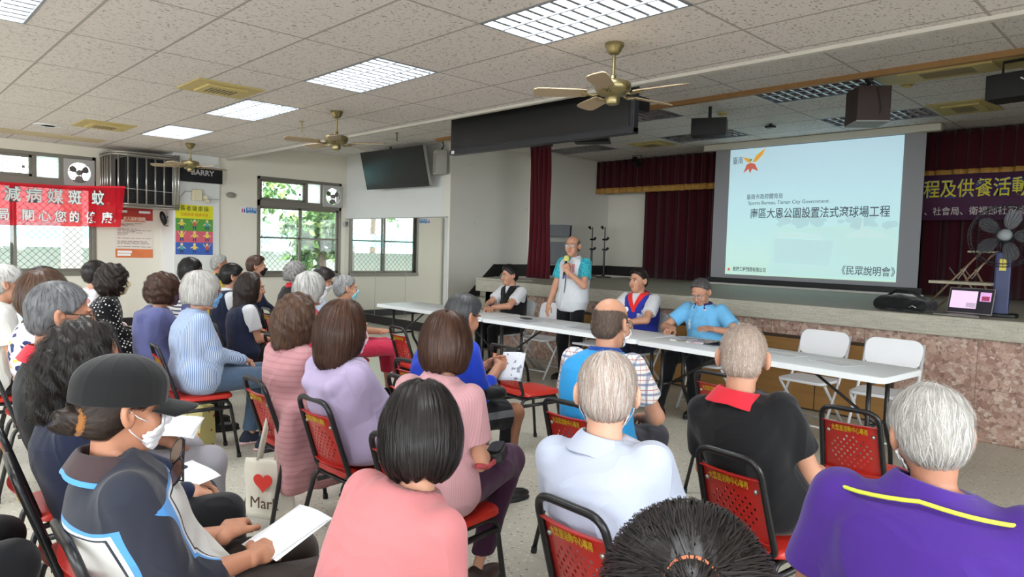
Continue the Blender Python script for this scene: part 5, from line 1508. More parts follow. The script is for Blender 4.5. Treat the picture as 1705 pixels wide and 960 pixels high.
# front to back: the people nearest the camera first
person('P29', 'person with black hair in an orange-tied ponytail, nearest the camera', (-.45, .765, 1.168), rz=20, lean=.05, head=(12, 8, 0), fem=True, hair=H('pony', 'black', o=.016, tie=(0, -.092, .075), jit=.12, steps=9, ds=.012), top=dict(mat=CM['black'], sleeve='short'), low=BP, arms=LAPT, chair_at=seatlab('person with the orange hair tie'), hs=1.18, strands_n=5200, face=False, group=AUD)
person('P28', 'white haired person in a purple polo shirt, at the right edge', (-.455, 1.75, 1.212), rz=4, lean=.10, side=-.04, head=(24, 14, -6), hair=H('short', 'white', o=.017, line=.03, nape=.085, wave=.002, wg=.5, steps=5, ds=.010, e0=.006, jit=.4, crown=(.02, -.03, .12)), skin='c',
       top=dict(mat=CM['purple'], sleeve='short'), collar=dict(mat=CM['purple'], w=1.12), low=dict(mat=CM['blackpants'], shoe=shoe_k), arms={0: dict(w=(.19, .24, .63))}, bs=1.12, bd=1.1, chair_at=seatlab('person in the purple polo'), mask=MASKW, hs=.86, group=AUD)
person('P23', 'person with a parted black bob in a salmon pink shirt, seen from behind', (-1.262, .945, 1.184), rz=6, lean=.16, head=(46, 14, 0), fem=True, hair=H('bob', 'black', o=.018, part=1, bl=.118, wd=.104, dp=.112, wave=.0012, jit=.10, crown=(0, .0, .125), e0=.003, tilt=.5), bs=.90,
       top=dict(mat=CM['pinkshirt'], sleeve='short', amp=.003), low=dict(mat=CM['blackpants'], shoe=shoe_k), arms=LAPC, chair_at=seatlab('person in the salmon pink shirt'), strands_n=5200, face=False, hs=.88, group=AUD)
def p5pick(c, x, y, u, da):
    line = .76 - .25 * np.clip(np.abs(x) - .02, 0, 1) - .25 * np.clip(y, 0, 1)
    return np.maximum(u - line, np.minimum((.024 - da) * 2.5, (np.abs(x) - .12) * 3))
jacket5 = marked('navy and white jacket cloth', rgb(40, 43, 54), [(-9, .0, rgb(190, 190, 186)), (.012, .030, rgb(196, 200, 204)), (.030, .052, rgb(78, 142, 206))])
shorts24 = marked('black shorts with grey side stripe', rgb(32, 33, 36), [(-.5, 0, rgb(112, 114, 118))])
brown5 = marked('dark brown trousers with white side stripe', rgb(54, 46, 42), [(-.5, 0, rgb(206, 206, 200))])
vest32 = marked('royal blue vest with red lapels', rgb(42, 54, 150), [(0, 9, rgb(222, 44, 46))])
def capfn(root, HM4, hh):
    black = cloth('black cap cloth', rgb(24, 24, 25), wrinkle=0, noise=(40, .12))
    def f(Q):
        d = np.abs(smin(cran(Q, .018), el(Q, (0, -.01, .075), (.088, .108, .062)), .02) - .003) - .0045
        d = d - .0006 * np.cos(6 * np.arctan2(Q[:, 0], Q[:, 1] + .012) + PI) ** 16 * 2
        return smax(d, -(Q[:, 2] - .020 + .22 * Q[:, 1] * 0), .004)
    v, f_ = polygonize(f, (-.12, -.14, .0), (.12, .13, .17), .0036)
    o = np_obj('cap', v, f_, black, root, HM4)
    MB().grid(lambda u, w: ((u - .5) * 2 * (.088 - .018 * w ** 2), .080 * math.sqrt(max(0, 1 - (1.75 * (u - .5)) ** 2)) + .108 * w * math.sqrt(max(.12, 1 - (1.6 * (u - .5)) ** 2)) + .008, .028 - .020 * (2 * u - 1) ** 2 - .022 * w), 24, 10).build('brim', black, o, True, solid=.005)
    MB().ball((0, -.012, .143), (.008, .008, .005), 10, 6).build('button', black, o, True)
person('P5', 'person in a black peaked cap and white mask, navy and white jacket', (-1.885, .500, 1.185), rz=-2, lean=-.14, head=(2, 6, 0), fem=True, skin='c', hair=H('pony', 'softblack', o=.010, tie=(0, -.095, -.028), bun=(.038, .040, .036), nape=.05), cap=capfn, mask=MASKW, bs=1.08,
       top=dict(mat=jacket5, sleeve='three', infl=.014, mats=1, pick=p5pick, amp=.006, name='jacket'), collar=dict(mat=CM['brownknit'], mat2=CM['jacketblue'], w=1.15), low=dict(mat=brown5, shoe=shoe_k, pick=lambda c, K, An, HJ: np.maximum(np.abs(c[:, 2] - (K[1][2] + .012 - .10 * np.clip(c[:, 1] - .40, 0, 1))) - .017, .10 - c[:, 0])),
       arms={1: dict(w=(.10, .15, .650), fd=(-.6, .8, -.05), nd=(.5, -.2, .8), curl=38), -1: dict(w=(.07, .13, .660), fd=(.75, .6, .05), nd=(-.2, -.3, .9), curl=30)}, chair_at=seatlab('person in the black cap'), hs=.92, knees={1: (.12, .36, .525), -1: (.12, .36, .525)}, group=AUD)
person('P4', 'person with long curly black hair in a navy top, left of the black cap', (-2.582, .585, 1.205), rz=-4, lean=-.05, head=(0, 10, 0), fem=True, hair=H('bob', 'black', o=.026, bl=.20, wd=.125, dp=.128, wave=.006, wf=62, jit=.8, steps=9, ds=.013, e0=.012, lift=.0006), bs=1.1,
       top=dict(mat=CM['navy'], sleeve='long', infl=.016), low=BP, arms={1: dict(w=(.09, .22, .62)), -1: dict(w=(.06, .26, .62))}, chair_at=seatlab('person with long curly black hair'), knees={1: (.12, .33, .525), -1: (.12, .31, .525)}, group=AUD)
person('P3', 'grey haired person with black glasses and a red collared black shirt', (-3.184, .615, 1.312), rz=-2, lean=-.06, head=(-4, 4, 0), skin='c', hs=1.06, hair=H('short', 'saltdark', o=.012, line=.012, nape=.075, top=.0), glasses=black_plastic, bs=1.08, top=dict(mat=CM['black'], sleeve='short'), collar=dict(mat=CM['red'], w=1.15),
       low=dict(mat=CM['greypants'], shoe=shoe_k), arms={1: dict(w=(.12, .33, .62)), -1: dict(w=(.05, .33, .62))}, knees={1: (.12, .46, .525), -1: (.12, .44, .525)}, feet={1: (.12, .48, .085), -1: (.12, .46, .085)}, chair_at=seatlab('person with the red collared black shirt'), group=AUD)
person('P34', 'person in black trousers at the bottom left corner, only a knee and hand showing', (-2.47, -.10, 1.27), rz=0, lean=.0, side=0, fem=True, hair=H('bob', 'black'), top=dict(mat=CM['black'], sleeve='long'), low=BP, arms={0: dict(w=(.12, .26, .645))}, chair_at=seatlab('person at the bottom left corner'), group=AUD, knees={1: (.12, .42, .56), -1: (.12, .42, .56)})
person('P2', 'person with a brown bob in a colour block print top, at the left edge', (-4.824, .85, 1.285), rz=-4, lean=.0, head=(-2, 4, 0), fem=True, hs=1.10, hair=H('bob', 'midbrown', o=.020, bl=.135, wd=.104, dp=.116), top=dict(mat=CM['blocks'], sleeve='long', infl=.016), low=dict(mat=CM['navy'], shoe=shoe_k), arms=LAPT, chair_at=seatlab('person in the colour block print top'), group=AUD, bs=1.05)
person('P1', 'white haired person in a pale shirt at the far left edge', (-5.562, .754, 1.293), rz=-2, lean=.05, hair=H('short', 'lightgrey', o=.016, line=.02), top=dict(mat=CM['offwhite'], sleeve='short'), collar=dict(mat=CM['offwhite']), low=BP, arms=LAPT, chair_at=seatlab('person at the far left edge'), group=AUD)
person('P6', 'person with short black hair and a blue mask, below the left window', (-6.215, 1.08, 1.247), rz=-12, lean=.03, head=(-8, 4, 0), fem=True, hair=H('short', 'black', o=.020, nape=.09, top=.01), mask=MASKB, top=dict(mat=CM['paleblue'], sleeve='short'), low=BP, arms=LAPT, chair_at=seatlab('person with the blue mask by the left window'), group=AUD)

# second row
person('P22', 'person with a dark brown bob in a pale pink knit polo and purple trousers', (-2.13, 1.71, 1.238), rz=20, lean=.07, head=(24, 6, 0), fem=True, hs=1.0, hair=H('bob', 'brown', o=.018, part=1, bl=.112, wd=.102, dp=.112, wave=.001, jit=.1, crown=(0, -.02, .122), e0=.003, tilt=.5), top=dict(mat=CM['pinkknit'], sleeve='short', amp=.0025, puff=.01), collar=dict(mat=CM['pinkknit'], w=1.08),
       low=dict(mat=CM['purplepants'], shoe=shoe_b, hem=.17), arms={1: dict(w=(.10, .27, .645)), -1: dict(w=(.05, .28, .645))}, knees={1: (.10, .47, .56), -1: (.10, .46, .53)}, feet={1: (.03, .32, .10), -1: (.12, .30, .085)}, chair_at=('red chair under the person in the pale pink polo', 0, .08, 6), strands_n=3600, face=False, group=AUD)
person('P21', 'person with a brown bob in a lavender hooded jacket', (-2.85, 1.68, 1.228), rz=8, lean=-.09, head=(0, 3, 0), fem=True, hs=1.06, hair=H('bob', 'brown', o=.018, bl=.165, wd=.102, dp=.112, wave=.001, jit=.1, crown=(0, -.01, .125), e0=.003, tilt=.0), mask=MASKR, top=dict(mat=CM['lavender'], sleeve='long', infl=.020, amp=.007, name='jacket'), hood=True,
       low=dict(mat=CM['navy'], shoe=shoe_k), arms=LAPC, chair_at=('red chair under the person in the lavender jacket', 0, .03, 2), strands_n=3200, group=AUD)
person('P20', 'person with wavy brown hair, white mask and dusty pink striped shirt', (-3.44, 1.75, 1.212), rz=2, lean=-.03, head=(-2, 3, 0), fem=True, hs=1.04, hair=H('bob', 'midbrown', o=.022, bl=.155, wd=.106, dp=.114, wave=.004, wf=55, jit=.4), mask=MASKW, glasses=gold_frame, bs=1.08,
       top=dict(mat=CM['pinkstripe'], sleeve='long', infl=.020, amp=.006, hem=.20, tails=[((.13, -.03, .44), (.085, .18, .24))]), collar=dict(mat=CM['pinkstripe']), low=dict(mat=CM['pinkstripe'], shoe=shoe_k, hem=.15), arms=LAPC, chair_at=('red chair under the person in the dusty pink shirt', 0, 0, -2), group=AUD)
person('P11', 'white haired person in a fine blue striped shirt, jeans and blue mask', (-4.87, 1.76, 1.275), rz=-4, lean=.02, head=(2, 2, 0), fem=True, hs=1.05, hair=H('bob', 'white', o=.022, bl=.085, wd=.098, dp=.108, wave=.003), mask=MASKB, glasses=red_frame, bs=1.08, bow=.045, belly=.03,
       top=dict(mat=CM['bluestripe'], sleeve='long', infl=.018, puff=.035, hem=.44), collar=dict(mat=CM['bluestripe']), low=dict(mat=CM['jeans'], shoe=shoe_s, sole=sole_p, flare=.012, r=1.05, hem=.10), arms={0: dict(w=(.045, .28, .66), fd=(-.6, .7, -.2))}, knees={1: (.10, .47, .53), -1: (.13, .46, .53)}, feet={1: (.10, .44, .085), -1: (.13, .40, .085)}, chair_at=('red chair under the white haired person in blue stripes', 0, 0, -6), group=AUD)
person('P9', 'person with wavy dark hair, dark mask and slate purple jacket, hand raised', (-5.60, 1.74, 1.228), rz=-8, lean=.06, head=(-6, 2, 0), fem=True, hair=H('bob', 'brown', o=.026, bl=.10, wd=.108, dp=.114, wave=.006, wf=60, jit=.5), mask=MASKP, top=dict(mat=CM['slate'], sleeve='long', infl=.022, amp=.006, name='jacket'), hood=True, low=BP, arms={1: dict(w=(.03, .22, 1.00), fd=(-.2, .2, 1), nd=(.5, .8, 0), curl=40), -1: dict(w=(.02, .25, .95), fd=(.3, .2, 1), nd=(-.5, .8, 0), curl=40)}, chair_at=seatlab('person in the slate purple jacket'), group=AUD)
person('P8', 'person with curly dark hair, cream mask and white dotted black dress', (-6.741, 1.682, 1.250), rz=-6, lean=.05, head=(-8, 2, 0), fem=True, hs=1.06, hair=H('bob', 'softblack', o=.026, bl=.15, wd=.112, dp=.120, wave=.008, wf=60, jit=.6), mask=MASKY, top=dict(mat=CM['dots'], sleeve='long', infl=.018, name='dress', hem=.40, puff=.03), low=dict(mat=CM['dots'], shoe=shoe_k, hem=.25, r=1.2), arms=LAPC, chair_at=seatlab('person in the dotted black dress'), group=AUD)
person('P7', 'person with short black hair and a white floral shirt, behind the dotted dress', (-7.40, 1.70, 1.262), rz=-4, lean=.05, fem=True, hair=H('short', 'black', o=.022, nape=.09), top=dict(mat=CM['floral'], sleeve='long', infl=.018), low=BP, arms=LAPC, chair_at=seatlab('person in the white floral shirt'), group=AUD)

# third row
def vp(key): return dict(mat=CM['navy'], arm=.072)
person('P27', 'person with a white crew cut in a black polo shirt with red collar', (-1.29, 2.525, 1.226), rz=8, lean=0, head=(16, 12, 0), hair=H('buzz', 'buzz', o=.006, line=.02, nape=.075, steps=2, ds=.004, lift=.0014, e0=.003, jit=.6), skin='b', hs=1.05, bs=.96, bd=1.08, top=dict(mat=CM['black'], sleeve='short', puff=.015), collar=dict(mat=CM['red'], w=1.2), low=BP,
       arms={0: dict(w=(.14, .26, .64), pole=(.45, -.5, -.8))}, feet={1: (.14, .42, .085), -1: (.12, .40, .085)}, chair_at=('red chair under the person in the black polo with red collar', .02, 0, -6), strands_n=5200, side=-.10, group=AUD)
person('P26', 'person with thin white hair in a pale blue white polo shirt', (-1.325, 1.715, 1.182), rz=14, lean=.02, head=(22, 14, 0), hair=H('short', 'thinwhite', o=.008, line=.03, nape=.085, steps=6, ds=.009, lift=.0006, e0=.004, jit=.35, crown=(-.01, -.035, .115), wg=.4), skin='a', hs=1.05, bs=1.0, bd=1.1, bow=.05, top=dict(mat=CM['palepolo'], sleeve='short', puff=.03, amp=.005), collar=dict(mat=CM['palepolo'], w=1.05), low=BP,
       mask=MASKW, arms={0: dict(w=(.13, .27, .63))}, chair_at=('red chair under the person in the pale polo', .03, 0, -2), strands_n=5200, side=-.07, group=AUD)
person('P25', 'balding person in a sky blue vest over a plaid shirt', (-2.14, 2.79, 1.266), rz=10, lean=.10, head=(-6, 6, 0), skin='b', hs=1.06, hair=H('bald', 'stubble', o=.0022, nape=.075, bald=.135, bz=.118, steps=3, ds=.006), glasses=black_plastic, mask=MASKW, bs=1.02, bd=1.12, bow=.055, belly=.03, top=dict(mat=CM['plaid'], sleeve='short', infl=.012), vest=dict(mat=CM['sky'], arm=.070, hem=.47), collar=dict(mat=CM['bluecollar'], w=1.15),
       low=dict(mat=cloth('dark grey trouser cloth', rgb(48, 48, 56)), shoe=shoe_k), arms={0: dict(w=(.10, .30, .635), pole=(.9, -.3, -.7))}, chair_at=('red chair under the balding person in the sky blue vest', 0, 0, 2), strands_n=2400, group=AUD)
person('P24', 'person in a royal blue long sleeved shirt and black shorts, reading a phone', (-3.03, 2.58, 1.22), rz=-6, lean=.16, head=(4, 14, 0), skin='c', hair=H('short', 'greyblack', o=.015, line=.012, nape=.075, top=.006), bs=1.10, bd=1.12, bow=.06, belly=.03, top=dict(mat=CM['royal'], sleeve='three', infl=.014, amp=.006, puff=.01),
       low=dict(mat=shorts24, shoe=shoe_k, cut_knee=.37, hem=.30, bare=True, r=1.15, pick=lambda c, K, An, HJ: np.maximum(np.abs(c[:, 2] - .553) - .020, .10 - c[:, 0])), arms={0: dict(w=(.05, .36, .80), fd=(-.35, .8, .35), nd=(.8, -.2, .5), curl=45)}, knees={1: (.13, .43, .53), -1: (.14, .42, .53)}, feet={1: (.12, .37, .085), -1: (.14, .38, .085)}, chair_at=('red chair under the person in royal blue', 0, 0, -4), group=AUD)
person('P17', 'person with a grey white bob and a rose red jacket', (-4.987, 2.628, 1.260), rz=-4, lean=.04, head=(-6, 2, 0), fem=True, hs=1.04, hair=H('bob', 'lightgrey', o=.022, bl=.095, wd=.100, dp=.110, wave=.002), glasses=gold_frame, mask=MASKW, top=dict(mat=CM['rosered'], sleeve='long', infl=.018, name='jacket'), collar=dict(mat=CM['rosered'], stand=True), low=BP, arms=LAPC, chair_at=seatlab('person in the rose red jacket'), group=AUD)
person('P15', 'person with long dark hair in a navy vest with white sleeves', (-5.931, 2.564, 1.216), rz=-6, lean=.05, head=(-4, 4, 0), fem=True, hs=1.04, hair=H('bob', 'softblack', o=.020, bl=.22, wd=.102, dp=.112, wave=.002), top=dict(mat=CM['white'], sleeve='short'), vest=vp('P15'), low=BP, arms=LAPC, chair_at=seatlab('person with long dark hair in the navy vest'), group=AUD)
person('P13', 'person with a black hair bun in a navy vest with white sleeves', (-6.69, 2.701, 1.270), rz=-6, lean=.04, head=(-8, 2, 0), fem=True, hair=H('pony', 'black', o=.015, tie=(0, -.098, -.004), bun=(.034, .036, .034)), top=dict(mat=CM['white'], sleeve='short'), vest=vp('P13'), collar=dict(mat=CM['white']), low=BP, arms=LAPC, chair_at=seatlab('person with the black hair bun'), group=AUD)
person('P10', 'person with black hair, glasses and navy striped white top, far back', (-7.50, 2.60, 1.304), rz=-10, lean=.04, head=(-20, 4, 0), fem=True, hair=H('bob', 'black', o=.016, bl=.12), glasses=black_plastic, mask=MASKW, top=dict(mat=CM['stripewhite'], sleeve='short'), low=BP, arms=LAPC, chair_at=seatlab('person in the navy striped white top'), group=AUD)

# fourth row
person('P19', 'person with short grey hair, turquoise mask and crimson trousers', (-5.603, 3.306, 1.212), rz=-8, lean=.0, head=(-4, 2, 0), fem=True, skin='b', hair=H('short', 'saltpepper', o=.010, line=.002, nape=.10), mask=MASKT, top=dict(mat=CM['blackprint'], sleeve='short'), low=dict(mat=CM['crimson'], shoe=shoe_k, hem=.26, r=1.05), arms={0: dict(w=(.04, .34, .68), fd=(-.5, .8, .1))}, knees={1: (.10, .47, .53), -1: (.13, .46, .53)}, feet={1: (.10, .52, .085), -1: (.12, .50, .085)}, chair_at=('red chair under the person in crimson trousers', 0, 0, -8), group=AUD)
person('P18', 'person with black hair and glasses looking down, pale blue shirt', (-6.368, 3.535, 1.235), rz=-14, lean=.10, head=(-14, 22, 0), fem=True, hair=H('short', 'black', o=.020, nape=.09, top=.008), glasses=black_plastic, mask=MASKW, top=dict(mat=CM['paleblue'], sleeve='short'), low=BP, arms=LAPC, chair_at=seatlab('person in glasses looking down'), group=AUD)
person('P16', 'person with curly grey hair and a red collared black top', (-7.044, 3.532, 1.279), rz=-4, lean=.05, fem=True, hair=H('bob', 'lightgrey', o=.024, bl=.075, wd=.104, dp=.110, wave=.007, wf=70, jit=.8), top=dict(mat=CM['black'], sleeve='short'), collar=dict(mat=CM['red'], stand=True), low=BP, arms=LAPC, chair_at=seatlab('person with curly grey hair'), group=AUD)
person('P14', 'person with short dark brown hair and a black mask, before the alcove window', (-8.149, 3.58, 1.316), rz=-10, lean=.04, head=(-14, 2, 0), fem=True, hair=H('short', 'brown', o=.020, nape=.08, top=.01, line=.004), mask=MASKK, top=dict(mat=CM['navy'], sleeve='long'), low=BP, arms=LAPC, chair_at=seatlab('person with the black mask'), group=AUD)
person('P12', 'white haired person in a yellow collared shirt, below the poster', (-8.851, 3.412, 1.312), rz=-8, lean=.04, head=(-6, 2, 0), skin='c', hair=H('short', 'lightgrey', o=.012, line=-.004), top=dict(mat=CM['yellow'], sleeve='short'), collar=dict(mat=CM['yellow']), low=BP, arms=LAPC, chair_at=seatlab('person in the yellow collared shirt'), group=AUD)

# the panel at the tables, facing the audience
PAN = 'panel at the white tables'
tz = .765
person('P30', 'person in a black vest over a white shirt, seated at the left of the panel', (-6.15, 5.90, 1.292), rz=178, lean=.06, head=(-14, 4, 0), skin='b', hair=H('short', 'black', o=.016, line=.010, nape=.08, top=.016, wg=.4), glasses=gold_frame, bs=1.04, hh=.0046, hb=.0065, hand_h=.0034, top=dict(mat=CM['white'], sleeve='short'), vest=dict(mat=CM['black'], arm=.052, open=.80, hem=.47), low=BP,
       arms={1: dict(w=(.015, .40, tz + .012), fd=(-.8, .5, -.08), nd=(.1, .2, 1), curl=24, pole=(.9, -.2, -.4)), -1: dict(w=(.06, .42, tz + .020), fd=(.75, .5, -.05), nd=(.1, .2, 1), curl=26, pole=(.9, -.2, -.4))}, group=PAN)
person('P31', 'standing person in a white vest with teal sleeves speaking into a microphone', (-5.23, 6.02, 1.672), rz=184, lean=.02, stand=.93, head=(16, 0, 0), skin='b', hair=H('bald', 'greyblack', o=.005, nape=.075, bald=.118, bz=.115, steps=3), glasses=gold_frame, bs=1.04, hh=.0044, hb=.006, hand_h=.003, top=dict(mat=CM['teal'], sleeve='short', infl=.012), vest=dict(mat=CM['vestwhite'], arm=.056, open=.90, hem=.80), collar=dict(mat=CM['vestwhite'], w=1.1, gap=34), low=BP,
       arms={-1: dict(w=(.085, .215, 1.265), fd=(-.40, .0, .9), nd=(.6, .75, .1), curl=[70, 74, 76, 78], thumb=40, pole=(.7, -.3, -1.0)), 1: dict(w=(.215, .17, .850), fd=(-.05, .35, -.9), nd=(.5, .8, .2), curl=14, pole=(.5, -.8, -.2))}, group=PAN)
person('P32', 'person in a royal blue vest with red collar, seated at the panel', (-4.272, 5.98, 1.325), rz=180, lean=.05, head=(-6, 2, 0), skin='b', hair=H('short', 'softblack', o=.011, line=-.002, nape=.07, top=.008), bs=1.10, bd=1.05, hh=.0044, hb=.006, hand_h=.0034, top=dict(mat=CM['white'], sleeve='short'), vest=dict(mat=vest32, pick=lambda x, y, u: np.minimum(np.minimum(y, u - .62), .020 + .30 * np.clip(u - .66, 0, 1) - np.abs(x)), arm=.054, open=.76, hem=.47), collar=dict(mat=CM['vestred'], w=1.15, gap=40), low=dict(mat=CM['navy'], shoe=shoe_k),
       arms={1: dict(w=(.10, .40, tz + .012), fd=(-.95, .1, -.06), nd=(0, .2, 1), pole=(.9, -.2, -.4)), -1: dict(w=(.06, .38, tz + .016), fd=(.9, .1, -.05), nd=(0, .2, 1), pole=(.9, -.2, -.4))}, group=PAN)
person('P33', 'person in a light blue polo reading an album, seated at the right of the panel', (-3.464, 5.82, 1.248), rz=180, lean=.18, head=(4, 28, 0), skin='b', hair=H('short', 'darkgrey', o=.013, line=-.012, nape=.075, top=.008, wg=.5, crown=(-.03, -.02, .12)), glasses=black_plastic, bs=1.12, bd=1.1, belly=.03, hh=.0042, hb=.006, hand_h=.003, top=dict(mat=CM['lightblue'], sleeve='short', amp=.004), collar=dict(mat=CM['navycollar'], mat2=CM['white'], w=1.12, gap=30), low=BP,
       arms={1: dict(w=(.15, .36, tz + .022), fd=(-.1, .95, -.12), nd=(0, .2, 1), curl=24, pole=(.9, -.2, -.4)), -1: dict(w=(.20, .26, tz + .05), fd=(-.2, .9, .1), nd=(.3, .3, 1), pole=(.9, -.4, -.4))}, feet={1: (.10, .62, .085), -1: (.12, .38, .085)}, group=PAN)
# ------------------------------------------------------------------ things on the left wall
YZ = Matrix(((0, 0, 1, 0), (1, 0, 0, 0), (0, 1, 0, 0), (0, 0, 0, 1)))     # local x -> +y, y -> +z, z -> +x
def wall_text(name, body, size, m, parent, y, z, x, sx=1.0, al='CENTER', bold=0.0, spacing=1.0):
    return text_mesh(name, body, size, m, parent, Matrix.Translation((x, y, z)) @ YZ, .0006, sx, al, bold, spacing)
def sheet(b, y0, z0, y1, z1, x=0.0, mi=0): return b.add([(x, y0, z0), (x, y1, z0), (x, y1, z1), (x, y0, z1)], [(0, 1, 2, 3)], mi)
ban_r = D.materials.new('translucent red banner cloth'); ban_r.use_nodes = True
_n = NT(ban_r); _n.n.remove(_n.n['Principled BSDF']); _o = _n.n['Material Output']
_d = _n.new('ShaderNodeBsdfDiffuse'); _t = _n.new('ShaderNodeBsdfTranslucent'); _p = _n.new('ShaderNodeBsdfTransparent'); _m = _n.new('ShaderNodeMixShader'); _m2 = _n.new('ShaderNodeMixShader')
_d.inputs[0].default_value = rgb(224, 36, 52); _t.inputs[0].default_value = rgb(228, 60, 70); _p.inputs[0].default_value = rgb(246, 150, 150); _m.inputs[0].default_value = .3; _m2.inputs[0].default_value = .30
_n.l.new(_d.outputs[0], _m.inputs[1]); _n.l.new(_t.outputs[0], _m.inputs[2]); _n.l.new(_m.outputs[0], _m2.inputs[1]); _n.l.new(_p.outputs[0], _m2.inputs[2]); _n.l.new(_m2.outputs[0], _o.inputs[0])
let_g = mat('pale grey banner lettering', rgb(214, 224, 222), .8); let_w = mat('white banner lettering', rgb(236, 238, 238), .8); let_k = mat('dark letter edge', rgb(60, 84, 96), .8)
def bx(u): q = min(1, max(0, (u - .80) / .2)); return .60 * q * q * (3 - 2 * q)
def bxy(y): return bx((y + .4) / 3.58)
t = thing('wall_banner', 'translucent red cloth banner with large white characters across the left window', 'banner', (-12.72, 0, 0))
MB().grid(lambda u, v: (bx(u) + .015 * math.sin(u * 14) + .02 * (1 - v) * math.sin(u * 9), -.4 + 3.58 * u - .07 * (1 - v) * u, 1.60 + .06 * u + (.66 - .03 * u) * v - .02 * math.sin(u * 3.1) * v), 60, 8).build('cloth', ban_r, t, smooth=True)
MB().grid(lambda u, v: (bx(u) + .004 + .015 * math.sin(u * 14), -.4 + 3.58 * u, 2.245 + .03 * u + .03 * v - .02 * math.sin(u * 3.1)), 60, 1).build('hem', mat('red banner hem', rgb(206, 30, 46), .8), t, smooth=True)
yy = [1.81, 2.08, 2.36, 2.62, 2.87]
def ban_text(ch, size, y, z, off, m, bold):
    v = (z - 1.6) / .66
    def cx(y): u = (y + .4) / (3.58 - .07 * (1 - v)); return bx(u) + .015 * math.sin(u * 14) + .02 * (1 - v) * math.sin(u * 9)
    s_ = (cx(y + .04) - cx(y - .04)) / .08; x = max(cx(y), (cx(y - .06) + cx(y + .06)) / 2)
    text_mesh('lettering', ch, size, m, t, frame((x + off / math.sqrt(1 + s_ * s_), y - off * s_ / math.sqrt(1 + s_ * s_), z), (s_, 1, 0), (0, 0, 1), (1, -s_, 0)), .0006, .92, bold=bold)
for ch, y in zip('減病媒斑蚊', yy):
    ban_text(ch, .235, y, 2.09, .022, let_k, .010); ban_text(ch, .235, y, 2.09, .026, let_g, .004)
for ch, y in zip('局關心您的健康', [1.69, 2.0, 2.21, 2.42, 2.62, 2.80, 2.97]):
    ban_text(ch, .185, y, 1.785, .050, let_k, .007); ban_text(ch, .185, y, 1.785, .054, let_w, .003)
wall_text('lettering', '廣告', .055, let_w, t, 3.09, 1.755, .60, 1.1)
MB().tube([(.60, 3.17, 2.28), (.56, 3.6, 2.27), (.52, 4.02, 2.26)], .003, 5).build('tie_cord', white_paint, t)
# red notice
nr = mat('red notice header', rgb(176, 58, 44), .6, noise=(6, .2)); no = mat('orange notice band', rgb(212, 118, 70), .6, noise=(8, .15)); npap = mat('cream notice paper', rgb(222, 212, 200), .7); nk = mat('notice print', rgb(120, 96, 88), .7)
t = thing('notice_poster', 'red and white printed notice on the wall below the caged unit', 'poster', (-12.945, 3.54, 1.58))
MB().box((0, -.29, -.42), (.004, .29, .42)).build('sheet', npap, t)
b = MB(); sheet(b, -.29, .22, .29, .42, .005); b.build('header_band', nr, t); b = MB(); sheet(b, -.16, .19, .17, .28, .0055); sheet(b, -.29, -.42, .29, -.27, .005); b.build('orange_band', no, t)
wall_text('lettering', '老人福利服務', .07, let_w, t, .0, .235, .007, .85); 
for z, y0, w in ((.36, -.25, .14), (.36, .07, .18), (-.32, -.26, .22), (-.37, -.26, .20)): b = MB(); sheet(b, y0, z - .02, y0 + w, z + .02, .0062); b.build('text_box', let_w, t)
b = MB(); r5 = random.Random(5); z = .16
while z > -.25:
    y = -.26
    if r5.random() < .25: z -= .03; continue
    while y < .2:
        w = .03 + .10 * r5.random(); sheet(b, y, z - .004, min(y + w, .26), z + .004, .0056); y += w + .015
        if r5.random() < .12: break
    z -= .021
b.build('print_lines', nk, t)
def little_person(t, y, z, s, shirt, pants, x, arms):
    skin_p = mat('poster skin', rgb(232, 202, 150), .7)
    b = MB(); n = 14
    def disc(cy, cz, ry, rz_, mi): b.add([(x, cy + ry * math.cos(2 * PI * i / n), cz + rz_ * math.sin(2 * PI * i / n)) for i in range(n)], [tuple(range(n))], mi)
    disc(y, z + .062 * s, .020 * s, .022 * s, 0)
    b.add([(x, y - .022 * s, z + .04 * s), (x, y + .022 * s, z + .04 * s), (x, y + .026 * s, z - .015 * s), (x, y - .026 * s, z - .015 * s)], [(3, 2, 1, 0)], 1)
    for sg in (-1, 1):
        b.add([(x, y + sg * .004 * s, z - .015 * s), (x, y + sg * .024 * s, z - .015 * s), (x, y + sg * .026 * s, z - .07 * s), (x, y + sg * .008 * s, z - .07 * s)], [(0, 1, 2, 3) if sg > 0 else (3, 2, 1, 0)], 2)
        a0 = (y + sg * .022 * s, z + .034 * s); a1 = (y + sg * .06 * s, z + (.034 + arms) * s)
        b.add([(x, a0[0], a0[1]), (x, a1[0], a1[1]), (x, a1[0], a1[1] - .014 * s), (x, a0[0], a0[1] - .018 * s)], [(0, 1, 2, 3)], 0)
    b.build('printed_figure', [skin_p, shirt, pants], t)
t = thing('exercise_poster', 'bright yellow, green, pink and blue exercise poster on the white pillar', 'poster', (-12.355, 4.32, 1.665))
MB().box((0, -.315, -.43), (.004, .315, .43)).build('sheet', paper_m, t)
for z0, z1, c, nm in ((.19, .425, rgb(218, 214, 40), 'yellow_band'), (-.02, .19, rgb(84, 150, 62), 'green_band'), (-.215, -.02, rgb(206, 96, 112), 'pink_band'), (-.425, -.215, rgb(58, 96, 178), 'blue_band')):
    b = MB(); sheet(b, -.31, z0, .31, z1, .005); b.build(nm, mat('poster ' + nm.replace('_', ' '), c, .6, noise=(14, .15)), t)
wall_text('lettering', '長者健康操', .095, mat('poster black print', rgb(40, 40, 44), .7), t, 0, .36, .007, .92, spacing=1.22); wall_text('lettering', '活動筋骨·健康不老', .062, mat('poster orange print', rgb(206, 120, 40), .7), t, 0, .255, .007, .9)
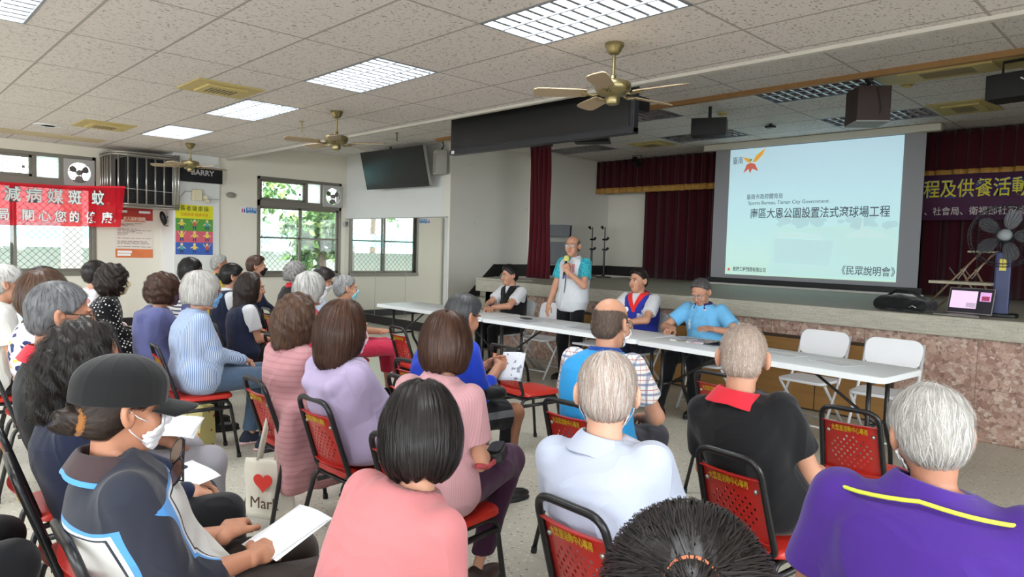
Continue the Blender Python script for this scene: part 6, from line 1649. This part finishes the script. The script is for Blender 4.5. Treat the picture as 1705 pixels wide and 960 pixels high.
pc = [mat('poster shirt yellow', rgb(226, 206, 70), .7), mat('poster shirt red', rgb(206, 90, 70), .7), mat('poster shirt teal', rgb(80, 160, 170), .7)]; pp = mat('poster trousers', rgb(60, 70, 110), .7)
for r_, z in enumerate((.085, -.115, -.32)):
    for c_, y in enumerate((-.21, 0, .21)): little_person(t, y, z, 1.12, pc[(0 if r_ == 1 else (r_ + c_) % 3)], pp, .0065 + .0003 * r_, (-.02, .05, -.03)[(r_ + c_) % 3])
# restroom sign
t = thing('restroom_sign', 'small blue restroom sign with red and blue figures beside the alcove window', 'sign', (-12.39, 5.275, 2.06))
MB().box((0, -.15, -.055), (.006, .15, .055)).build('plate', paper_m, t); b = MB(); sheet(b, -.045, -.05, .145, .05, .007); b.build('blue_field', mat('sign blue', rgb(46, 116, 182), .5), t)
wall_text('lettering', '洗手間', .06, let_w, t, .05, .015, .008, .95); wall_text('lettering', 'Restroom', .026, let_w, t, .05, -.035, .008)
for y, c in ((-.115, rgb(206, 60, 84)), (-.075, rgb(46, 84, 170))):
    b = MB(); b.add([(.0075, y + .009 * math.cos(a * .7), .034 + .009 * math.sin(a * .7)) for a in range(9)], [tuple(range(9))]); b.add([(.0075, y - .014, -.045), (.0075, y + .014, -.045), (.0075, y + .012, .02), (.0075, y - .012, .02)], [(0, 1, 2, 3)]); b.build('figure', mat('sign figure %d' % (c[0] * 99), c, .6), t)
# steel cage with the dark unit inside
steel = mat('polished steel bar', rgb(176, 172, 166), .28, .85)
t = thing('steel_cage', 'curved stainless steel cage round a dark unit high in the left corner', 'cage', (0, 0, 0))
X0, XF, Y0, Y1, ZB, ZT = -12.94, -12.22, 3.03, 4.02, 2.02, 2.84
path = [(X0, Y0)] + [(XF - .22 + .22 * math.cos(math.radians(-90 + 90 * i / 8)), Y0 + .22 + .22 * math.sin(math.radians(-90 + 90 * i / 8))) for i in range(9)] + [(XF, Y1)]
for z, nm in ((ZB, 'lower_rail'), (ZT, 'upper_rail')):
    b = MB()
    for dz in (-.02, .02): b.tube([(x, y, z + dz) for x, y in path], .018, 8)
    b.build(nm, steel, t, smooth=True)
L_ = [0]
for p, q in zip(path, path[1:]): L_.append(L_[-1] + math.hypot(q[0] - p[0], q[1] - p[1]))
for k in range(12):
    d = L_[-1] * (k + .3) / 12; i = max(j for j in range(len(L_) - 1) if L_[j] <= d); f_ = (d - L_[i]) / (L_[i + 1] - L_[i])
    x, y = path[i][0] + (path[i + 1][0] - path[i][0]) * f_, path[i][1] + (path[i + 1][1] - path[i][1]) * f_
    MB().cyl((x, y, ZB), (x, y, ZT), .014, n=10).build('bar', steel, t, smooth=True)
for k in range(2): MB().cyl((XF, Y1 - .05 * k, ZB), (XF, Y1 - .05 * k, ZT + .05), .017, n=10).build('corner_post', steel, t, smooth=True)
t = thing('caged_unit', 'large black air unit inside the steel cage', 'air unit', (0, 0, 0))
MB().box((-12.93, 3.25, 2.06), (-12.36, 3.97, 2.80)).build('casing', mat('near black unit casing', rgb(16, 17, 22), .5), t, bevel=.01)
b = MB()
for k in range(16): b.box((-12.362, 3.29, 2.10 + .042 * k), (-12.352, 3.93, 2.115 + .042 * k))
b.build('louvre_panel', mat('dark unit slats', rgb(28, 29, 34), .5), t)
MB().box((-12.94, 3.06, 2.05), (-12.80, 3.22, 2.82)).build('side_panel', mat('grey unit side', rgb(120, 116, 112), .6), t)
# black sign box, emergency lamp, horn and conduit on the pillar
t = thing('black_sign_box', 'black wall sign with silver capital letters behind the farthest fan', 'sign', (-12.355, 4.40, 2.61))
MB().box((0, -.36, -.13), (.09, .36, .13)).build('case', mat('sign box black', rgb(18, 18, 24), .4), t, bevel=.006); wall_text('lettering', 'BARRY', .125, mat('silver letters', rgb(190, 188, 190), .4, .3), t, .02, .03, .092, 1.0, bold=.003)
t = thing('emergency_lamp', 'cream twin emergency lamp above the exercise poster', 'emergency light', (-12.35, 4.36, 2.26))
MB().box((0, -.10, -.10), (.07, .07, .10)).build('battery_box', mat('cream lamp plastic', rgb(214, 206, 176), .5), t, bevel=.02)
for y, z in ((.11, -.04), (.14, -.10)): MB().lathe([(0, -.02), (.03, -.015), (.04, .02), (.036, .03), (0, .028)], (.06, y, z), 16, M=Matrix.Rotation(R(80), 4, 'Y')).build('lamp_head', mat('cream lamp plastic', rgb(214, 206, 176), .5), t, smooth='auto')
MB().tube([(.01, -.10, .06), (.01, -.2, .05), (.01, -.28, -.05), (.01, -.30, -.25)], .006, 6).tube([(.01, .1, -.05), (.01, .38, -.05)], .005, 6).build('conduit', mat('grey conduit', rgb(150, 146, 136), .6), t)
t = thing('horn_speaker', 'small black horn under the right end of the steel cage', 'speaker', (-12.62, 3.9, 1.85)); MB().ball((0, 0, 0), (.06, .05, .12), 14, 10, M=Matrix.Rotation(R(15), 4, 'X')).build('body', black_plastic, t, smooth=True); MB().tube([(0, .03, -.02), (-.02, .10, .05), (0.0, .12, .16)], .007, 6).tube([(0, 0, -.1), (0, .02, -.13), (.02, .1, -.13)], .008, 6).build('bracket', black_metal, t)
t = thing('wall_lamp', 'small grey oval lamp high on the wall right of the pillar', 'wall lamp', (-12.39, 4.95, 2.31)); MB().ball((0.02, 0, 0), (.05, .09, .05), 16, 10).build('shade', mat('grey lamp glass', rgb(134, 132, 122), .4), t, smooth=True); MB().cyl((0, 0, 0), (.02, 0, 0), .05, n=16).build('base', chrome, t)
t = thing('junction_box', 'small grey bulkhead box beside the alcove window frame', 'wall box', (-12.39, 7.23, 1.9)); MB().ball((.02, 0, 0), (.03, .02, .06), 12, 8).build('cover', fan_grey, t, smooth=True); MB().cyl((0, 0, 0), (.02, 0, 0), .02, n=10).build('base', fan_grey, t)

# ------------------------------------------------------------------ things on the stage
def mic_stand(x, y, lab):
    t = thing('microphone_stand', lab, 'microphone stand', (x, y, 1.035), 0, 'black stands at the back of the stage')
    MB().lathe([(0, 0), (.14, 0), (.14, .015), (.03, .035), (.02, .05), (0, .05)], n=20).build('base', black_metal, t, smooth='auto'); MB().cyl((0, 0, .03), (0, 0, .50), .019, n=10).build('lower_pole', black_metal, t); MB().cyl((0, 0, .5), (0, 0, .90), .010, n=8).build('upper_pole', black_metal, t)
    for z, s in ((.50, 1), (.68, 1), (.88, -1)): MB().cyl((-.04, 0, z), (.06 * s, 0, z), .018, n=8).ball((.07 * s, 0, z + .02), .025, 8, 6).build('clamp', black_plastic, t)
mic_stand(-8.05, 9.8, 'left black microphone stand by the cream wall of the stage'); mic_stand(-7.72, 9.75, 'right black microphone stand by the cream wall of the stage')
grey_chair = mat('dark grey folded chair', rgb(96, 98, 102), .5)
for k, lab in enumerate(('front grey folded chair leaning beside the side curtain', 'rear grey folded chair leaning beside the side curtain')):
    t = thing('folded_chair', lab, 'chair', (-8.36 - .07 * k, 9.2 + .04 * k, 1.035), R(20), 'folded chairs on the stage', rot=(R(-6), 0, R(24)))
    MB().prism(rrect(.42, .22, .05), -.012, .012, Matrix.Translation((0, 0, .82)) @ FX).build('backrest', grey_chair, t, bevel=.004); MB().prism(rrect(.40, .40, .04), -.012, .012, Matrix.Translation((0, .03, .42)) @ FX).build('seat', grey_chair, t, bevel=.004)
    for s in (-1, 1): MB().tube([(s * .22, 0, 0), (s * .22, 0, .92)], .012, 8).build('leg', black_metal, t, smooth=True)
t = thing('backpack', 'black backpack lying on the stage edge below the screen', 'backpack', (-2.02, 6.98, 1.035), R(-10))
def bpk(P):
    d = rbox(P, (0, 0, .06), (.24, .14, .055), .05); d = smin(d, el(P, (-.05, -.02, .10), (.18, .11, .05)), .04); d = smin(d, rbox(P, (.05, -.12, .05), (.14, .04, .035), .03), .02)
    return smax(d + .004 * np.sin(40 * P[:, 0] + 20 * P[:, 1]) , -P[:, 2] + .002, .004)
_v, _f = polygonize(bpk, (-.34, -.26, -.01), (.34, .22, .22), .007); np_obj('body', _v, _f, cloth('black nylon', rgb(22, 22, 24), rough=.6), t)
MB().tube([(-.2, .06, .12), (-.1, .05, .19), (.05, .05, .17), (.15, .06, .11)], .014, 8).build('strap', black_plastic, t, smooth=True); MB().tube([(.12, -.165, .05), (.15, -.17, .065), (.18, -.165, .05)], .006, 6).build('buckle', chrome, t)
t = thing('laptop', 'open silver laptop showing a pinkish slide on the stage edge', 'laptop', (-1.55, 6.93, 1.036), R(-10))
MB().box((-.18, -.13, 0), (.18, .11, .016)).build('base', chrome, t, bevel=.004); b = MB()
for i in range(12):
    for j in range(5): b.box((-.155 + .026 * i, -.02 + .022 * j, .016), (-.133 + .026 * i, -.003 + .022 * j, .018))
b.build('keyboard', black_plastic, t)
lid = MB().box((-.18, 0, 0), (.18, .008, .235)).build('lid', chrome, t, M=Matrix.Translation((0, .11, .012)) @ Matrix.Rotation(R(-14), 4, 'X'), bevel=.003)
MB().box((-.172, -.0015, .012), (.172, 0, .228)).build('display', mat('laptop display dark', rgb(30, 28, 36), .3, emit=.4), lid); MB().box((-.16, -.003, .05), (.05, -.0015, .205)).build('slide_window', mat('laptop slide', rgb(206, 178, 206), .5, emit=.7), lid)
MB().box((-.03, -.0035, .06), (.045, -.003, .10)).build('slide_photo', mat('laptop slide photo', rgb(170, 150, 172), .5, emit=.6), lid); MB().box((.07, -.003, .12), (.155, -.0015, .20)).build('video_window', mat('laptop video pale', rgb(196, 150, 196), .5, emit=.6), lid); MB().box((.085, -.0035, .125), (.145, -.003, .165)).build('video_picture', mat('laptop video', rgb(140, 50, 84), .5, emit=.6), lid)
navyp = mat('navy fan plastic', rgb(36, 46, 90), .4); ghost = mat('grey translucent fan blade', rgb(84, 88, 92), .35, alpha=.5)
t = thing('pedestal_fan', 'large navy pedestal fan on the stage at the right edge', 'fan', (-1.33, 7.2, 1.036), R(8))
MB().prism(rrect(.26, .22, .06), 0, .03).build('base', black_plastic, t, bevel=.008); MB().box((-.058, -.045, .02), (.058, .045, .56)).build('column', navyp, t, bevel=.012); MB().box((-.026, -.05, .40), (.022, -.044, .50)).build('control_label', mat('yellow control label', rgb(206, 190, 80), .5), t)
MB().cyl((0, 0, .55), (0, 0, .66), .03, n=12).ball((0, .06, .70), (.07, .11, .07), 14, 10).build('motor', black_plastic, t, smooth=True)
Mf = Matrix.Translation((0, -.05, .70)) @ Matrix.Rotation(R(84), 4, 'X')
g = MB()
for z, rr in ((.06, .25), (.0, .27), (-.06, .25)): g.tube([(rr * math.cos(2 * PI * i / 40), rr * math.sin(2 * PI * i / 40), z) for i in range(40)], .004, 5, closed=True)
for i in range(40):
    a = 2 * PI * i / 40; c, s_ = math.cos(a), math.sin(a)
    g.tube([(.05 * c, .05 * s_, .10), (.17 * c, .17 * s_, .095), (.25 * c, .25 * s_, .06), (.27 * c, .27 * s_, 0), (.25 * c, .25 * s_, -.06), (.12 * c, .12 * s_, -.09)], .0016, 4, caps=False)
g.build('guard', mat('dark guard wire', rgb(52, 52, 56), .4, .3), t, M=Mf)
for k in range(5):
    a = 2 * PI * k / 5; b = MB(); pts = []
    for i in range(16):
        q = 2 * PI * i / 16; r = .145 + .085 * math.cos(q); w = .075 * math.sin(q) * (.5 + r * 2.6); an = a + w / max(r, .06) * .9
        pts.append((r * math.cos(an), r * math.sin(an), w * .35))
    b.add(pts, [tuple(range(16))]); b.build('blade', ghost, t, M=Mf, solid=.003)
MB().ball((0, 0, 0), (.055, .055, .03), 14, 8).build('hub', mat('grey fan hub', rgb(140, 144, 148), .4), t, True, M=Mf @ Matrix.Translation((0, 0, .03)))
wornw = mat('worn pale wood', rgb(186, 178, 156), .7, noise=(14, .2)); oldm = mat('rusty ladder steel', rgb(150, 128, 104), .6, .3, noise=(12, .3))
t = thing('step_ladder', 'old folding step ladder with a plank shelf behind the laptop', 'step ladder', (-1.72, 7.65, 1.036), R(-8)); t.scale = (.66, .66, .66)
for s in (-.24, .24):
    MB().tube([(-.42, s, 0), (.30, s, .86)], .014, 8).build('front_leg', oldm, t, smooth=True); MB().tube([(.40, s, 0), (.05, s, .60)], .014, 8).build('rear_leg', oldm, t, smooth=True); MB().tube([(-.10, s, .62), (.02, s, .46), (.15, s, .68)], .010, 6).build('hinge_brace', steel, t, smooth=True)
MB().box((-.36, -.26, .385), (.44, .26, .425)).build('plank', wornw, t, bevel=.006); MB().box((.10, -.2, .84), (.42, .2, .865)).build('top_step', wornw, t, bevel=.006)

# ------------------------------------------------------------------ things on the tables
def lay(name, label, cat, x, y, rz, w, d, m, z=.7405, h=.0012, group=None, parts=None):
    t = thing(name, label, cat, (x, y, z), R(rz), group)
    MB().box((-w / 2, -d / 2, 0), (w / 2, d / 2, h)).build('sheet', m, t)
    if parts: parts(t, h)
    return t
printm = mat('faint grey print', rgb(150, 152, 158), .7)
def print_lines(t, h):
    b = MB(); r_ = random.Random(len(t.name) * 7 + 1)
    for k in range(9):
        w = .05 + .1 * r_.random(); b.box((-.08, .10 - .026 * k, h), (-.08 + w, .106 - .026 * k, h + .0003))
    b.build('print', printm, t)
lay('document', 'printed sheets on the table nearest the man in the black vest', 'paper', -5.10, 5.20, 75, .21, .30, mat('greyish printed paper', rgb(196, 198, 204), .7), parts=print_lines, group='papers on the tables')
lay('document', 'pale sheet on the table below the standing speaker', 'paper', -4.78, 5.32, 80, .21, .30, paper_m, parts=print_lines, group='papers on the tables')
lay('document', 'printed sheet on the middle table right of the standing speaker', 'paper', -4.35, 5.22, 84, .21, .30, mat('greyish printed paper', rgb(196, 198, 204), .7), parts=print_lines, group='papers on the tables')
lay('document', 'white sheets before the left empty folding chair', 'paper', -2.36, 5.25, 74, .21, .30, paper_m, parts=print_lines, group='papers on the tables')
lay('document', 'white sheets before the far right empty folding chair', 'paper', -1.93, 5.18, 68, .22, .31, paper_m, parts=print_lines, group='papers on the tables')
lay('document', 'sheet on the leftmost table', 'paper', -6.75, 5.35, 10, .21, .30, paper_m, parts=print_lines, group='papers on the tables')
t = thing('mobile_phone', 'dark phone lying on the table before the man in the black vest', 'phone', (-5.28, 5.34, .7405), R(70)); MB().prism(rrect(.08, .17, .012), 0, .010).build('case', black_plastic, t, bevel=.002); MB().prism(rrect(.072, .16, .010), .010, .0106).build('glass', scr_m, t)
t = thing('photo_album', 'open album of printed pages being read by the man in the light blue polo', 'album', (-3.02, 5.33, .7405), R(6))
pg = mat('album page print', rgb(150, 148, 150), .4, pattern=lambda nt, c: nt.ramp(nt.sep(nt.voro(nt.obj(), 22, 'Color'))[0], [(0, rgb(206, 204, 200)), (.35, rgb(150, 130, 120)), (.6, rgb(120, 128, 110)), (.8, rgb(190, 170, 180)), (1, rgb(226, 224, 220))], 'CONSTANT'))
MB().box((-.33, -.12, 0), (-.02, .12, .012)).build('left_pages', pg, t, bevel=.002)
MB().grid(lambda u, v: (.0 + .32 * u, -.13 + .26 * v, .012 + .11 * u ** 1.3), 10, 4).build('right_page', pg, t, smooth=True, solid=.004); MB().box((-.02, -.13, 0), (.30, .13, .006)).build('cover', mat('dark album cover', rgb(60, 66, 84), .5), t)
# ------------------------------------------------------------------ things held, worn loosely or hung
mp = PEOPLE['P31']; wv = np.array(pw('P31', mp['W'][-1])); fdv = mp['Rb'] @ np.asarray(mp['hd'][-1][0]); ndv = mp['Rb'] @ np.asarray(mp['hd'][-1][1])
gc = wv + fdv * .075 - unit(ndv) * .030
fwd = mp['Rb'] @ np.array([0, 1, 0]); mdir = Vector(unit(np.array([0, 0, .86]) - fwd * .38 + (mp['Rb'] @ np.array([.16, 0, 0]))))
t = thing('microphone', 'handheld black microphone with a yellow foam cover held by the standing speaker', 'microphone', tuple(gc))
MB().cyl(mdir * -.13, mdir * .05, .0125, .016, n=14).build('handle', black_plastic, t, smooth='auto'); MB().cyl(mdir * -.16, mdir * -.13, .013, .0135, n=14).build('blue_tail', mat('blue microphone tail', rgb(50, 84, 170), .4), t); MB().ball(mdir * .085, (.033, .033, .040), 16, 12, M=mdir.to_track_quat('Z', 'Y').to_matrix().to_4x4()).build('foam_cover', mat('yellow foam', rgb(206, 204, 112), .9, bump=(220, .3)), t, smooth=True)
def held_sheets(key, hands, off, w, d, label, tilt=(20, 0, 0), n=2, m=None, group='papers in hands and on laps'):
    q = PEOPLE[key]; c = np.mean([q['W'][s] for s in hands], 0) + np.asarray(off); wp = pw(key, c)
    rzp = math.atan2(q['Rb'][1][0], q['Rb'][0][0])
    t = thing('paper_sheets', label, 'paper', tuple(wp), 0, group, rot=(R(tilt[0]), R(tilt[1]), rzp + R(tilt[2])))
    for k in range(n): MB().grid(lambda u, v: (-w / 2 + w * u + .004 * k, -d / 2 + d * v + .006 * k, .002 * k + .012 * math.sin(3 * u + k) * u), 6, 6).build('sheet', m or paper_m, t, smooth=True, solid=.0006, M=Matrix.Rotation(R(4 * k), 4, 'Z'))
    return t
held_sheets('P5', (1, -1), (.02, .12, .012), .15, .20, 'folded white papers held by the person in the black cap', (18, 0, 8))
held_sheets('P4', (1,), (-.08, -.02, .022), .17, .24, 'white sheet on the black lap of the person with long curly hair', (6, 10, 20), 1)
held_sheets('P3', (1,), (-.05, .03, .045), .20, .27, 'white printed sheets on the grey trousers of the grey haired person', (4, 4, 60), 2)
held_sheets('P24', (1,), (.035, .075, .0), .14, .20, 'printed white leaflet in the hands of the person in royal blue', (48, 0, 40), 1, mat('printed leaflet', rgb(206, 210, 220), .6, pattern=blotch(rgb(130, 136, 150), 30, .62)))
q = PEOPLE['P24']; c = pw('P24', (q['W'][1] + q['W'][-1]) / 2 + np.array([.01, .11, .03]))
t = thing('mobile_phone', 'black phone held by the person in royal blue', 'phone', tuple(c), 0, rot=(R(60), 0, math.atan2(q['Rb'][1][0], q['Rb'][0][0]) + R(20))); MB().prism(rrect(.078, .16, .010), -.005, .005).build('case', black_plastic, t, bevel=.002); MB().prism(rrect(.07, .15, .008), .005, .0055).build('glass', scr_m, t)
# wristwatch: part of its wearer
q = PEOPLE['P30']; s = -1; a_, b_ = q['E'][s], q['W'][s]; wc = a_ + (b_ - a_) * .93; dv = Vector(unit(b_ - a_)); Mw = Matrix.Translation(tuple(wc)) @ dv.to_track_quat('Z', 'Y').to_matrix().to_4x4()
wo = MB().lathe([(.031, -.011), (.034, -.010), (.034, .010), (.031, .011)], n=20).build('wristwatch', black_plastic, q['root'], True, M=Mw); MB().lathe([(0, .0), (.019, 0), (.021, -.008), (.0, -.008)], (0, 0, 0), 16, M=Matrix.Translation((0, .040, 0)) @ Matrix.Rotation(R(-90), 4, 'X')).build('dial', mat('dark blue dial', rgb(40, 50, 80), .3), wo)
# lettering on clothes
def chest_text(key, bodytxt, size, x, u, m, infl=.03, sx=1.0, parent=None):
    q = PEOPLE[key]; c = q['spine'](u) + q['Xb'] * x; best = .10
    for k in range(140):
        y = .04 + .0016 * k
        if q['torso']((c + q['Yb'] * y)[None].astype(F32), infl)[0] > 0: best = y; break
    e = .02; y2 = best
    nrm = unit(q['Yb'] + q['Xb'] * (x * 3.2)); o = c + q['Yb'] * (best + .006)
    xa = -(q['Xb'] - nrm * np.dot(q['Xb'], nrm))
    return text_mesh('lettering', bodytxt, size, m, q['root'], frame(tuple(o), tuple(unit(xa)), tuple(unit(np.cross(nrm, unit(xa)))), tuple(nrm)), .0012, sx)
red_l = mat('red vest lettering', rgb(206, 96, 104), .7); yel_l = mat('yellow vest lettering', rgb(216, 186, 60), .7)
[chest_text('P31', c_, .040, -.085, .80 - .062 * k_, red_l) for k_, c_ in enumerate('體育局')]; chest_text('P31', '林', .062, -.03, .66, red_l); chest_text('P31', '局長', .042, -.055, .52, red_l)
chest_text('P30', '大\n恩\n里', .040, -.075, .55, yel_l); chest_text('P32', '南\n區', .055, -.080, .50, let_w); chest_text('P32', '服\n務', .040, -.120, .60, let_w); chest_text('P33', '大\n恩\n里', .034, .09, .60, let_w, .02)
q = PEOPLE['P32']; o_ = q['spine'](.66) + q['Xb'] * .085 + q['Yb'] * .145
MB().lathe([(0, .002), (.026, .002), (.028, 0)], n=20, M=frame(tuple(o_), tuple(-q['Xb']), tuple(q['ax']), tuple(q['Yb']))).build('round_emblem', let_w, q['root'])
# zips and lanyard
q = PEOPLE['P31']; b = MB(); pts = []
for k in range(16):
    u = .05 + .80 * k / 15; c = q['spine'](u) + q['Xb'] * .012; y = .05
    while y < .3 and q['torso']((c + q['Yb'] * y)[None].astype(F32), .026)[0] < 0: y += .002
    pts.append(tuple(c + q['Yb'] * (y + .002)))
b.tube(pts, .0055, 6).build('zip', mat('dark zip', rgb(40, 42, 60), .5), q['root'], True)
q = PEOPLE['P28']; b = MB(); pts = []
for k in range(33):
    ph = R(192 + 146 * k / 32); dr = q['Xb'] * math.cos(ph) * 1.2 + q['Yb'] * math.sin(ph); C = q['N'] - q['ax'] * (.012 + .016 * abs(math.cos(ph))); r = .05
    while r < .2 and q['torso']((C + dr * r)[None].astype(F32), .022)[0] < 0: r += .002
    pts.append(tuple(C + dr * max(r + .008, .094)))
b.tube(pts, .0048, 6).build('lanyard', mat('neon yellow lanyard', rgb(206, 220, 70), .6), q['root'], True)
# bags
canvas = cloth('natural canvas', rgb(206, 200, 186), noise=(12, .08))
t = thing('tote_bag', 'white canvas tote bag with a red heart hanging from a red chair', 'bag', (-3.38, 1.56, .0), R(32))
MB().grid(lambda u, v: (-.14 + .28 * u + .01 * math.sin(6 * v), -.035 * math.sin(PI * u) * (1 - v * .6) - .004 * math.sin(11 * u + 5 * v), .07 + .31 * v - .02 * abs(u - .5) * v), 18, 12).build('front_panel', canvas, t, smooth=True, solid=.004)
MB().grid(lambda u, v: (-.14 + .28 * u, .035 * math.sin(PI * u) * (1 - v * .6), .07 + .31 * v - .02 * abs(u - .5) * v), 18, 12).build('back_panel', canvas, t, smooth=True, solid=.004)
for y in (-.015, .015): MB().tube([(-.06, y, .37), (-.03, y * .6 + .02, .56), (0, .05, .735), (.03, y * .6 + .02, .56), (.06, y, .37)], .010, 6).build('handle', canvas, t, smooth=True)
hp = [(.055 * 16 * math.sin(a) ** 3 / 16, .055 * (13 * math.cos(a) - 5 * math.cos(2 * a) - 2 * math.cos(3 * a) - math.cos(4 * a)) / 16) for a in [2 * PI * i / 40 for i in range(40)]]
MB().prism(hp, 0, .002, Matrix.Translation((-.01, -.042, .265)) @ FX).build('heart_print', mat('red heart print', rgb(206, 54, 44), .7), t)
text_mesh('lettering', 'Mark', .085, mat('brown print', rgb(84, 58, 44), .7), t, Matrix.Translation((.0, -.046, .155)) @ FX, .001, .95)
floralb = cloth('floral bag cloth', rgb(206, 194, 130), pattern=lambda nt, c: nt.mix(nt.math('MULTIPLY', nt.math('LESS_THAN', nt.voro(nt.obj(), 18), .30), nt.math('GREATER_THAN', nt.sep(nt.voro(nt.obj(), 18, 'Color'))[0], .45)), c, rgb(170, 70, 80)))
t = thing('floral_bag', 'yellow floral shopping bag on the floor under the chair of the person in blue stripes', 'bag', (-5.25, 1.84, 0), R(10))
b = MB(); b.v = [(-.17, -.07, 0), (.17, -.07, 0), (.17, .07, 0), (-.17, .07, 0), (-.19, -.04, .30), (.19, -.04, .30), (.19, .04, .30), (-.19, .04, .30)]; b.f = [(0, 3, 2, 1), (0, 1, 5, 4), (1, 2, 6, 5), (2, 3, 7, 6), (3, 0, 4, 7)]; b.m = [0] * 5
b.build('body', floralb, t, solid=.004); MB().tube([(-.08, -.04, .30), (-.05, -.06, .37), (.05, -.06, .37), (.08, -.04, .30)], .008, 6).build('handle', floralb, t, smooth=True)
q = PEOPLE['P22']; wp = pw('P22', np.array([.13, .24, .640]))
t = thing('shoulder_purse', 'small black purse with red strap on the lap of the person in pale pink', 'bag', tuple(wp), 0, rot=(R(8), R(-4), math.atan2(q['Rb'][1][0], q['Rb'][0][0]) + R(-70)))
MB().prism(rrect(.21, .12, .04), -.018, .03).build('body', mat('black purse leather', rgb(26, 24, 26), .5), t, bevel=.012); MB().prism(rrect(.19, .06, .025, cy=.02), .03, .042).build('flap', mat('black purse leather', rgb(26, 24, 26), .5), t, bevel=.005)
strapm = mat('red patterned strap', rgb(160, 60, 66), .7, noise=(90, .4)); q2 = [pw('P22', p) for p in ((.20, -.02, .68), (.205, .06, .655), (.19, .14, .65))]
MB().tube([tuple((t.rotation_euler.to_matrix().inverted() @ (Vector(p) - t.location))) for p in q2] + [(-.09, 0, .03)], .011, 6).build('strap', strapm, t, smooth=True)
q = PEOPLE['P24']; wp = pw('P24', np.array([.10, .20, .685]))
t = thing('waist_bag', 'black waist bag on the lap of the person in royal blue', 'bag', tuple(wp), math.atan2(q['Rb'][1][0], q['Rb'][0][0]))
def wbf(P): return rbox(P, (.02, .02, 0), (.13, .07, .035), .03) + .002 * np.sin(60 * P[:, 0])
_v, _f = polygonize(wbf, (-.16, -.1, -.08), (.2, .14, .08), .007); np_obj('body', _v, _f, cloth('black nylon', rgb(22, 22, 24), rough=.6), t)
MB().tube([(.10, -.03, .01), (.13, -.12, .03), (.115, -.24, .05)], .014, 8).build('belt', black_plastic, t, smooth=True)
q = PEOPLE['P5']; wp = pw('P5', q['spine'](.80) + q['Yb'] * .145 + q['Xb'] * .05)
t = thing('sunglasses', 'dark sunglasses hooked on the jacket front of the person in the black cap', 'sunglasses', tuple(wp), 0, rot=(R(58), R(35), R(-20)))
sgm = mat('dark sunglasses frame', rgb(30, 24, 24), .25); sgl = mat('brown tinted lens', rgb(96, 66, 56), .1, spec=.8)
for s in (-1, 1):
    MB().prism(rrect(.062, .052, .022, 6, s * .034), -.002, .002).build('lens', sgl, t, bevel=.001); MB().tube([(x, y, 0) for x, y in rrect(.066, .056, .024, 6, s * .034)], .003, 6, closed=True).build('rim', sgm, t, smooth=True)
    MB().tube([(s * .066, .012, 0), (s * .066, .012, -.012), (-s * .03, .004, -.014)], .0028, 6).build('temple', sgm, t, smooth=True)
# hair ties are part of their wearers
for key, tie, r, m in (('P29', (0, -.121, .0865), .0205, mat('orange hair tie', rgb(216, 122, 84), .6)), ('P5', (0, -.098, -.02), .034, cloth('brown scrunchie', rgb(140, 92, 50), noise=(60, .3), bump=(120, .5)))):
    q = PEOPLE[key]; nrm = Vector((0, -1, .25 if key == 'P29' else .1)).normalized(); b = MB(); u_ = Vector((1, 0, 0)); w_ = nrm.cross(u_)
    b.tube([Vector(tie) + u_ * (r * math.cos(2 * PI * i / 28)) + w_ * (r * math.sin(2 * PI * i / 28)) + nrm * (.001 * math.sin(i * 3)) for i in range(28)], [(.0052 if key == 'P29' else .014 + .003 * math.sin(i * 2.3)) for i in range(28)], 8, closed=True)
    b.build('hair_tie', m, q['root'], True, M=q['HM4'])
